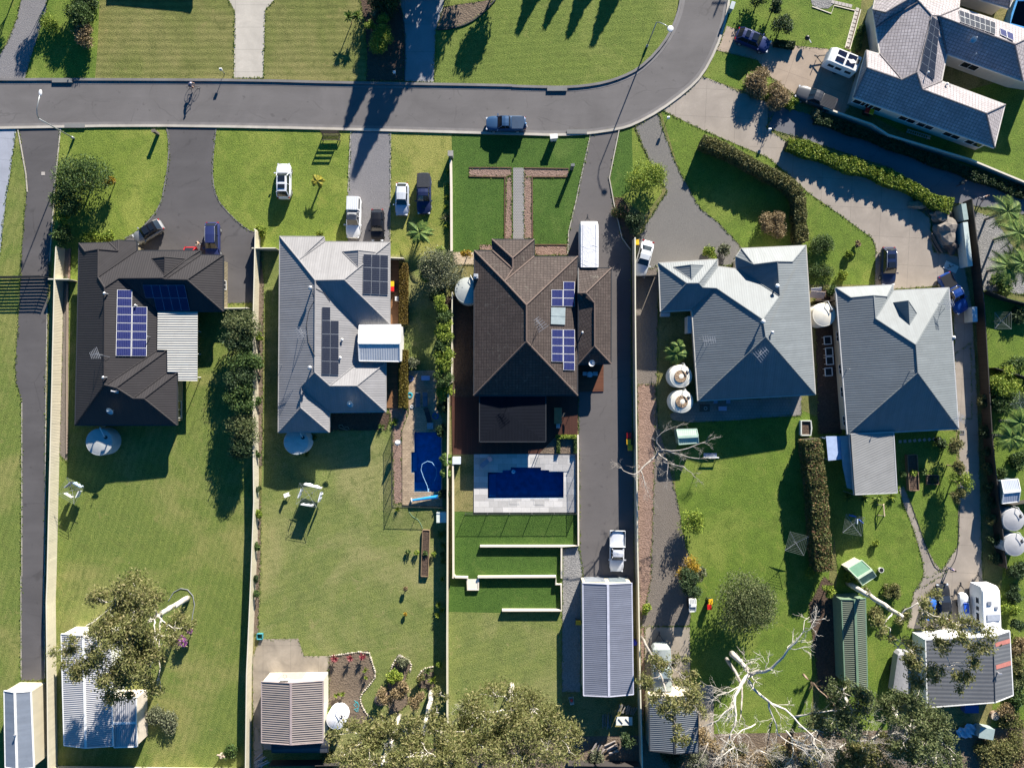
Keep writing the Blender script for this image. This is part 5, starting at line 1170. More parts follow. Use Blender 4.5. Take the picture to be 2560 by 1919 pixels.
solar(HF,"g h R10 R7","30 2000,240 2120,290 2125,355 2010,300",2,1)
dish(HF,"j k R7 R10","30 1740,370",.35,140); vent(HF,"j k R7 R10","30 1765,490",.7,.08); vent(HF,"l m R5 R4","30 1535,735",.3,.13,WHITE); vent(HF,"k l R4 R3 R6 R7","30 1365,640",.5,.1,WHITE)
for q in("30 1210,1010","30 1360,1080","30 1590,1160","30 1780,1230","30 760,900","30 900,950","30 1750,545"): window(HF,q,2.2,1.2,.9)
HG=house('house','pale roofed house mostly beyond the upper right corner','house',"a:30:1700,-300:e b:30:2260,-300:e c:30:2080,75:e d:30:1640,-60:e R1:30:1880,-110:z4.2 R2:30:2100,-150:z4.2",["~a b R2 R1","~b c R2","~c d R1 R2","~d a R1"],2.8,T,RFt,paint((.60,.56,.5),.6),RENDW,.08)
HH=house('house','roofed house beyond the top edge casting shadow on mown lawn','house',"a:00:1000,-1200:e b:00:1750,-1200:e c:00:1750,-470:e d:00:1000,-540:e R1:00:1200,-850:z4.2 R2:00:1500,-840:z4.2",["~a b R2 R1","~b c R2","~c d R1 R2","~d a R1"],2.8,T,RB,DARKMET,RENDW,.08)
# above ground pool top right
m=MB(); q=[W(x,y,1.2) for x,y in K("30 2150,0 2400,0 2400,290 2090,210 2110,120")]; wall_mb(q+[q[0]],.25,1.25,0,m); root=thing('raised_pool','blue rimmed raised pool in the upper right corner','swimming pool',(q[0].x,q[0].y,0)); m.build('pool_rim',paint((.05,.25,.55),.4),root); m=MB(); m.sheet([(p.x,p.y) for p in q],1.0); m.build('water',water_mat((.004,.02,.2)),root)
# ================= SHEDS
CRW=ribbed((.55,.50,.38),.25,.03,.5,0,.2,name='cream_ribbed'); WHW=paint((.70,.70,.66),.5,0,.05)
def roller(H,side,w,h,off_=0,mat=None):
    # door on wall side 0 top 1 right 2 bottom 3 left
    a,b=H.wallp[side],H.wallp[(side+1)%4]; d=(b-a); L=d.length; d/=L; q=a+d*(L/2+off_); o=Vector((d.y,-d.x,0))*-1
    if (q+o-sum(H.wallp,Vector())/4).length<(q-sum(H.wallp,Vector())/4).length: o=-o
    m=MB(); m.box(q+o*.03+Vector((0,0,h/2)),(w,.05,h),math.atan2(d.y,d.x)); m.build('roller_door',mat or paint((.38,.36,.33),.5),H.root)
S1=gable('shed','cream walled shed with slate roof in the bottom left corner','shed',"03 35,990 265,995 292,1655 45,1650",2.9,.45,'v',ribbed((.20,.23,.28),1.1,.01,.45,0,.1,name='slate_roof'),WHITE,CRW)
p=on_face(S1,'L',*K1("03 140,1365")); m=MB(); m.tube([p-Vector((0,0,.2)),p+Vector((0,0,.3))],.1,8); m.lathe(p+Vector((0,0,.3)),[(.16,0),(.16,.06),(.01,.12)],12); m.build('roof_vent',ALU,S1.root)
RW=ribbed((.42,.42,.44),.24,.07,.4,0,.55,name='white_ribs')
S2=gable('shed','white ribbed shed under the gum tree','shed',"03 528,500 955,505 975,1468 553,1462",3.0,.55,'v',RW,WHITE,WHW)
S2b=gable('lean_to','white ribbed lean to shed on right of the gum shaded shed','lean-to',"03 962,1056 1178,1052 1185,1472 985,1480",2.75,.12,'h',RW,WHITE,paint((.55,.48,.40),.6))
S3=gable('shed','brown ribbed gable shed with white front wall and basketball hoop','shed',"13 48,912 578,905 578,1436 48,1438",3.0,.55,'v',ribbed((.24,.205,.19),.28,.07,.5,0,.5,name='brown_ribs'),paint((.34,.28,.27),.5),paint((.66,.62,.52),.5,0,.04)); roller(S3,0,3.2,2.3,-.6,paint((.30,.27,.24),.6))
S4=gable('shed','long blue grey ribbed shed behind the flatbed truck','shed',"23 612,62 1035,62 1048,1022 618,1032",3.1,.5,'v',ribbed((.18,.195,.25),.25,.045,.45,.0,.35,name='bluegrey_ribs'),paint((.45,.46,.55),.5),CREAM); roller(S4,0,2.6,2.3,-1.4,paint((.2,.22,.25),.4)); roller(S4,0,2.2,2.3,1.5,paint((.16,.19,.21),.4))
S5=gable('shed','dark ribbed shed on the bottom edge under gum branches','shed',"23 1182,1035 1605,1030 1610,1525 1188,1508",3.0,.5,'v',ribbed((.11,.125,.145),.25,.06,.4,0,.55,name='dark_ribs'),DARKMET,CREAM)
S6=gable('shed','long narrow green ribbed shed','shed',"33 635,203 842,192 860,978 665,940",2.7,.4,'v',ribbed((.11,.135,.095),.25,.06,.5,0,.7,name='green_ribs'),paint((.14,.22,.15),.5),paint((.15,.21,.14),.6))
S7=house('shed','large grey ribbed shed with two reddish roof sheets','shed',"a:33:1360,552:e b:33:1945,522:e2 c:33:2087,475:e d:33:2117,1030:e f:33:1375,1136:e e2:33:1962,1092:z4.1 b2:33:1945,522:z4.1".replace('b:33:1945,522:e2 ',''),["~a b2 e2 f","~b2 c d e2"],3.2,.2,ribbed((.14,.145,.155),.5,.04,.5,0,.3,name='grey_shed_ribs'),WHITE,WHW,.06,inset=.12,fascia=.25)
m=MB()
for a in("33 1962,578 2090,540 2092,578 1968,612","33 1968,770 2098,730 2100,770 1972,806"):
    q=[on_face(S7,"b2 c d e2",*p,.03) for p in K(a)]; m.add(q,[(0,1,2,3)])
m.build('roof_sheets',paint((.42,.16,.13),.5),S7.root); p=on_face(S7,"b2 c d e2",*K1("33 1980,830")); m=MB(); m.tube([p-Vector((0,0,.2)),p+Vector((0,0,.5))],.1,8); m.box(p+Vector((0,0,.5)),(.5,.2,.12)); m.build('roof_vent',ALU,S7.root)
S8=gable('shed','little blue white ribbed shed by the two right tanks','shed',"32 2015,832 2160,820 2165,1012 2022,1030",2.2,.35,'h',ribbed((.42,.46,.55),.22,.04,.4,0,.4,name='pale_ribs'),WHITE,paint((.08,.12,.14),.6))
S9=gable('cubby','pale green ribbed garden shed behind the bare tree','shed',"22 1422,392 1595,388 1612,505 1440,520",2.0,.25,'h',ribbed((.40,.52,.42),.25,.04,.5,0,.35,name='palegreen_ribs'),paint((.36,.48,.4),.5),paint((.12,.2,.18),.6))
S10=gable('cubby','green gable cubby house with cream front','cubby house',"32 690,1590 812,1520 935,1655 815,1735",2.1,.7,'h',paint((.10,.22,.14),.5),paint((.5,.6,.45),.5),paint((.58,.54,.40),.6))
S11=gable('hutch','tiny white ribbed hutch under dark pine','hutch',"23 1530,202 1588,200 1585,305 1532,308",1.5,.15,'h',ribbed((.45,.48,.5),.2,.05,.5,0,.6,name='hutch_ribs'),WHITE,BLACK)
S12=gable('garden_store','dark lean to roof below the brown ribbed shed','lean-to',"13 137,1450 625,1410 625,1520 137,1522",2.2,.05,'h',ribbed((.06,.065,.08),.5,.02,.5,0,.1,name='dark_lean'),DARKMET,BLACK)
# ================= FENCES
CBR=ribbed((.60,.55,.42),.2,.03,.5,0,.12,name='cream_fence'); CAPC=paint((.62,.58,.46),.5,0,.05); WOODD=timber((.07,.055,.045),.12); DKF=paint((.035,.03,.028),.7)
fence("01 562,492 548,760 528,1658; 02 515,500 487,1658; 03 480,200 496,1658",1.85,'long cream ribbed fence left of the charcoal house',CBR,w=.06,cap=CAPC)
fence("01 2240,345; 11 38,360 20,1100; 12 20,400 25,1000; 13 0,0; 03 2175,800 2165,1658",1.85,'long cream ribbed fence between charcoal and beige houses',CBR,w=.06,cap=CAPC)
fence("11 1705,880 1700,1640; 12 1672,0 1665,700 1662,1658; 13 1660,500 1662,1590",1.9,'long cream fence left of the large pool property',CBR,w=.07,cap=CAPC)
o=fence("10 1686,1400 1690,1658; 11 1692,520",.9,'low cream retaining wall along bright front lawn',CW,name='retaining_wall',w=.25,posts=99,cat='wall')
m=MB(); p=W(*K1("10 1680,1325"),1.4); m.box((p.x,p.y,.7),(.5,.5,1.4)); m.box((p.x,p.y,1.43),(.7,.7,.1)); o=m.build('gate_pillar',paint((.25,.24,.22),.8)); tag(o,'grey capped pillar at top of the low cream wall','pillar')
fence("21 1040,420 1042,1000; 22 1048,0 1062,1400; 23 1068,0 1082,800 1102,1590",2.0,'tall pale fence right of the central driveway',CBR,w=.1,cap=CAPC)
fence("31 1685,90 1760,700 1790,1000 1830,1658; 32 1860,500 1945,1250 1980,1560",1.8,'dark timber paling fence on the far right',WOODD,w=.06,cap=DKF)
fence("30 450,955 600,1010 860,1100 1000,1190 1700,1400 2230,1620; 30 2350,1670",1.1,'low grey wall with pale cap beside the shaded lane',paint((.30,.28,.26),.7),w=.16,posts=99,cap=CW,name='wall',cat='wall')
fence("01 -60,748 415,740 470,748",1.9,'dark horizontal slat gate across the left driveway',DARKMET,name='slat_gate',slats=11,cat='gate',posts=1.8)
fence("01 490,768 665,768",1.7,'short cream side gate left of charcoal house',CBR,cap=CAPC,name='side_gate',cat='gate')
fence("01 1930,1015 2180,1012",1.7,'short cream side gate right of charcoal house',CBR,cap=CAPC,name='side_gate',cat='gate')
fence("11 5,505 205,505",1.7,'short cream side gate left of beige house',CBR,cap=CAPC,name='side_gate',cat='gate')
fence("11 1160,585 1290,590",1.7,'short cream side gate by the clipped narrow hedge',CBR,cap=CAPC,name='side_gate',cat='gate')
fence("21 1068,742 1228,735",1.7,'dark side gate behind the white sedan',DARKMET,name='side_gate',cat='gate')
fence("31 375,950 560,950",1.7,'brown side gate between the two grey houses',WOODD,name='side_gate',cat='gate')
fence("31 1845,868 2000,930 2300,1010",1.5,'dark fence above the shaded right garden',DKF); fence("31 1900,1520 2300,1640",1.5,'dark fence below the striped shaded lawn',DKF); fence("32 1990,1035 2300,985",1.6,'dark fence above the two right tanks',DKF)
fence("13 140,1590 740,1585",1.5,'dark fence on bottom edge below brown shed',DKF); fence("03 480,1640 2130,1660",1.7,'pale fence along the bottom edge left',CBR,cap=CAPC); fence("23 480,1590 1090,1600",1.4,'dark rear fence below the log pile',DKF)
railfence("12 1180,400 1185,1045 1650,1055",1.3,'black pool fence around the narrow pool'); railfence("22 545,595 552,1108 -400,1110",1.3,'black pool fence beside and below the large pool'); railfence("22 235,600 550,602",1.1,'black pool gate above the large pool')
# ================= VEHICLES
car('suv',"30 -150,255",-12,(.01,.03,.22),'dark blue wagon on the tan driveway near the road bend','car',sunroof=True,rails='alu') if False else car('suv',"20 2085,340",-22,(.008,.022,.10),'dark blue wagon on the tan driveway near the road bend','car',sunroof=True)
car('ute',"30 420,845",158,(.04,.045,.055),'dark grey pickup with ribbed tray cover by the lane wall','pickup',tray='cover',rails=None)
car('ute',"10 2158,1062",180,(.03,.08,.17),'steel blue pickup parked on the road','pickup',tray='soft',canopy=paint((.02,.05,.10),.5),L=5.1)
car('suv',"10 234,1560",90,(.62,.64,.68),'white hatchback suv on the front lawn with dark sunroof','car',sunroof=True,L=4.5)
car('ute',"11 840,215",-92,(.68,.69,.70),'white pickup with white canopy and black roof rack','pickup',tray='canopy',rack=True,L=5.3)
car('hatch',"11 1045,280",-90,(.008,.008,.011),'black hatchback on the gravel drive','car')
car('hatch',"11 1258,55",-91,(.42,.46,.54),'silver blue hatchback on the yellow lawn','car',roofcol=(.58,.60,.63),L=4.15)
car('ute',"11 1448,10",-90,(.014,.022,.07),'dark navy pickup with bonnet scoop on the yellow lawn','pickup',tray='cover',scoop=True,L=5.2)
car('hatch',"01 1270,340",-149,(.24,.25,.26),'pale grey small car with black roof beside the clipped bush','car',roofcol=(.01,.01,.012),sunroof=True,L=4.05)
car('wagon',"01 1828,420",-90,(.025,.035,.12),'purplish blue wagon in front of the charcoal house','car',L=4.9,rails='alu')
car('hatch',"01 1640,600",-90,(.45,.008,.012),'red car mostly hidden under the charcoal roof edge','car',L=3.9)
car('sedan',"21 1142,570",-105,(.60,.62,.64),'white sedan beside the tall fence','car')
car('wagon',"31 1050,635",-90,(.008,.02,.07),'dark blue wagon on the concrete court','car',sunroof=True,rails='alu',L=4.9)
car('ute',"31 1610,870",-62,(.01,.05,.24),'bright blue pickup with black tray cover by timber fence','pickup',tray='soft',L=5.5,rails='alu')
car('ute',"22 908,1445",-91,(.62,.64,.68),'white flatbed truck with grey tray','truck',tray='flat',L=5.2)
car('sedan',"33 1525,235",92,(.02,.022,.026),'dark sedan parked in the shaded corner beside the jet ski','car')
# caravan under white cover
def shell(name,label,cat,px,dims,rz,col,z0,seen,top=.92,group=None,nose=None):
    x,y=K1(px); p=W(x,y,seen); root=thing(name,label,cat,(p.x,p.y,0),R(rz),group); L,w_,h=dims; m=MB()
    xs=[-L/2,-L/2+.15,-L/4,0,L/4,L/2-.5,L/2-.1,L/2]; rg=[]
    for i,X in enumerate(xs):
        k=1 if 0<i<5 else (.97 if i in(0,5) else .9); zt=z0+h-(0.02*(i%2))-(0 if i<6 else .25*(i-5)); ww=w_/2*k*(1 if nose is None or i<6 else (.8 if i==6 else nose))
        rg+= [(X,-ww,z0),(X,-ww,zt-.15),(X,-ww*top,zt),(X,0,zt+.04+.02*(i%3)),(X,ww*top,zt),(X,ww,zt-.15),(X,ww,z0)]
    fs=[(i*7+k,i*7+(k+1)%7,(i+1)*7+(k+1)%7,(i+1)*7+k) for i in range(len(xs)-1) for k in range(7)]+[tuple(range(7))[::-1],tuple(range(49,56))]
    m.add(rg,fs); b=m.build('body',tarp(tuple(x*.82 for x in col)) if 'cover' in label or 'tarp' in label else paint(col,.55,0,.05),root,world=False); smooth_angle(b,30)
    for s in(-1,1): m=MB(); m.tube([(0,s*(w_/2-.25),.33),(0,s*(w_/2-.03),.33)],.33,14); m.build('wheel',RUBBER,root,world=False)
    m=MB(); m.bar((L/2,-.6,.45),(L/2+1.0,0,.45),.08); m.bar((L/2,.6,.45),(L/2+1.0,0,.45),.08); m.box((L/2+1.15,0,.5),(.35,.14,.14)); m.tube([(L/2+.8,0,.1),(L/2+.8,0,.9)],.05,6); m.build('drawbar',DARKMET,root,world=False)
    return root,b
r_,b_=shell('caravan','caravan under a creased white cover beside the brown house','caravan',"21 668,450",(5.9,2.35,2.5),90,(.78,.78,.80),.35,2.7)
m=MB()
for i in range(5): a=-2.6+i*.55; m.tube([(a,-1.08,2.84),(a+.25,-.4,2.87),(a-.2,.3,2.88),(a+.2,1.08,2.84)],.02,4)
m.tube([(-2.9,-.85,2.88),(2.6,-.8,2.9)],.02,4); m.tube([(-2.9,.85,2.88),(2.6,.8,2.9)],.02,4)
m.build('cover_seams',paint((.66,.67,.72),.6),b_,world=False)
r_,b_=shell('camper_trailer','white camper trailer with roof solar panels on tan driveway','caravan',"30 660,510",(4.0,2.1,1.9),158,(.72,.72,.70),.4,2.2)
m=MB(); 
for x,y in((-.9,-.5),(-.9,.35),(.5,-.5),(.5,.35)): m.box((x,y,2.33),(1.15,.62,.05))
m.build('roof_panel',glass_dark((.01,.012,.03),.2),b_,world=False); m=MB(); m.box((-1.7,-.2,2.34),(.35,.6,.08)); m.build('roof_hatch',DARKMET,b_,world=False)
m=MB(); 
for x in(-1.2,.1,1.1): m.box((x,1.05,1.5),(.8,.04,.5))
m.build('window',glass_dark(),b_,world=False)
r_,b_=shell('caravan','white caravan with side windows in the lower right corner','caravan',"33 1935,290",(5.6,2.35,2.5),92,(.78,.78,.78),.4,2.9)
m=MB(); m.box((-1.0,-.1,2.98),(.8,1.6,.1)); m.build('air_conditioner',paint((.35,.38,.44),.5),b_,world=False); m=MB(); m.box((.8,.35,2.97),(.5,.5,.08)); m.box((.2,-.5,2.97),(.35,.35,.08)); m.build('roof_hatch',ALU,b_,world=False); m=MB()
for x,l in((-1.3,1.2),(-.1,.5),(.9,.7)): m.box((x,1.165,1.9),(l,.04,.55))
m.build('window',glass_dark(),b_,world=False)
r_,b_=shell('covered_boat','boat under a pale grey green cover on the concrete slab','boat',"23 1295,790",(5.8,2.35,1.5),92,(.36,.40,.39),.5,1.6,top=.75,nose=.45)
m=MB(); m.add([(-1.3,-.95,2.0),(.2,-.85,2.08),(.2,.85,2.08),(-1.3,.95,2.0),(-1.0,-.7,2.55),(0,-.6,2.6),(0,.6,2.6),(-1.0,.7,2.55)],[(4,5,6,7),(0,1,5,4),(1,2,6,5),(2,3,7,6),(3,0,4,7)]); m.build('cabin_cover',paint((.26,.32,.34),.5),r_,world=False)
m=MB(); m.box((-3.15,0,1.2),(.5,.4,.7)); m.build('outboard_motor',paint((.6,.6,.6),.4),r_,world=False)
r_,b_=shell('covered_boat','boat under grey tarpaulin left of the large grey shed','boat',"33 1170,830",(5.2,2.2,1.3),82,(.34,.34,.36),.5,1.5,top=.7,nose=.5)
r_,b_=shell('jet_ski','blue and white jet ski on a trailer beside the caravan','jet ski',"33 1705,260",(3.2,1.15,.75),95,(.60,.63,.66),.45,1.1,top=.6,nose=.35)
m=MB(); m.box((-.2,0,1.24),(1.3,.6,.22)); m.build('seat',paint((.02,.09,.5),.4),r_,world=False); m=MB(); m.bar((.6,-.35,1.45),(.6,.35,1.45),.06); m.build('handlebar',BLACK,r_,world=False)
r_,b_=shell('jet_ski','blue jet ski partly under branches beside the dark sedan','jet ski',"33 1410,285",(3.0,1.1,.7),75,(.02,.12,.5),.45,1.1,top=.6,nose=.35); m=MB(); m.box((-.2,0,1.2),(1.2,.5,.2)); m.build('seat',BLACK,r_,world=False)
# ================= STREET
def lamp(base,h,az,reach,label,headcol=(.6,.6,.6)):
    b=W(*K1(base)); root=thing('street_lamp',label,'street lamp',b,0); d=Vector((math.cos(R(az)),math.sin(R(az)),0)); m=MB()
    m.tube([(b.x,b.y,0),(b.x,b.y,.5)],.16,10); m.tube([b,b+Vector((0,0,h))],[.09,.06],10); m.build('pole',STEEL,root,smooth=True)
    t=b+Vector((0,0,h)); m=MB(); m.tube([t,t+d*.35+Vector((0,0,.45)),t+d*1.0+Vector((0,0,.75)),t+d*reach+Vector((0,0,.85))],.05,8); m.build('arm',STEEL,root,smooth=True)
    m=MB(); e=t+d*(reach+.3)+Vector((0,0,.85)); m.ball(e,.3,12,sc=(1.3 if abs(d.x)>.5 else .7,1.3 if abs(d.y)>.5 else .7,.3)); m.build('lamp_head',paint(headcol,.4),root); return root
lamp("20 1163,408",6.3,-38,1.6,'tall curved street lamp on lawn inside the road bend'); lamp("00 640,1197",6.9,75,2.6,'tall curved street lamp beside the left driveway')
letterbox("20 362,1178",'white block letterbox near the parked steel blue pickup',(.7,.7,.68),1.2,(.9,.55,.3),True,(.62,.62,.60)); letterbox("20 525,1425",'dark letterbox at right end of the garden bed',block=True,bc=(.12,.13,.14),h=1.9,s=(.45,.3,.3))
letterbox("00 1908,600",'small grey letterbox at lawn edge above the cyclist',(.5,.5,.5),1.2); letterbox("10 1195,625",'white letterbox in the dark mulch above the road',(.75,.75,.75),1.1); letterbox("20 1350,1018",'white letterbox beside dark gravel drive',(.7,.7,.7),1.1)
letterbox("00 1325,1130",'brown timber letterbox near charcoal house driveway',block=True,bc=(.13,.11,.09),h=1.2,s=(.45,.35,.3)); letterbox("30 15,1120",'white letterbox at start of the shaded lane',(.7,.7,.7),1.1)
# roadside bench like sign on lawn
p=W(*K1("10 640,1175"),.9); root=thing('garden_bench','dark slatted garden bench with posts near the kerb','bench',(p.x,p.y,0)); m=MB()
for i in range(5): m.box((p.x,p.y+.35-i*.17,.45),(2.3,.12,.04))
m.build('seat',WOODD,root); m=MB(); 
for i in range(4): m.box((p.x,p.y+.42,.65+i*.28),(2.3,.04,.16))
m.build('backrest',WOODD,root)
for a in(-1.1,1.1):
    for b in(-.35,.42): m=MB(); m.box((p.x+a,p.y+b,.75 if b>0 else .22),(.1,.1,1.5 if b>0 else .44)); m.build('leg',WOODD,root)
p=W(*K1("00 1880,0"))
# sign at road bend (top) - small utility box
m=MB(); p=W(*K1("20 1900,55"),1.0); root=thing('utility_box','grey green utility pillar box beside the upper road','utility box',(p.x,p.y,0)); m.box((p.x,p.y,.6),(.45,.9,1.2),-.3); m.build('body',paint((.2,.3,.28),.5),root); m=MB(); m.box((p.x,p.y,1.23),(.52,1.0,.07),-.3); m.build('lid',paint((.35,.4,.42),.5),root)
# power pole outside the frame whose shadow falls on the road
b=W(*K1("20 2328,-1337")); root=thing('power_pole','timber power pole beyond the top edge whose shadow crosses the road','power pole',b); m=MB(); m.tube([b,b+Vector((0,0,9))],[.17,.12],8); m.build('pole',BARKB,root); m=MB(); m.bar(b+Vector((-.9,0,8.3)),b+Vector((.9,0,8.3)),.12); m.build('crossarm',BARKB,root)
# bins
RD_=(.55,.015,.015); YL_=(.75,.42,.02)
bin_("22 1010,445",RD_,'red lidded bin by tall fence, topmost of three'); bin_("22 1008,500",YL_,'yellow lidded bin between red bin and lowest yellow bin at tall fence'); bin_("22 1020,550",YL_,'yellow lidded bin by tall fence, lowest of three')
bin_("23 575,405",YL_,'yellow lidded bin left of long blue grey shed',rz=90); bin_("23 1715,225",(.8,.45,.02),'yellow lidded bin beside the tiny hutch'); bin_("23 1705,270",RD_,'red lidded bin beside the tiny hutch'); bin_("21 1078,435",YL_,'yellow lidded bin at top of tall fence')
bin_("30 860,955",RD_,'red lidded bin behind tiled house by the lane wall',rz=-20); bin_("30 897,965",YL_,'yellow lidded bin behind tiled house by the lane wall',rz=-20); bin_("11 1172,795",YL_,'yellow lidded bin beside beige house'); bin_("11 1172,835",RD_,'red lidded bin beside beige house')
# tanks
tank("02 850,500",1.72,2.2,(.42,.43,.42),'pale tank standing alone in shadow behind charcoal house'); tank("12 345,500",1.62,2.1,(.50,.52,.50),'segmented pale tank touching rear of beige house',True)
tank("11 1830,850",1.7,2.3,(.38,.40,.38),'pale tank tucked against the brown house wall'); tank("21 1460,1590",1.45,2.3,(.66,.64,.56),'cream tank with brown leaf litter, upper of the pair by blue grey house',dirt=True); tank("22 1470,150",1.45,2.3,(.66,.64,.56),'cream tank with brown leaf litter, lower of the pair by blue grey house',dirt=True)
tank("31 488,1058",1.5,2.3,(.66,.62,.52),'cream tank between the two grey houses'); tank("32 2128,1172",1.45,2.1,(.36,.36,.37),'grey tank, upper of two on far right edge'); tank("32 2140,1388",1.45,2.1,(.36,.36,.37),'grey tank, lower of two on far right edge'); tank("13 688,1245",1.25,2.3,(.70,.70,.72),'white tank beside brown ribbed shed')
# ================= TREES AND SHRUBS
B=bush
B("00 418,205",1.35,1.6,LY,'yellow green shrub on the grass verge in the top left',size=.16); B("00 712,150",2.0,2.8,LG,'large round green shrub on the verge in the top left',n=1800); B("00 748,300",1.55,2.2,LBR,'russet shrub touching the large round green one',n=1300)
B("00 720,10",2.2,2.0,LGD,'dark shrub cut by the top edge on the left'); B("00 30,-90",1.6,3.5,LGD,'dark shrub beyond the top left corner')
B("10 1050,70",2.1,2.6,LGD,'dark green shrub at top of the mulch bed',n=1600); B("10 1120,-60",2.4,3.2,LG,'green shrub at the top edge over mulch bed')
B("10 1090,330",1.85,2.4,LY,'yellow green bushy tree in the mulch bed',n=2200,size=.15); B("10 985,235",.7,2.2,LY,'small yellow shrub left in the mulch bed',size=.14); B("10 1100,180",.75,2.5,LY,'small yellow shrub top in the mulch bed',size=.14); B("10 1045,140",.6,2.3,LOLIVE,'grey green slim shrub in the mulch bed',size=.14)
for q,l in(("10 872,128",'star shaped palm at left of the dark shrub'),("10 1078,52",'star shaped palm on the dark shrub'),("10 795,135",'dark star palm nearest the mown lawn')): rosette(q,1.0,l,LPALM,.9,40,'yucca','plant',1.6,w=.09)
def cypress(px,h,r,label,mat=LGD):
    x,y=K1(px); p=W(x,y,0); rng=np.random.default_rng(nseed()); root=thing('cypress_tree',label,'tree',p,0,'tall trees beyond the top edge'); z=rng.uniform(.3,h,int(h*230)); rr=r*np.minimum(1,(h-z)/h*2.0+.06)*rng.uniform(.6,1.12,len(z)); a=rng.uniform(0,6.283,len(z))
    leaves_obj('crown',np.stack([p.x+rr*np.cos(a),p.y+rr*np.sin(a),z],1),.34,mat,root,nseed(),2.2); m=MB(); m.tube([p,p+Vector((0,0,h*.9))],[.16,.03],7); m.build('trunk',BARKB,root)
for q,h in(("20 470,-780",6.4),("20 700,-810",6.3),("20 910,-760",6.5),("20 1140,-740",6.8)): cypress(q,h,1.35,'dark slender cypress in a row beyond the top edge')
cypress("10 1560,-290",11.0,1.9,'tall dark tree beyond the top edge above the mulch bed'); cypress("10 1400,-480",9.6,1.7,'tall dark tree beyond the top edge left of the grey drive')
for q,h in(("10 1830,-450",7.0),("10 2120,-250",5.2),("10 1700,-330",6.5)): B(q,2.1,h,LGD,'leafy dark tree beyond the top edge by the grey drive',name='tree',cat='tree',group='leafy trees beyond the top edge',n=1300,size=.3,zc=0)
B("00 740,-160",1.8,4.5,LGD,'leafy dark tree beyond the top left edge',name='tree',cat='tree',zc=0); B("00 520,-260",1.6,5.5,LGD,'leafy tree far beyond the top left edge',name='tree',cat='tree',zc=0)
B("30 -60,-30",1.5,2.5,LGD,'dark shrub at the top edge by the right lawn'); 
B("00 705,1535",2.9,4.6,LG,'large green tree in front of the charcoal house',name='tree',cat='tree',n=3400,clumps=13,size=.2,stretch=(1.2,.95)); B("01 600,60",2.1,3.4,LG,'green tree touching the left drive edge',name='tree',cat='tree',n=2000,clumps=8); B("00 955,1555",.95,2.0,LOR,'orange flowering shrub under the large green tree',size=.15)
B("01 538,255",1.15,2.6,LY,'light green shrub above the round dark one near the cream fence'); B("01 540,380",1.35,2.4,LG,'round green shrub at top of the cream fence',n=1100); B("01 810,390",1.2,1.3,LY,'low bright green shrub against the charcoal roof',stretch=(1.8,.7)); B("01 930,385",.95,1.2,LY,'low bright shrub on right of the low green one')
for i,(q,r,h,mt) in enumerate((("01 2100,1180",2.2,4.4,LGUMB),("01 2075,1290",1.9,4.2,LGD),("01 2120,1490",1.9,4.4,LG),("02 2090,-20",2.1,4.6,LGD),("02 2085,120",2.1,4.6,LG),("02 2080,390",2.2,4.2,LGUMB),("02 2100,520",1.7,3.8,LGD))):
    B(q,r,h,mt,('grey green bushy tree highest along the second cream fence','dark bushy tree second from top along the second cream fence','green bushy tree third from top along the second cream fence','dark bushy tree fourth along the second cream fence','bright bushy tree fifth along the second cream fence','pink tinged bushy tree sixth along the second cream fence','small dark bushy tree lowest along the second cream fence')[i],name='tree',cat='tree',group='bushy trees along the second cream fence',n=2000,clumps=9)
hedge("20 1650,1200 1900,1300 2211,1480; 30 140,1530 290,1658; 31 290,100 310,420",1.5,2.3,LHED,'tall curved olive brown hedge between lawn and concrete drive',n=620,size=.15)
B("31 60,270",1.75,2.0,LBR,'round brown spiky shrub on the shaded lawn',n=1600,size=.14,aspect=3)
B("20 2130,690",1.9,2.0,LBR,'big tan ornamental grass clump beside the concrete drive',n=2600,size=.12,aspect=5,trunk=False); B("30 60,830",1.8,1.9,LBR,'tan ornamental grass clump beside the lane',n=2300,size=.12,aspect=5,trunk=False); B("30 230,900",.9,1.0,LY,'small yellow green shrub right of the tan grass'); B("30 420,980",.7,1.0,LOLIVE,'small grey shrub at start of lane wall')
hedge("30 180,1230 420,1290 620,1385 850,1445 1100,1530 1330,1640; 31 1420,60 1600,120",1.7,1.5,LY,'bright green wavy hedge strip between lane and concrete drive',n=560,size=.17,rough=.6)
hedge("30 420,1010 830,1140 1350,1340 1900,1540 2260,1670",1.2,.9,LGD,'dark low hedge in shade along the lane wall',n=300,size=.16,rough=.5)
B("30 130,220",1.3,2.2,LGD,'dark shrub beside the tan driveway corner'); hedge("30 60,360 240,380",.8,.8,LGD,'low dark hedge bordering the tan driveway',n=300); B("30 60,60",1.0,2.2,LGD,'dark shrub near top edge right of the road'); hedge("30 830,210 790,430",.5,.9,LG,'thin green hedge beside the tiled house garage',n=260)
B("31 470,480",1.7,1.6,LG,'round green mound shrub by the blue grey house',n=1800,size=.13); B("31 470,680",1.6,1.0,LG,'low leafy green mound beside the blue grey house wall',n=1300,size=.13); B("31 705,530",.5,.8,LY,'tiny yellow shrub on lawn by concrete court'); B("31 630,715",.75,1.0,LY,'small light shrub on lawn beside the concrete court'); B("31 770,450",.4,.8,LBR,'tiny brown shrub on lawn near the concrete court'); B("31 560,860",.8,1.2,LG,'green shrub at the brown side gate')
hedge("11 1272,610 1270,1140",1.05,1.3,leafmat((.08,.05,.012),(.16,.11,.02),(.24,.18,.04),name='golden_hedge'),'clipped golden brown hedge beside the beige house, upper run',n=650,size=.1,rough=.04); hedge("11 1272,1360 1272,1658; 12 1268,205",1.05,1.3,leafmat((.08,.055,.012),(.15,.12,.02),(.24,.20,.04),name='golden_hedge'),'clipped golden brown hedge beside the beige house, lower run',n=650,size=.1,rough=.04)
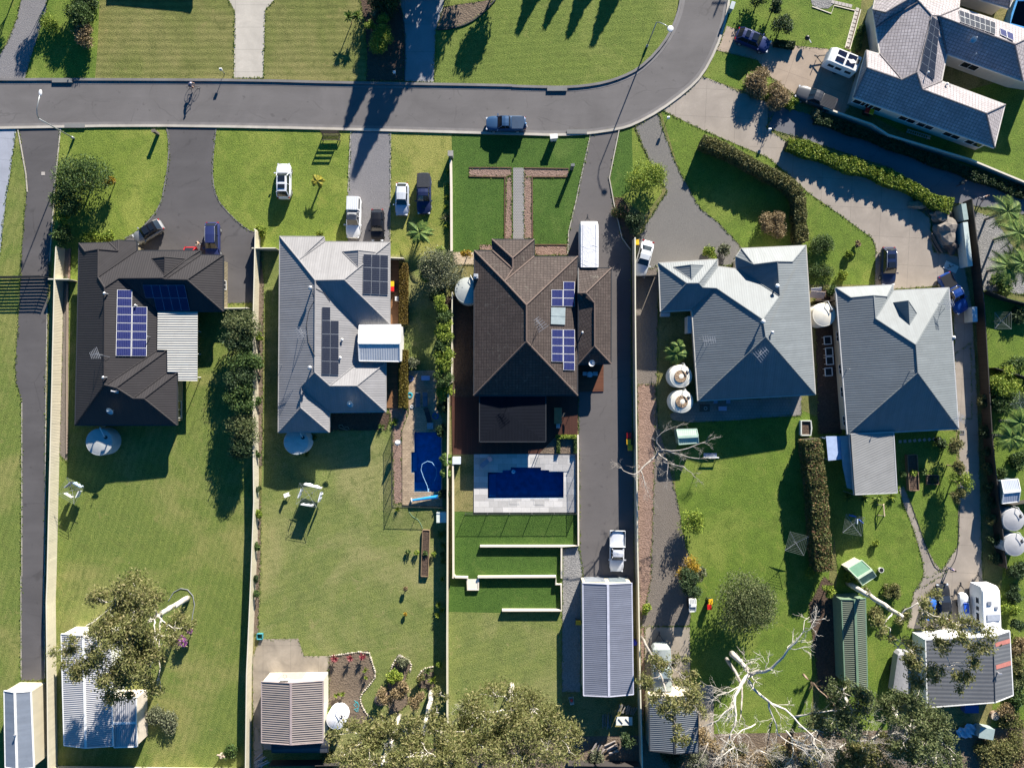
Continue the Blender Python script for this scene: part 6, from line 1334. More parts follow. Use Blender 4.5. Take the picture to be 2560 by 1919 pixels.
B("11 1600,680",2.9,3.8,LOLIVE,'olive grey tree beside the pale tank',name='tree',cat='tree',n=3800,clumps=14,size=.17); B("11 1460,745",.7,2.5,LY,'thin light sprig left of the olive grey tree'); B("11 1600,545",1.0,1.8,LY,'bright green shrub above the olive grey tree')
for i,y in enumerate((965,1070,1165,1245,1325,1405,1495,1605)): B(f"11 {1618+(i*7)%12},{y}",1.15,3.8,LG if i%3==1 else LY,'yellow tipped green shrub in the row by the second pool fence',group='yellow tipped shrubs in a row',n=1000,size=.17)
B("11 1500,640",1.2,3.0,LGD,'dark leafy shrub left of the olive grey tree',n=900); B("11 1560,860",1.3,3.0,LGD,'dark leafy shrub below the olive grey tree',n=1000); B("12 1632,70",1.15,2.4,LY,'yellow tipped green shrub lowest in its row',group='yellow tipped shrubs in a row',n=750)
palm("11 1410,350",1.6,1.9,16,'yellowish broad palm below the silver blue hatchback',LPALM,leaf=.55,w=.2); palm("10 530,1565",1.6,.95,9,'small yellow palm on front lawn beside white suv',leafmat((.16,.16,.02),(.35,.32,.04),(.5,.42,.06)),leaf=.4,w=.16)
for i,(q,r) in enumerate((("10 1660,1480",.55),("10 1660,1610",.6),("11 1650,40",.6),("11 1640,120",.5),("11 1640,215",.95),("11 1650,285",.6))): rosette(q,r,'spiky strap leaf plant along low cream wall',LY if i!=4 else LOLIVE,.6,26,group='strap plants along the low cream wall')
B("11 50,320",.85,1.0,LY,'lime green shrub at top of the second cream fence'); B("11 560,365",.5,.9,LY,'lime shrub peeping above beige roof edge'); B("11 1362,1480",.75,1.2,LOLIVE,'soft green shrub near the narrow pool deck'); B("11 1820,540",.75,2.0,LOR,'sparse orange leaved sapling beside brown roof',n=140)
for q,r,l in(("12 1195,325",.8,'bright spiky plant at corner of beige house'),("12 1080,365",.6,'pale spiky plant beside the beige house corner'),("12 430,605",.6,'spiky plant below the segmented tank'),("12 500,470",.6,'spiky plant right of the segmented tank'),("12 1218,1080",.5,'yellow spiky plant at pool fence corner'),("12 1600,1300",.9,'large spiky plant at long cream fence below white box'),("12 1625,1395",.8,'spiky plant second below the white box'),("12 1615,1530",.6,'small spiky plant along the long cream fence')): rosette(q,r,l,LY if 'yellow' in l or 'bright' in l else LPALM,.7,34)
B("12 1610,220",.9,1.6,LGD,'dark shrub on upper right of the narrow pool'); B("12 1605,400",.8,1.4,LGD,'dark shrub on right of the narrow pool'); palm("12 1640,650",1.8,.9,9,'dark little palm leaning over narrow pool middle'); palm("12 1635,775",1.6,.75,8,'little palm lower right of the narrow pool'); B("12 1620,950",.7,1.2,LGD,'dark shrub beside the blue pool cover roller')
for i,(q,r,mt) in enumerate((("11 30,1250",.6,LY),("11 30,1500",.5,LG),("12 10,150",.7,LG),("12 10,600",.5,LG),("12 15,900",.5,LGD),("12 20,1110",.6,LY),("12 5,1400",.5,LG),("13 5,20",.5,LGD),("13 10,150",.45,LG))): B(q,r,1.2,mt,'small garden shrub in strip right of the second cream fence',group='small shrubs in the fence strip')
for i,(q,r) in enumerate((("13 675,718",.72),("13 810,715",.62),("13 915,700",.62))): rosette(q,r,('pink spiky plant, left of three at the stone rim','pink spiky plant, middle of three at the stone rim','dull pink spiky plant, right of three at the stone rim')[i],LPINK,.8,44,stem=.5)
for q,r,l in(("13 940,815",.55,'green spiky plant under the right pink plant'),("13 695,1035",.65,'yellow green spiky plant beside brown shed wall'),("13 748,1025",.45,'smaller yellow green spiky plant beside brown shed wall'),("13 635,1170",.75,'green spiky plant above the white tank'),("13 1578,250",.6,'green spiky plant, top of trio by the long cream fence'),("13 1610,300",.55,'green spiky plant, right of trio by the long cream fence'),("13 1572,345",.55,'green spiky plant, bottom of trio by long cream fence'),("13 1480,830",.85,'large green spiky plant above the white gum trunk'),("13 1520,900",.8,'green spiky plant beside the white gum trunk'),("13 1550,1205",.7,'green spiky plant right of the white gum trunk'),("13 1610,30",.4,'tiny spiky plant near the long cream fence top'),("13 950,880",.35,'tiny spiky plant in the pink plant bed')): rosette(q,r,l,LPALM if 'large' in l else LY,.7,36,stem=.3)
B("13 1415,890",.6,1.2,LRED,'red leaved shrub beside the large spiky plant'); B("13 1200,870",1.0,1.3,LY,'lime green shrub in the small stone bed'); B("13 1250,735",.9,1.0,LOLIVE,'grey green ground shrub in the small stone bed'); B("13 1585,760",.4,1.0,LY,'lime shrub against the long cream fence'); B("13 1290,330",.22,.5,LOR,'tiny yellow sapling on back lawn'); B("13 1295,110",.25,.8,LBR,'tiny bare sapling on back lawn')
B("20 1160,1560",2.4,3.6,LY,'yellow green round tree beside the gravel drive',name='tree',cat='tree',n=3000,clumps=12,size=.17); B("21 1060,270",1.4,2.4,LGD,'dark shrub below the yellow green round tree',n=1000); B("21 940,160",1.05,1.1,LRED,'red brown shrub at the driveway bend'); B("21 1720,525",.95,1.2,LY,'yellow green shrub in front of the blue grey house'); B("21 1830,500",.9,1.3,LOLIVE,'pale flowering shrub in front of the blue grey house'); 
palm("21 1420,1400",2.0,1.6,18,'leafy tree fern beside the cream tanks',LPALM,leaf=.5,w=.16); palm("21 1440,1330",2.4,1.0,10,'small fern palm above the cream tanks',LPALM,leaf=.4,w=.14)
B("22 1545,1190",1.9,2.8,LY,'sparse yellow green sapling on the back lawn',n=800,name='tree',cat='tree'); B("22 1520,1590",1.6,2.6,LOR,'yellow flowering shrub above the dark pine'); B("23 1530,60",1.7,4.2,LGD,'dark green pine beside the tiny hutch',name='tree',cat='tree',n=1800); B("22 1620,1640",1.0,1.8,LOLIVE,'grey green shrub beside the yellow flowering one')
B("23 1160,280",.75,1.1,LY,'lime green shrub right of tall fence'); B("23 1010,1400",1.1,2.0,LGD,'dark shrub above the log pile')
B("23 2010,240",3.5,6.0,LGUMB,'large rounded grey green tree on the back lawn',name='tree',cat='tree',n=6500,clumps=22,size=.2)
hedge("32 400,480 430,760 465,1000 478,1350 505,1620",2.1,2.9,LRED,'tall reddish green hedge between the two back yards',n=900,size=.17,rough=.15,core=(.03,.025,.012))
for i,(q,r,h,l) in enumerate((("32 1590,530",1.1,2.6,'topmost sparse shrub tree along the right driveway'),("32 1610,710",1.1,2.8,'second sparse shrub tree along the right driveway'),("32 1660,850",1.4,3.2,'largest sparse shrub tree along the right driveway'),("32 1620,960",1.0,3.0,'lowest sparse shrub tree along the right driveway'))): B(q,r,h,LHED if i!=2 else LY,l,name='tree',cat='tree',n=700,size=.17)
B("32 1500,490",.9,1.0,LGD,'dark shrub under the grey roof corner'); B("32 390,1620",.9,1.4,LY,'lime shrub at the foot of the red hedge'); B("32 715,1645",1.0,1.2,LY,'yellow green shrub in front of the cubby house'); B("32 930,1370",.45,.7,LY,'small lime plant on lawn above the cubby house'); B("33 520,130",.8,1.8,LY,'lime shrub beside the green shed'); B("33 740,0",1.0,1.6,LY,'lime shrub between cubby house and green shed')
for i,x in enumerate((700,840,960,1080)): rosette(f"32 {x},975",.9,'broad strap leaf plant along the annex foot',LPALM if i!=3 else LY,.8,26,group='strap plants along the annex foot',w=.09)
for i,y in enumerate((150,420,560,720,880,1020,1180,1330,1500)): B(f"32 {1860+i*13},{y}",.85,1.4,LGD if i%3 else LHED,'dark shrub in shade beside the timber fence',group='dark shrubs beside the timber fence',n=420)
B("33 2080,290",1.2,1.6,LY,'light shrub right of the white caravan'); B("33 2150,760",1.3,1.4,LHED,'weedy shrub right of the grey shed'); B("33 2160,420",1.0,1.6,LGD,'dark weedy shrub on the right edge'); B("33 2170,1050",1.2,1.4,LG,'green weedy shrub at lower right of the grey shed')
B("31 2040,1640",2.2,2.6,LY,'large lime shrub on the far right',n=1900); B("32 2040,150",1.9,2.4,LG,'green shrub below the large lime shrub'); B("32 2000,760",1.0,1.4,LG,'low shrub above the small blue white shed')
for q,h,L,n,l in(("31 2070,170",4.2,2.5,18,'palm tree above the pebble bed, topmost'),("31 2160,350",4.5,2.6,18,'palm tree at right edge above the pebble bed'),("31 2080,640",4.0,2.9,22,'broad palm tree below the pebble bed'),("31 2200,620",4.4,2.4,16,'palm tree cut by the right edge'),("32 2100,460",3.6,2.2,18,'palm tree on the far right above the little shed'),("32 2180,330",3.8,2.0,14,'palm tree cut by right edge above little shed')): palm(q,h,L,n,l,LPALM,leaf=.85,w=.14,tr=.15)
# bare tree by the tall fence
deadtree("22 1085,575",[([("22 1240,627",4.2)],.22),([("22 1240,627",4.2),("22 1150,700",5),("22 1085,765",5.4),("22 1035,787",5.8),("22 940,722",6.2)],.14),([("22 1260,600",4.2),("22 1350,670",5),("22 1342,800",5.6)],.12),([("22 1240,627",4.2),("22 1285,562",5),("22 1400,580",5.6),("22 1560,540",6.2),("22 1680,490",6.5)],.12),([("22 1285,562",5),("22 1420,600",5.6),("22 1560,640",6),("22 1640,640",6.2)],.1),([("22 1300,670",4.8),("22 1400,700",5.4),("22 1500,720",5.8),("22 1570,790",6)],.09),([("22 1110,745",5.2),("22 1150,880",5.6),("22 1190,960",5.8)],.08),([("22 1285,562",5),("22 1240,480",5.5),("22 1310,400",5.8),("22 1440,360",6)],.08)],'bare pale tree reaching over the tall fence',bm=BARKD,twig=6,tl=1.1,seedv=4)
# gums
gum("03 1622,192",[("03 1500,262",5),("03 1380,330",9),("03 1290,392",12)],[("03 1150,160",12,2.3),("03 880,230",12,1.7),("03 1300,200",11,1.6),("03 950,350",12,1.8),("03 780,440",12,1.5),("03 1150,330",13,2.0),("03 560,620",14,1.4),("03 640,740",13,1.7),("03 850,590",14,2.0),("03 1080,560",14,2.2),("03 1350,530",12,2.1),("03 1520,470",11,1.7),("03 900,760",13,2.1),("03 1150,760",13,2.3),("03 1000,930",12,1.9),("03 1250,870",11,1.6),("03 1050,1050",11,1.3),("03 1350,960",10,1.1),("03 700,830",13,1.2),("03 1300,680",12,1.9)],'tall spreading gum tree over the white ribbed shed',r0=.38,n=200,size=.25,seedv=11,dens=1.0)
B("03 1580,560",.7,1.4,LPUR,'purple bougainvillea shrub under gum tree edge'); B("03 1645,480",.45,1.4,LPUR,'small purple bougainvillea by the gum tree edge'); B("03 1400,1250",1.9,.7,LOLIVE,'low sprawling grey green shrub beside lean to',n=1500,trunk=False)
gum("13 1512,1000",[("13 1485,1180",6),("13 1450,1340",9),("13 1430,1600",13)],[("13 1600,1000",7,1.2),("13 1280,1350",11,2.0),("13 1600,1350",11,2.0),("13 1500,1520",13,2.2),("13 1650,1600",13,2.0),("13 1330,1560",13,2.0),("13 1580,1180",10,1.2)],'white trunked gum along the long cream fence',r0=.33,n=170,seedv=21)
gum("13 1240,1205",[("13 1200,1330",6),("13 1150,1480",9),("13 1085,1630",12)],[("13 780,1330",8,1.7),("13 900,1440",10,2.1),("13 1000,1350",9,1.8),("13 1150,1400",10,1.6),("13 800,1540",10,1.8),("13 980,1580",11,2.1),("13 1180,1600",12,1.8),("13 1100,1250",7,1.3)],'leaning white gum on the lower lawn left of the cream fence',r0=.3,n=170,seedv=22)
B("13 1240,960",1.3,3.0,LBR,'rusty brown shrub on the lower lawn',n=1000); B("13 1120,1030",1.1,2.4,LBR,'rusty brown shrub left of the white gum'); B("13 1400,1070",1.2,2.6,LBR,'rusty brown shrub touching the white gum trunk')
gum("13 2208,940",[("13 2205,1100",5),("23 -5,1300",9)],[("13 1850,1150",7,2.1),("13 2050,1030",6,1.8),("13 1800,1380",8,2.3),("13 2030,1280",9,2.4),("13 2180,1180",9,2.0),("23 60,1080",7,1.9),("23 200,1150",8,2.2),("23 120,1350",9,2.4),("23 330,1300",9,2.3),("23 460,1400",9,1.9),("23 500,1530",9,1.7),("13 1780,1560",9,2.2),("13 2020,1500",10,2.6),("23 50,1560",10,2.4),("23 280,1500",10,2.3)],'broad gum tree centred on the bottom edge',r0=.36,n=105,seedv=23,crs=.66)
gum("23 1115,522",[("23 1200,670",6),("23 1300,890",11),("23 1330,1000",13)],[("23 1240,740",9,1.5),("23 1420,750",10,1.1),("23 1130,930",11,1.3),("23 1500,880",11,1.3),("23 1300,1080",13,1.5),("23 1560,1040",12,1.7),("23 1420,1160",13,1.6),("23 1450,1370",13,1.3),("23 1600,1180",12,1.1),("23 1370,900",12,1.0)],'slender gum reaching over boat and dark ribbed shed',r0=.17,n=190,seedv=24,bm=BARKD)
deadtree("23 1790,560",[([("23 1900,670",5),("23 2000,770",9),("23 2055,850",12)],.38),([("23 2055,850",12),("23 1960,960",13),("23 1915,1060",13.5),("23 1945,1240",14),("23 1870,1400",14)],.24),([("23 2055,850",12),("23 2150,830",13),("33 0,810",14),("33 110,730",15),("33 200,600",16),("33 310,480",16.5)],.22),([("23 2040,900",12),("23 2100,1000",13),("33 -10,1080",13),("33 190,1180",14),("33 300,1300",14.5),("33 400,1400",15)],.18),([("23 1960,960",13),("23 1840,1015",13)],.09),([("23 1920,1120",13.5),("23 1830,1185",14),("23 1760,1260",14),("23 1660,1290",13)],.12),([("33 0,1100",13),("33 60,1250",13),("33 90,1400",13),("33 230,1450",13)],.12)],'huge pale forked bare gum on the back lawn',r=.4,twig=7,tl=1.9,seedv=31)
o=deadtree("33 180,720",[([("33 300,850",3),("33 420,960",5),("33 520,1062",7)],.16)],'brown leaning bare trunk crossing the mulch strip',bm=BARKB,twig=3,tl=1.2,seedv=32)
deadtree("23 1750,620",[([("23 1850,710",4),("23 1950,860",7),("23 1990,960",9),("23 1975,1200",12)],.24)],'grey second stem beside the huge pale bare gum',bm=BARKD,twig=3,tl=1.3,seedv=33)
gum("33 690,62",[("33 880,170",5),("33 1050,285",10),("33 1160,350",13)],[("33 1380,200",14,1.3),("33 1340,330",14,1.3),("33 1650,430",16,1.5),("33 1760,430",16,1.1),("33 960,450",12,1.3),("33 1500,420",15,1.3),("33 1120,560",13,1.0),("33 1820,570",16,1.5),("33 1650,560",16,.9),("33 1300,700",14,1.8),("33 1420,790",14,1.4),("33 1230,760",13,1.2),("33 1700,820",15,1.4),("33 1670,930",15,1.1),("33 1780,690",16,1.2),("33 1530,620",15,1.3),("33 1300,900",13,1.3),("33 1150,380",13,.9),("33 860,110",6,.5)],'long armed white gum over the grey shed',r0=.36,n=200,seedv=41)
gum("33 640,1000",[("33 680,1080",5),("33 720,1150",8)],[("33 640,960",7,1.5),("33 780,1050",8,1.8),("33 600,1080",7,1.5),("33 850,1130",8,1.4),("33 560,1250",8,1.9),("33 450,1280",7,1.6),("33 720,1280",9,1.9)],'dark green leafy tree below the green shed',LGUMB,.2,name='tree',n=170,seedv=51)
gum("33 1080,1150",[("33 1120,1230",5),("33 1200,1330",8)],[("33 1090,1040",6,1.4),("33 1120,1180",7,1.8),("33 1300,1050",7,1.5),("33 1230,1300",8,2.0),("33 1380,1270",8,1.8),("33 1480,1380",8,1.9),("33 1560,1480",8,1.7),("33 1350,1450",9,2.1),("33 1180,1480",9,2.0),("33 1600,1590",8,1.6),("33 1420,1600",9,2.1)],'wide dark leafy tree under the grey shed on bottom edge',LGUMB,.24,name='tree',n=150,seedv=52)
gum("33 900,1400",[("33 930,1480",5)],[("33 980,1420",6,1.4),("33 800,1500",7,1.8),("33 1000,1600",7,1.9),("33 650,1600",7,1.7),("33 850,1650",8,1.9)],'olive scrubby tree on bottom edge between the wide trees',LGUM,.16,name='tree',n=230,seedv=53)
deadtree("33 700,1350",[([("33 820,1380",3),("33 900,1430",4),("33 830,1560",5)],.14),([("33 900,1400",4),("33 1020,1380",5),("33 1180,1350",5.5)],.1)],'tangle of bare branches among the bottom scrub',bm=BARKW,twig=10,tl=1.6,seedv=54,depth=3); deadtree("33 100,1350",[([("33 200,1400",2),("33 380,1480",4),("33 600,1500",5)],.12),([("33 200,1400",2),("33 230,1560",4),("33 150,1640",5)],.1)],'spray of bare grey branches on bottom edge',bm=BARKW,twig=10,tl=1.6,seedv=55,depth=3); deadtree("23 1720,1350",[([("23 1800,1400",2),("23 1900,1480",3),("23 2050,1540",4)],.1),([("23 1700,1440",2),("23 1640,1560",3)],.09)],'bare brush at lower end of the concrete slab',bm=BARKD,twig=9,tl=1.3,seedv=56,depth=3)
for i,(q,r,h,mt) in enumerate((("23 1560,1590",2.2,2.0,LOLIVE),("23 1850,1600",2.3,1.8,LBR),("23 2080,1570",2.2,2.0,LBR),("33 120,1590",2.4,2.0,LGUM),("33 400,1600",2.2,2.2,LHED),("23 1680,1420",1.6,1.4,LBR),("33 1950,1580",2.4,1.8,LHED),("33 2130,1480",2.2,1.6,LGUM),("33 2130,1250",1.8,1.2,LHED),("23 700,1610",1.6,1.0,LOLIVE),("13 600,1640",1.6,1.2,LHED),("23 1380,1560",1.6,1.6,LGD))):
    B(q,r,h,mt,('low olive scrub right of the tall fence foot','russet scrub on the bottom edge','russet scrub further right on bottom edge','olive scrub below the bare gum','brownish green scrub below the leaning trunk','dry russet scrub beside the slab','brownish scrub near the bottom right corner','olive scrub on right edge near the bottom','scrub on the right edge beside the stump','low scrub below the log pile','low scrub below the brown shed','dark scrub below the dark ribbed shed')[i],n=900,size=.2,trunk=False,name='scrub')

for i,(q,z,tl) in enumerate((("23 2000,1560",2,1.5),("33 520,1400",3,1.8),("33 760,1520",3,1.7),("33 1050,1440",4,1.5),("33 1250,1560",4,1.5),("13 1900,1250",7,1.2),("23 130,1430",8,1.2),("13 1000,1500",9,1.1))):
    c_=q.split()[0]; a,b=[float(v) for v in q.split()[1].split(',')]
    deadtree(q,[([(f"{c_} {a+110},{b-60}",z*.6),(f"{c_} {a+220},{b-20}",z)],.09),([(f"{c_} {a-90},{b-80}",z*.6),(f"{c_} {a-200},{b+10}",z)],.08),([(f"{c_} {a+30},{b+80}",z)],.08)],('tangled bare branches right of the bottom slab','tangled bare branches below the leaning trunk','tangled bare branches between bottom trees','tangled bare branches left of the grey shed corner','tangled bare branches under the grey shed','bare limbs through left of the broad gum','bare limbs through middle of the broad gum','bare limbs through the leaning gum')[i],bm=BARKW,twig=9,tl=tl,seedv=70+i,depth=3)
for i,(q,r,mt) in enumerate((("33 2160,600",1.3,LBR),("33 2180,900",1.3,LGUMB),("33 2060,1180",1.3,LBR),("33 1900,1480",1.6,LHED),("33 2180,1600",1.6,LBR),("33 900,1600",1.7,LBR),("33 250,1500",1.8,LBR),("23 1950,1490",1.5,LHED),("33 2140,150",1.3,LGD),("32 2150,1600",1.5,LGD),("32 2180,650",1.5,LG),("32 2150,40",1.6,LY),("31 2150,1050",1.2,LGD),("31 2150,1500",1.4,LG),("31 2060,760",1.6,LPALM),("33 1180,330",.9,LGUMB),("33 930,330",1.0,LHED),("33 1070,140",1.1,LHED))):
    B(q,r,1.3,mt,('weedy tan shrub right of the reddish roof sheet','weedy green shrub right of the grey shed wall','tan weeds above the round stump','brownish weeds below the plastic sheets','tan weeds in the bottom right corner','tan weeds on bottom edge below fallen branches','tan weeds below bare branches near the bottom','brownish weeds right of the slab','dark shrub right of the white caravan front','dark shrub below the grey tanks','green shrub above the little blue white shed at the edge','lime shrub below the large lime shrub','dark shrub by shaded right clothesline','green shrub under the striped shadows','leafy clump below the broad palm','green weeds under the long armed gum','brownish weeds beside the green shed','brownish weeds near the cubby')[i],trunk=False,name='scrub')

deadtree("33 60,1180",[([("33 220,1220",5),("33 420,1180",7),("33 620,1160",8),("33 780,1220",8)],.12),([("33 260,1300",5),("33 450,1330",7),("33 640,1400",8),("33 800,1420",8)],.11),([("33 150,1330",4),("33 330,1520",6),("33 480,1640",6)],.1),([("23 2100,1280",4),("23 1950,1350",6),("23 1880,1470",6)],.09)],'pale fallen limbs fanning out across the rear fence line',bm=BARKW,twig=9,tl=1.8,seedv=91,depth=3)
deadtree("33 860,1330",[([("33 980,1380",3),("33 1160,1350",5),("33 1290,1400",5)],.12),([("33 950,1470",3),("33 1080,1560",5),("33 1240,1640",5)],.1),([("33 780,1430",3),("33 740,1560",4)],.09)],'pale branch tangle behind the dark trees',bm=BARKW,twig=9,tl=1.5,seedv=92,depth=3)
# ragged grass creeping over the edges of drives, paths and beds
rng=np.random.default_rng(5); PT=[]
for poly in EDGES:
    for i in range(len(poly)):
        a=np.array(poly[i-1]);b=np.array(poly[i]); L=np.linalg.norm(b-a)
        if L<.2 or L>80 or abs(a).max()>75: continue
        k=int(L*16); t=rng.uniform(0,1,k)[:,None]; q=a+(b-a)*t; nn=np.array((b[1]-a[1],a[0]-b[0]))/L; q=q+nn*(rng.normal(size=k)*.08+.05*np.sin(t[:,0]*L*1.7)+.05*np.sin(t[:,0]*L*5.1))[:,None]; PT.append(np.c_[q,rng.uniform(.02,.07,k)])
g_=leaves_obj('grass',np.concatenate(PT),.09,leafmat((.11,.18,.03),(.19,.25,.05),(.30,.30,.12),trans=.5,name='edge_grass'),None,9,2.2); tag(g_,'ragged grass along the edges of drives and beds','grass',kind='stuff')

hedge("22 380,455 560,455",.45,.7,LY,'clipped little hedge along the deck above the large pool',n=260,size=.12,rough=.1); hedge("22 402,480 402,598",.4,.6,LG,'short clipped hedge dividing the small pool bed',n=260,size=.12,rough=.1); hedge("22 548,470 548,598",.4,.7,LG,'short clipped hedge on right end of the small pool bed',n=260,size=.12,rough=.1)
# ================= GARDEN THINGS
c1=clothesline("02 610,920","rotary clothesline full of washing behind charcoal house",1.75,2.0,15); cloth_on(c1,[((.9,-.3),(.3,-1.0),(.7,.7,.7),.7,'white cloth on the far left rotary line'),((-.8,.6),(.2,1.1),(.25,.27,.3),.8,'grey cloth on the far left rotary line'),((.4,.9),(1.2,.1),(.45,.6,.75),.7,'pale blue cloth on the far left rotary line'),((-1.0,-.1),(-.2,-.9),(.7,.68,.62),.6,'cream cloth on the far left rotary line')],1.9)
c2=clothesline("12 450,960","rotary clothesline with long white sheets behind beige house",1.9,2.0,35); cloth_on(c2,[((1.7,-.2),(.3,1.5),(.75,.76,.8),1.1,'longest white sheet on upper right of the sheet filled line'),((-1.5,-.4),(-.4,-1.4),(.72,.73,.78),1.1,'white sheet on lower left of the sheet filled line'),((.5,-1.4),(1.5,-.6),(.72,.73,.78),1.1,'white sheet on lower right of the sheet filled line'),((-1.3,.5),(-.3,1.2),(.68,.7,.76),.9,'white sheet on upper left of the sheet filled line')],1.9)
clothesline("32 250,1375","rotary clothesline on bright lawn left of the red hedge",1.75,2.0,30,7); c3=clothesline("32 740,1215","rotary clothesline in the shade right of the red hedge",1.7,2.0,35,7); cloth_on(c3,[((.9,.6),(.3,1.2),(.05,.12,.5),.6,'blue towel on shaded rotary line'),((.5,-.2),(.9,.3),(.5,.6,.65),.6,'pale cloth on shaded rotary line'),((1.2,-.6),(1.0,.2),(.04,.10,.4),.6,'dark blue towel on shaded rotary line')],1.9)
clothesline("31 2030,1110","rotary clothesline in dark garden on the far right",1.5,2.0,45,7); clothesline("32 2190,160","rotary clothesline cut by the right edge",1.5,2.0,10,7)
def T_(name,label,cat,px,seen=0,rz=0,group=None): x,y=K1(px); p=W(x,y,seen); return thing(name,label,cat,(p.x,p.y,0),R(rz),group)
def P(root,name,mat,f,smooth=False): m=MB(); f(m); return m.build(name,mat,root,world=False,smooth=smooth)
def chair(px,label,col=(.6,.6,.6),rz=0,z0=0,s=1,group=None):
    r=T_('chair',label,'chair',px,.5,rz,group); r.location.z=z0; mt=paint(col,.5)
    P(r,'seat',mt,lambda m:m.box((0,0,.43),(.5*s,.5*s,.05))); P(r,'backrest',mt,lambda m:m.box((-.25*s,0,.7),(.05,.5*s,.5)))
    for a in(-.2,.2):
        for b in(-.2,.2): P(r,'leg',mt,lambda m:m.box((a*s,b*s,.21),(.05,.05,.42)))
    return r
def table(px,label,l,w,col,rz=0,z0=0,h=.75,rnd=False):
    r=T_('table',label,'table',px,.75,rz); r.location.z=z0; mt=paint(col,.5,0,.15)
    P(r,'tabletop',mt,(lambda m:m.lathe((0,0,h),[(l/2,-.04),(l/2,0)],24)) if rnd else (lambda m:[m.box((0,-w/2+w*(i+.5)/5,h),(l,w/5-.015,.05)) for i in range(5)]))
    for a in(-1,1):
        for b in(-1,1): P(r,'leg',mt,lambda m:m.box((a*l*.36,b*(w if not rnd else l)*.36,h/2),(.07,.07,h-.04)))
    return r
table("22 397,272","timber outdoor table on the dark deck",2.1,1.0,(.30,.17,.07),90,.15); chair("22 398,358",'pale chair at lower end of the timber deck table',(.5,.5,.5),90,.15); chair("22 440,265",'dark chair right of the timber deck table',(.05,.05,.05),180,.15)
table("21 672,1575","round pale table on small side deck",.75,.75,(.42,.48,.55),0,.12,rnd=True); chair("21 628,1568",'pale chair left of the round side deck table',(.42,.48,.55),0,.12); chair("21 716,1568",'pale chair right of the round side deck table',(.42,.48,.55),180,.12)
table("22 1665,205","dark table on paved patio behind blue grey house",1.3,1.0,(.10,.06,.04)); P(T_('umbrella_ring','small pale ring on the dark patio table','ring',"22 1672,208",.8),'ring',WHITE,lambda m:m.tube([(.2*math.cos(a*.628),.2*math.sin(a*.628),.8) for a in range(11)],.02,5))
chair("22 1760,150",'blue grey chair under the blue grey eave, left',(.25,.27,.4),-90); chair("22 1870,150",'blue grey chair under the blue grey eave, right',(.25,.27,.4),-90); P(T_('daybed','pale lilac daybed on the paved patio','daybed',"22 1820,210",.4),'cushion',paint((.38,.38,.55),.7),lambda m:m.box((0,0,.3),(1.0,.55,.3)))
def lounger(px,label,rz,z0,col=(.10,.12,.16)):
    r=T_('sun_lounger',label,'sun lounger',px,.3,rz); r.location.z=z0
    P(r,'bed',paint(col,.7),lambda m:m.box((.3,0,.3),(1.3,.62,.06))); P(r,'backrest',paint(col,.7),lambda m:m.box((-.62,0,.45),(.7,.62,.06),0,0,Matrix.Rotation(R(30),3,'Y')))
    for a in(-.3,.85):
        for b in(-.25,.25): P(r,'leg',ALU,lambda m:m.box((a,b,.14),(.05,.05,.28)))
lounger("12 1398,135",'dark sun lounger, left of two by narrow pool',-90,.12); lounger("12 1462,130",'dark sun lounger, right of two by narrow pool',-90,.12); lounger("12 1990,670",'grey sun lounger on white paving beside large pool',220,.12,(.28,.28,.34)); lounger("12 1485,265",'black folded lounger above the narrow pool',-75,.12,(.02,.02,.025))
def boxy(name,label,cat,px,d,col,h,rz=0,z0=0,lid=None):
    r=T_(name,label,cat,px,h,rz); r.location.z=z0
    P(r,'body',paint(col,.5,0,.15),lambda m:m.box((0,0,h/2-.04),(d[0]*.96,d[1]*.96,h-.08))); P(r,'lid',paint(lid or tuple(min(1,x*1.15) for x in col),.5,0,.1),lambda m:m.box((0,0,h-.04),(d[0],d[1],.08))); return r
boxy('storage_box','pale box against long cream fence below pool fence','box',"12 1602,1150",(1.3,1.35),(.5,.54,.5),.9); boxy('pump_box','pale blue grey box beside cream terrace wall','box',"12 1732,660",(1.05,.9),(.5,.54,.6),1.0); boxy('pool_box','black and white pump box above narrow pool','box',"12 1505,360",(.8,.8),(.04,.04,.05),.5,z0=.12,lid=(.25,.27,.3)); boxy('air_conditioner','pale air conditioner box beside beige house hedge','air conditioner',"11 1215,920",(.45,.55),(.5,.5,.5),.8)
boxy('bath_planter','blue tub on upper pool paving','tub',"11 1465,1605",(1.1,.6),(.22,.3,.5),.5,z0=.12); boxy('storage_box','grey box behind blue grey house wall','box',"21 1325,1058",(1.2,.45),(.4,.43,.45),.8); boxy('cabinet','white cabinet against left wall of blue grey house','cabinet',"21 1535,1145",(.5,2.2),(.5,.52,.55),1.7)
P(T_('crate','small teal crate at left corner of slab','crate',"13 30,525",.4),'body',paint((.05,.25,.3),.5),lambda m:[m.box((a,b,.2),c) for a,b,c in((-.35,0,(.05,.7,.4)),(.35,0,(.05,.7,.4)),(0,.35,(.7,.05,.4)),(0,-.35,(.7,.05,.4)))])
r=T_('cover_roller','blue pool cover on its roller below the narrow pool','pool cover',"12 1470,985",.5,8); P(r,'roll',paint((.02,.25,.6),.4),lambda m:m.tube([(-1.8,0,.5),(1.9,0,.5)],[.14,.26],12)); [P(r,'stand',WHITE,lambda m:m.box((a,0,.25),(.08,.5,.5))) for a in(-1.95,2.0)]
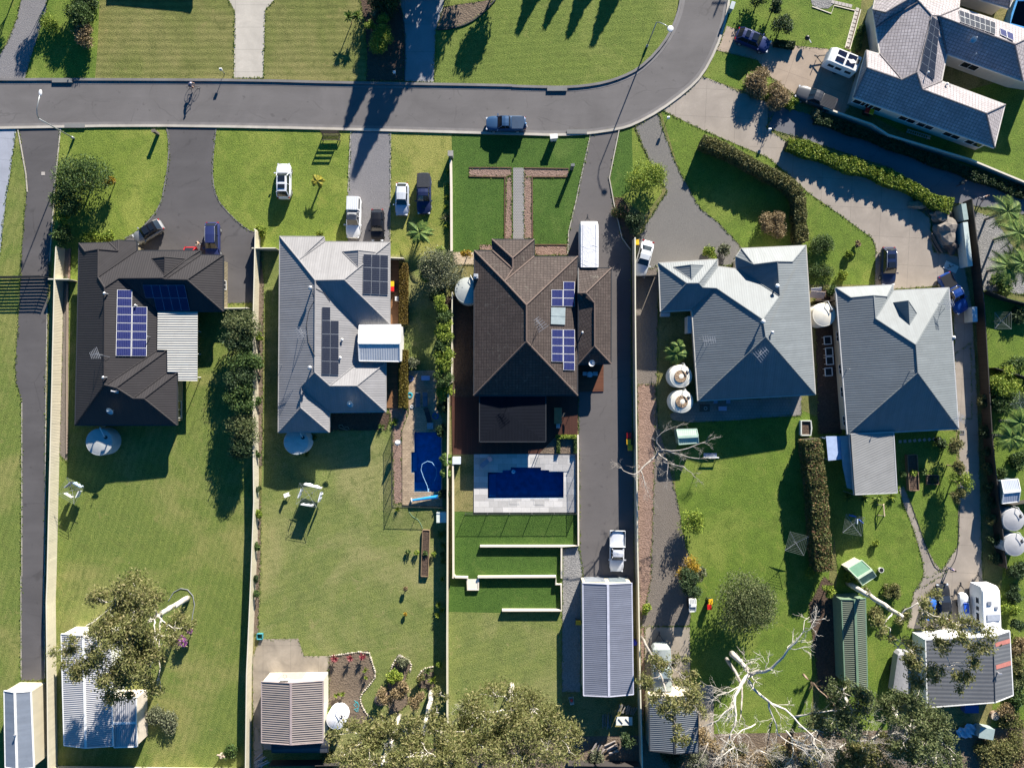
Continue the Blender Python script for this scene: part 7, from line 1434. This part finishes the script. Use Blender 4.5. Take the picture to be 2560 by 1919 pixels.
r=T_('parasol','closed white parasol beside narrow pool','parasol',"12 1215,510",1.9); P(r,'pole',ALU,lambda m:m.tube([(0,0,0),(0,0,2.3)],.03,6)); P(r,'canopy',WHITE,lambda m:m.lathe((0,0,1.2),[(.32,0),(.36,.2),(.22,.7),(.05,1.1)],10,0,.12),True); P(r,'base',GREYMET,lambda m:m.lathe((0,0,0),[(.3,0),(.3,.08)],14))
chair("12 268,955",'white garden chair left of the sheet filled line',(.7,.7,.7),20)
# trampoline-like net seen beneath the sheets
r=T_('tyre_planter','large tractor tyre lying on lower lawn','tyre',"13 1070,1075",.3); P(r,'tyre',paint((.09,.075,.065),.9,0,.3,5.0),lambda m:[m.lathe((0,0,0),[(.42,.05),(.42,.3),(.5,.38),(.7,.36),(.78,.2),(.7,.02)],26)],True); P(r,'soil',DIRT,lambda m:m.lathe((0,0,0),[(.41,.36),(.01,.372)],16))
m=MB(); m.tube([W(*q,.04) for q in K("13 850,1075 880,1100 860,1130 845,1110 875,1085 890,1120 870,1170 850,1150 885,1140 880,1175")],.035,5); tag(m.build('garden_hose',paint((.03,.35,.4),.5)),'teal garden hose coiled in the dirt bed','hose')
m=MB(); m.tube([W(*q,.03) for q in K("12 1320,1100 1350,1140 1400,1170 1420,1200 1440,1245")],.025,5); tag(m.build('garden_hose',paint((.25,.4,.25),.5)),'green hose from pool fence to planter box','hose'); m=MB(); m.tube([W(*q,.04) for q in K("12 805,390 790,365 760,375 740,350 715,355 720,375 750,385 790,395")],.03,5); tag(m.build('garden_hose',paint((.3,.33,.25),.5)),'pale hose looped in bed behind beige house','hose')
m=MB(); q=K("23 520,0 520,300 480,560 510,1000"); m=None
r=T_('basketball_hoop','basketball hoop on the brown shed front','basketball hoop',"13 248,890",3.0); P(r,'backboard',paint((.5,.5,.5),.4),lambda m:m.box((0,.0,3.1),(1.1,.05,.75))); P(r,'rim',paint((.6,.15,.1),.5),lambda m:m.tube([(.23*math.cos(a*.5236),.32+.23*math.sin(a*.5236),2.95) for a in range(13)],.02,5)); P(r,'bracket',DARKMET,lambda m:m.bar((0,-.4,3.0),(0,.1,3.0),.06))
# raised planters
def planter(px,l,w,h,rz,label,plants=3):
    r=T_('planter_box',label,'planter',px,h,rz); wd=paint((.22,.15,.09),.8,0,.2); P(r,'frame',wd,lambda m:[m.box((a,b,h/2),c) for a,b,c in((-l/2,0,(.07,w,h)),(l/2,0,(.07,w,h)),(0,w/2,(l,.07,h)),(0,-w/2,(l,.07,h)))]); P(r,'soil',DARKMULCH,lambda m:m.box((0,0,h*.42),(l-.1,w-.1,h*.7)))
    for i in range(plants):
        t=-l/2+l*(i+.7)/(plants+.4); rr=Matrix.Rotation(R(rz),3,'Z')@Vector((t,0,0)); c=(r.location.x+rr.x,r.location.y+rr.y,h*.95); leaves_obj('plant_leaves',clump_points(c,w*.4,110,np.random.default_rng(nseed())),.13,LY if i%2 else LG,r,nseed())
planter("32 1257,765",4.6,1.25,.7,93,'long timber raised planter on the shaded lawn'); planter("12 1462,1460",6.0,.9,.4,88,'long narrow vegetable planter near the long cream fence',5); planter("32 1425,825",1.5,1.2,.3,0,'small square raised bed right of the long timber planter',1)
r=T_('spa_tub','white rimmed tub with plants at top of the red hedge','tub',"32 330,380",.5); P(r,'rim',paint((.5,.52,.48),.5),lambda m:wall_mb([Vector(p) for p in ((-.65,-.9,0),(.6,-.9,0),(.7,0,0),(.6,.95,0),(-.65,.95,0),(-.65,-.9,0))],.16,.55,0,m)); P(r,'soil',DARKMULCH,lambda m:m.box((0,0,.2),(1.2,1.7,.3)))
def frame_(px,label,rz=0): r=T_('window_frame',label,'frame',px,.8,rz); P(r,'frame',WHITE,lambda m:[m.box((a,b,.75),c) for a,b,c in((-.45,0,(.1,1.0,.08)),(.45,0,(.1,1.0,.08)),(0,.5,(1.0,.1,.08)),(0,-.5,(1.0,.1,.08)))]); P(r,'panel',BLACK,lambda m:m.box((0,0,.72),(.85,.95,.03))); [P(r,'leg',WHITE,lambda m:m.box((a,b,.36),(.05,.05,.72))) for a in(-.42,.42) for b in(-.42,.42)]
for q,l in(("31 517,1280",'white framed black table between the grey houses, topmost'),("31 530,1378",'white framed black table between the grey houses, second'),("31 535,1455",'white framed black table between the grey houses, third'),("31 525,1552",'white framed black table between the grey houses, lowest')): frame_(q,l,4)
r=T_('plywood_sheet','white panel with tools lying on the concrete court','panel',"31 1582,648",.1,-25); P(r,'sheet',paint((.6,.57,.5),.7),lambda m:m.box((0,0,.06),(1.8,1.0,.05))); P(r,'timber',BARKB,lambda m:[m.box((-.1,0,.12),(.9,.08,.06),.8),m.box((-.2,.05,.12),(.5,.07,.06),-.5)])
r=T_('leaning_panel','pinkish board leaning at the brown side gate','board',"31 435,885",1.0); P(r,'board',paint((.55,.45,.40),.7),lambda m:m.box((0,0,.7),(1.9,.9,.06),-.1,0,Matrix.Rotation(R(25),3,'X')))
r=T_('leaning_panel','white board behind the pinkish one at the brown gate','board',"31 425,840",1.0); P(r,'board',paint((.66,.66,.66),.7),lambda m:m.box((0,0,.7),(1.4,.5,.06),.1,0,Matrix.Rotation(R(25),3,'X')))
def rock(px,s,label,col=(.22,.20,.17),sc=(1,1,.6)):
    r_=T_('boulder',label,'boulder',px,s*.4); bm=bmesh.new(); bmesh.ops.create_icosphere(bm,subdivisions=3,radius=s); rng=np.random.default_rng(nseed()); ph=rng.uniform(0,6,6)
    for v in bm.verts: d=v.co.normalized(); k=1+.18*math.sin(d.x*4+ph[0])+.14*math.sin(d.y*6+ph[1])+.12*math.sin(d.z*7+ph[2])+.06*math.sin(d.x*13+d.y*11+ph[3]); v.co=Vector((v.co.x*k*sc[0],v.co.y*k*sc[1],max(-.05,v.co.z*k*sc[2]+.25*s)))
    me=bpy.data.meshes.new('rock'); bm.to_mesh(me); bm.free(); me.materials.append(gravel(tuple(x*.6 for x in col),col,1.6,name='rock')); o=bpy.data.objects.new('rock',me); COL.objects.link(o); o.parent=r_
rock("31 1500,200",1.15,'grey boulder, upper of two on the rubble mound',sc=(1.2,.8,.6)); rock("31 1540,330",1.35,'big grey brown boulder, lower of two on rubble mound',(.26,.23,.2),(1.1,1.3,.7)); rock("31 1590,460",1.0,'dark boulder at the bottom of rubble mound',(.12,.10,.09)); rock("13 1240,700",.3,'small rock in the small stone bed'); rock("31 1290,110",.8,'tan rock at top left of the rubble mound',(.3,.24,.17),(1.4,.7,.5))
def logs(px,n,L,rz,label,col,name='log_pile',r0=.09): r=T_(name,label,'timber pile',px,.2,rz); rng=random.Random(n*7); [P(r,'log',bark(tuple(x*.6 for x in col),col,name='cut_wood'),lambda m:m.tube([(-L/2*rng.uniform(.7,1),i*.19-n*.095,.1+.12*(i%3)),(L/2*rng.uniform(.7,1),i*.19-n*.095+rng.uniform(-.3,.3),.12+.12*(i%3))],r0,7)) for i in range(n)]
logs("23 740,1500",9,1.6,60,'grey log pile, left of two near bottom edge',(.35,.30,.28)); logs("23 860,1480",9,1.7,25,'grey log pile, right of two near bottom edge',(.38,.33,.30)); logs("31 1450,450",3,3.2,-62,'two long dark planks beside the boulders',(.2,.16,.14),'timber_planks',.06); logs("13 40,1590",7,1.8,35,'heap of scrap metal and poles left of the dark lean to',(.4,.42,.45),'scrap_heap',.05); logs("23 980,1150",12,1.2,75,'grey firewood heap above the white trailer',(.34,.31,.28),'firewood',.07); logs("23 810,1250",6,2.2,88,'stacked pipes behind long blue grey shed',(.2,.2,.22),'pipe_stack',.05); logs("33 740,1330",9,2.4,-40,'fallen grey branches in the bottom scrub',(.36,.32,.28),'branch_heap',.05)
r=T_('garden_trailer','white topped trailer behind long blue grey shed','trailer',"23 970,1255",.8); P(r,'tray',paint((.65,.66,.62),.5),lambda m:m.box((0,0,.7),(2.1,1.05,.1))); P(r,'bar',DARKMET,lambda m:[m.box((-.5,.0,.78),(.12,.8,.06),.7),m.box((.4,0,.78),(.12,.8,.06),.7)]); [P(r,'wheel',RUBBER,lambda m:m.tube([(a-.08,-.2,.3),(a+.08,-.2,.3)],.3,12)) for a in(-.95,.95)]
r=T_('wheelbarrow','white and red wheelbarrow behind long blue grey shed','wheelbarrow',"23 515,1075",.5,-80); P(r,'tray',paint((.5,.5,.48),.5),lambda m:m.add([(-.5,-.35,.55),(.5,-.25,.6),(.5,.25,.6),(-.5,.35,.55),(-.3,-.2,.3),(.3,-.15,.3),(.3,.15,.3),(-.3,.2,.3)],[(4,5,6,7),(0,1,5,4),(1,2,6,5),(2,3,7,6),(3,0,4,7)])); P(r,'load',paint((.5,.04,.03),.6),lambda m:m.ball((0,0,.5),.2,8)); P(r,'wheel',RUBBER,lambda m:m.tube([(.55,-.05,.2),(.55,.05,.2)],.2,10)); P(r,'handles',BARKB,lambda m:[m.bar((-.9,s*.25,.6),(.5,s*.08,.25),.04) for s in(-1,1)])
r=T_('barrel','blue barrel between long shed and tall fence','barrel',"23 1063,582",.9); P(r,'body',paint((.02,.03,.4),.4),lambda m:m.lathe((0,0,0),[(.3,0),(.33,.3),(.33,.6),(.3,.9),(.27,.92)],16))
r=T_('sports_goal','white football goal post lying on shaded lawn','goal',"22 1720,632",.4); P(r,'beam',WHITE,lambda m:m.box((0,0,.6),(1.9,.12,.12))); P(r,'net',paint((.2,.25,.35),.7),lambda m:m.box((-.1,.3,.3),(1.7,.5,.03))); [P(r,'leg',WHITE,lambda m:m.box((a,0,.3),(.08,.08,.55))) for a in(-.85,.85)]
r=T_('sawhorse','timber sawhorse on lawn below the annex','sawhorse',"32 1000,1090",.7,95); P(r,'beam',paint((.5,.4,.28),.7),lambda m:m.box((0,0,.75),(1.5,.12,.1))); [P(r,'leg',paint((.45,.36,.26),.7),lambda m:m.bar((a,s*.45,0),(a,0,.75),.08)) for a in(-.7,.7) for s in(-1,1)]
r=T_('bucket','white bucket on lawn beside cubby house','bucket',"32 980,1605",.5); P(r,'body',WHITE,lambda m:[m.lathe((0,0,0),[(.24,0),(.34,.5)],16)]); P(r,'soil',BLACK,lambda m:m.lathe((0,0,0),[(.28,.505),(.01,.51)],16))
r=T_('ladder','aluminium ladder lying behind the tiled house','ladder',"30 1302,1160",.5,-17); P(r,'rails',ALU,lambda m:[m.box((0,s*.2,.5),(3.2,.06,.08)) for s in(-1,1)]); P(r,'rungs',ALU,lambda m:[m.box((-1.5+i*.3,0,.5),(.06,.4,.05)) for i in range(11)]); [P(r,'leg',ALU,lambda m:m.box((a,0,.24),(.06,.3,.46))) for a in(-1.4,1.4)]
r=T_('kettle_barbecue','black kettle barbecue on lawn by the camper trailer','barbecue',"30 342,325",.9); P(r,'bowl',BLACK,lambda m:m.ball((0,0,.8),.32,14),True); P(r,'shelf',ALU,lambda m:m.box((.35,-.3,.75),(.1,.7,.04),.5)); [P(r,'leg',ALU,lambda m:m.bar((.12*math.cos(a),.12*math.sin(a),.6),(.3*math.cos(a),.3*math.sin(a),0),.03)) for a in(0,2.1,4.2)]
for i,(a,b) in enumerate((("31 1690,100 1712,240",'pale green slimline panel on timber fence top'),("31 1705,260 1748,640",'long white slimline tank on the timber fence'),("31 1785,990 1790,1120",'short pale blue slimline tank on timber fence'))):
    q=KW(a,1.7); m=wall_mb(q,.62,1.7); o=m.build('slimline_tank',paint(((.28,.36,.34),(.45,.52,.50),(.38,.45,.5))[i],.5)); tag(o,b,'slimline tank')
r=T_('driveway_pit','square metal drain grate near grey house corner','drain',"32 1678,418",0.03); P(r,'frame',GREYMET,lambda m:[m.box((a,b,.03),c) for a,b,c in((-.25,0,(.06,.55,.06)),(.25,0,(.06,.55,.06)),(0,.25,(.45,.06,.06)),(0,-.25,(.45,.06,.06)))]); P(r,'bars',DARKMET,lambda m:[m.box((-.15+i*.1,0,.03),(.03,.45,.03)) for i in range(4)])
for i in range(9): 
    r=T_('stepping_stone','grey stepping stone in the row below the grey eave','stepping stone',f"32 {1140+i*42},{495-i*3}",0,i*7,group='stepping stones below the grey eave'); P(r,'stone',concrete((.38,.38,.38)),lambda m:m.box((0,0,.03),(.36,.36,.05)))
for i in range(16):
    x,y=((770-i*9,85+i*34) if i<10 else (560+ (i-10)*30,20+(i-10)*7)); r=T_('stepping_stone','square paver in the border path of the upper right lawn','stepping stone',f"30 {x},{y}",0,-15,group='pavers around the upper right lawn'); P(r,'stone',concrete((.50,.46,.42)),lambda m:m.box((0,0,.04),(.42,.42,.06)))
kerb(KW("30 755,85 665,415"),.1,.08,CW,'bed_edge'); kerb(KW("30 800,85 705,430"),.1,.08,CW,'bed_edge'); kerb(KW("30 380,60 545,120 570,50 755,95"),.1,.08,CW,'bed_edge')
struct('path',KW("30 755,85 800,85 705,430 665,415"),.03,DIRT); struct('path',KW("30 365,-20 560,-20 565,40 520,75 430,75 380,40"),.03,PEB)
r=T_('stump','pale round tree stump near the bottom right','stump',"33 1965,1210",.4); P(r,'trunk',BARKB,lambda m:m.lathe((0,0,0),[(.6,0),(.55,.4)],14,0,.03)); P(r,'cut_face',bark((.4,.32,.24),(.5,.42,.32),name='cut'),lambda m:m.lathe((0,0,.4),[(.55,0),(.01,.012)],14))
r=T_('stump','weathered forked stump near bottom of second cream fence','stump',"03 1910,1560",.4); P(r,'trunk',bark((.3,.22,.17),(.45,.36,.3),name='weathered'),lambda m:[m.tube([(0,0,0),(.05,0,.5)],[.4,.22],9),m.tube([(0,0,.2),(-.3,.5,.9)],[.2,.08],7),m.tube([(0,0,.2),(.5,.1,.6)],[.2,.1],7)]); B("03 1960,1520",1.3,.6,LG,'low creeping plant around the forked stump',trunk=False)
m=MB(); m.tube([W(*q,.05) for q in K("03 1455,215 1500,140 1560,108 1620,118 1665,170 1680,250 1665,330 1655,400")],.05,5); tag(m.build('edging_strip',GREYMET),'grey curved edging around the big gum trunk','edging')
r=T_('corner_post','tall thin pole with white fork beside tall bare trunk shadow','pole',"02 1775,10",0); P(r,'pole',WHITE,lambda m:m.tube([(0,0,0),(0,0,.1)],.05,6))
bpy.data.objects.remove(r.children[0]); bpy.data.objects.remove(r)
m=MB(); [m.box(W(*K1(q),.02)+Vector((0,0,.01)),(.45,.45,.04)) for q in("00 373,1500",)]; tag(m.build('pit_lid',concrete((.5,.46,.42))),'pale square lid set in the left driveway','lid')
for q,l in(("33 1690,1350",'crumpled white plastic sheet near the bottom right'),("33 1760,1320",'second crumpled white sheet beside the grey tarp')):
    m=MB(); c=W(*K1(q),.3); rng=np.random.default_rng(nseed()); n=8; vs=[(c.x+(i/n-.5)*1.8+rng.normal()*.06,c.y+(j/n-.5)*1.3+rng.normal()*.06,.35+.22*math.sin(i*1.7+j)+rng.normal()*.05) for i in range(n+1) for j in range(n+1)]; m.add(vs,[(i*(n+1)+j,(i+1)*(n+1)+j,(i+1)*(n+1)+j+1,i*(n+1)+j+1) for i in range(n) for j in range(n)]); tag(m.build('plastic_sheet',paint((.65,.68,.78),.6),smooth=True),l,'sheet')
boxy('tarpaulin','grey green covered stack near the bottom right','covered stack',"33 1890,1360",(1.9,1.4),(.25,.31,.30),1.2,-10); boxy('equipment_box','blue equipment under lower edge of grey shed','box',"33 1760,1150",(1.8,1.0),(.02,.05,.2),.9)
m=MB(); m.ball(W(*K1("33 1840,440"),1.0),.38,14,sc=(1,1,.5)); tag(m.build('drum_lid',WHITE),'white round drum lid below the white caravan','lid')
# shade / misc near narrow pool
for q,l,c,s_ in(("12 1550,275",'blue pool vacuum hose coil above narrow pool',(.05,.12,.4),.4),("12 1345,195",'small white pot beside loungers',(.5,.5,.5),.2),("12 1330,95",'teal inflatable beside the clipped hedge',(.03,.35,.45),.35),("11 1335,1610",'blue and red toy beside the clipped hedge',(.08,.15,.4),.35)):
    m=MB(); p=W(*K1(q),.15); [m.tube([(p.x+s_*k*math.cos(a*.5236),p.y+s_*k*math.sin(a*.5236),.17+.05*(1-k)) for a in range(13)],.045,5) for k in(1,.7)]; tag(m.build('pool_toy',paint(c,.5)),l,'toy')
# ================= PEOPLE
r=T_('bicycle','black bicycle ridden along the road','bicycle',"00 1652,742",.9,0); bk=BLACK
for X in(-.5,.55):
    w_=P(r,'wheel',RUBBER,lambda m:m.tube([(X+.34*math.cos(a*.2618),0,.35+.34*math.sin(a*.2618)) for a in range(25)],.022,6)); P(w_,'spokes',ALU,lambda m:[m.bar((X,0,.35),(X+.33*math.cos(a*.785),0,.35+.33*math.sin(a*.785)),.008) for a in range(8)])
P(r,'frame',paint((.05,.05,.06),.3),lambda m:[m.tube([a,b],.025,6) for a,b in(((-.5,0,.35),(-.12,0,.85)),((-.12,0,.85),(0,0,.32)),((0,0,.32),(-.5,0,.35)),((0,0,.32),(.4,0,.85)),((-.12,0,.82),(.4,0,.88)),((.4,0,.95),(.55,0,.35)))])
P(r,'saddle',BLACK,lambda m:m.box((-.17,0,.93),(.25,.14,.05))); P(r,'handlebar',BLACK,lambda m:m.tube([(.5,-.28,1.0),(.42,-.1,1.02),(.42,.1,1.02),(.5,.28,1.0)],.018,6)); P(r,'pedals',BLACK,lambda m:m.bar((0,-.15,.2),(0,.15,.44),.03))
person("00 1640,735",'cyclist in dark clothes and white helmet riding along the road',dict(pel=(-.12,0,1.0),che=(.12,0,1.25),nec=(.27,0,1.4),lsh=(.22,.19,1.36),rsh=(.22,-.19,1.36),lel=(.33,.27,1.15),rel=(.33,-.27,1.15),lha=(.47,.25,1.04),rha=(.47,-.25,1.04),lhi=(-.1,.1,.95),rhi=(-.1,-.1,.95),lkn=(.22,.13,.85),rkn=(.2,-.13,.62),lan=(.02,.13,.5),ran=(0,-.13,.24),lto=(.16,.13,.46),rto=(.14,-.13,.2),hd=(.38,0,1.53)),0,top=(.12,.12,.2),bottom=(.02,.02,.03),hat=(.6,.6,.65),seen=1.0)
person("20 120,1075",'person in blue cap standing behind the steel blue pickup',{},200,top=(.25,.3,.4),bottom=(.3,.28,.3),hat=(.15,.35,.6),seen=1.4)
person("01 1705,440",'person in cream shirt beside the red car',{'lha':(.3,.2,1.1)},180,top=(.55,.42,.3),bottom=(.1,.1,.12),seen=1.4); person("30 1685,1575",'person in black walking along the shaded lane',dict(lan=(.3,.1,.1),ran=(-.3,-.1,.12),lto=(.45,.1,.06),rto=(-.16,-.1,.05),lkn=(.18,.1,.5),rkn=(-.05,-.1,.5)),30,top=(.02,.02,.03),bottom=(.02,.02,.03),seen=1.2)
person("31 1885,40",'person in dark clothes further down the shaded lane',dict(lan=(.3,.1,.1),ran=(-.3,-.1,.12),lto=(.45,.1,.06),rto=(-.16,-.1,.05),lkn=(.18,.1,.5),rkn=(-.05,-.1,.5)),-60,top=(.03,.03,.04),bottom=(.25,.25,.28),seen=1.2)
person("32 1605,1605",'person in blue standing on the right concrete drive',{'lha':(.3,.1,1.0),'rha':(.3,-.1,1.0)},250,top=(.06,.10,.3),bottom=(.05,.07,.16),seen=1.3)
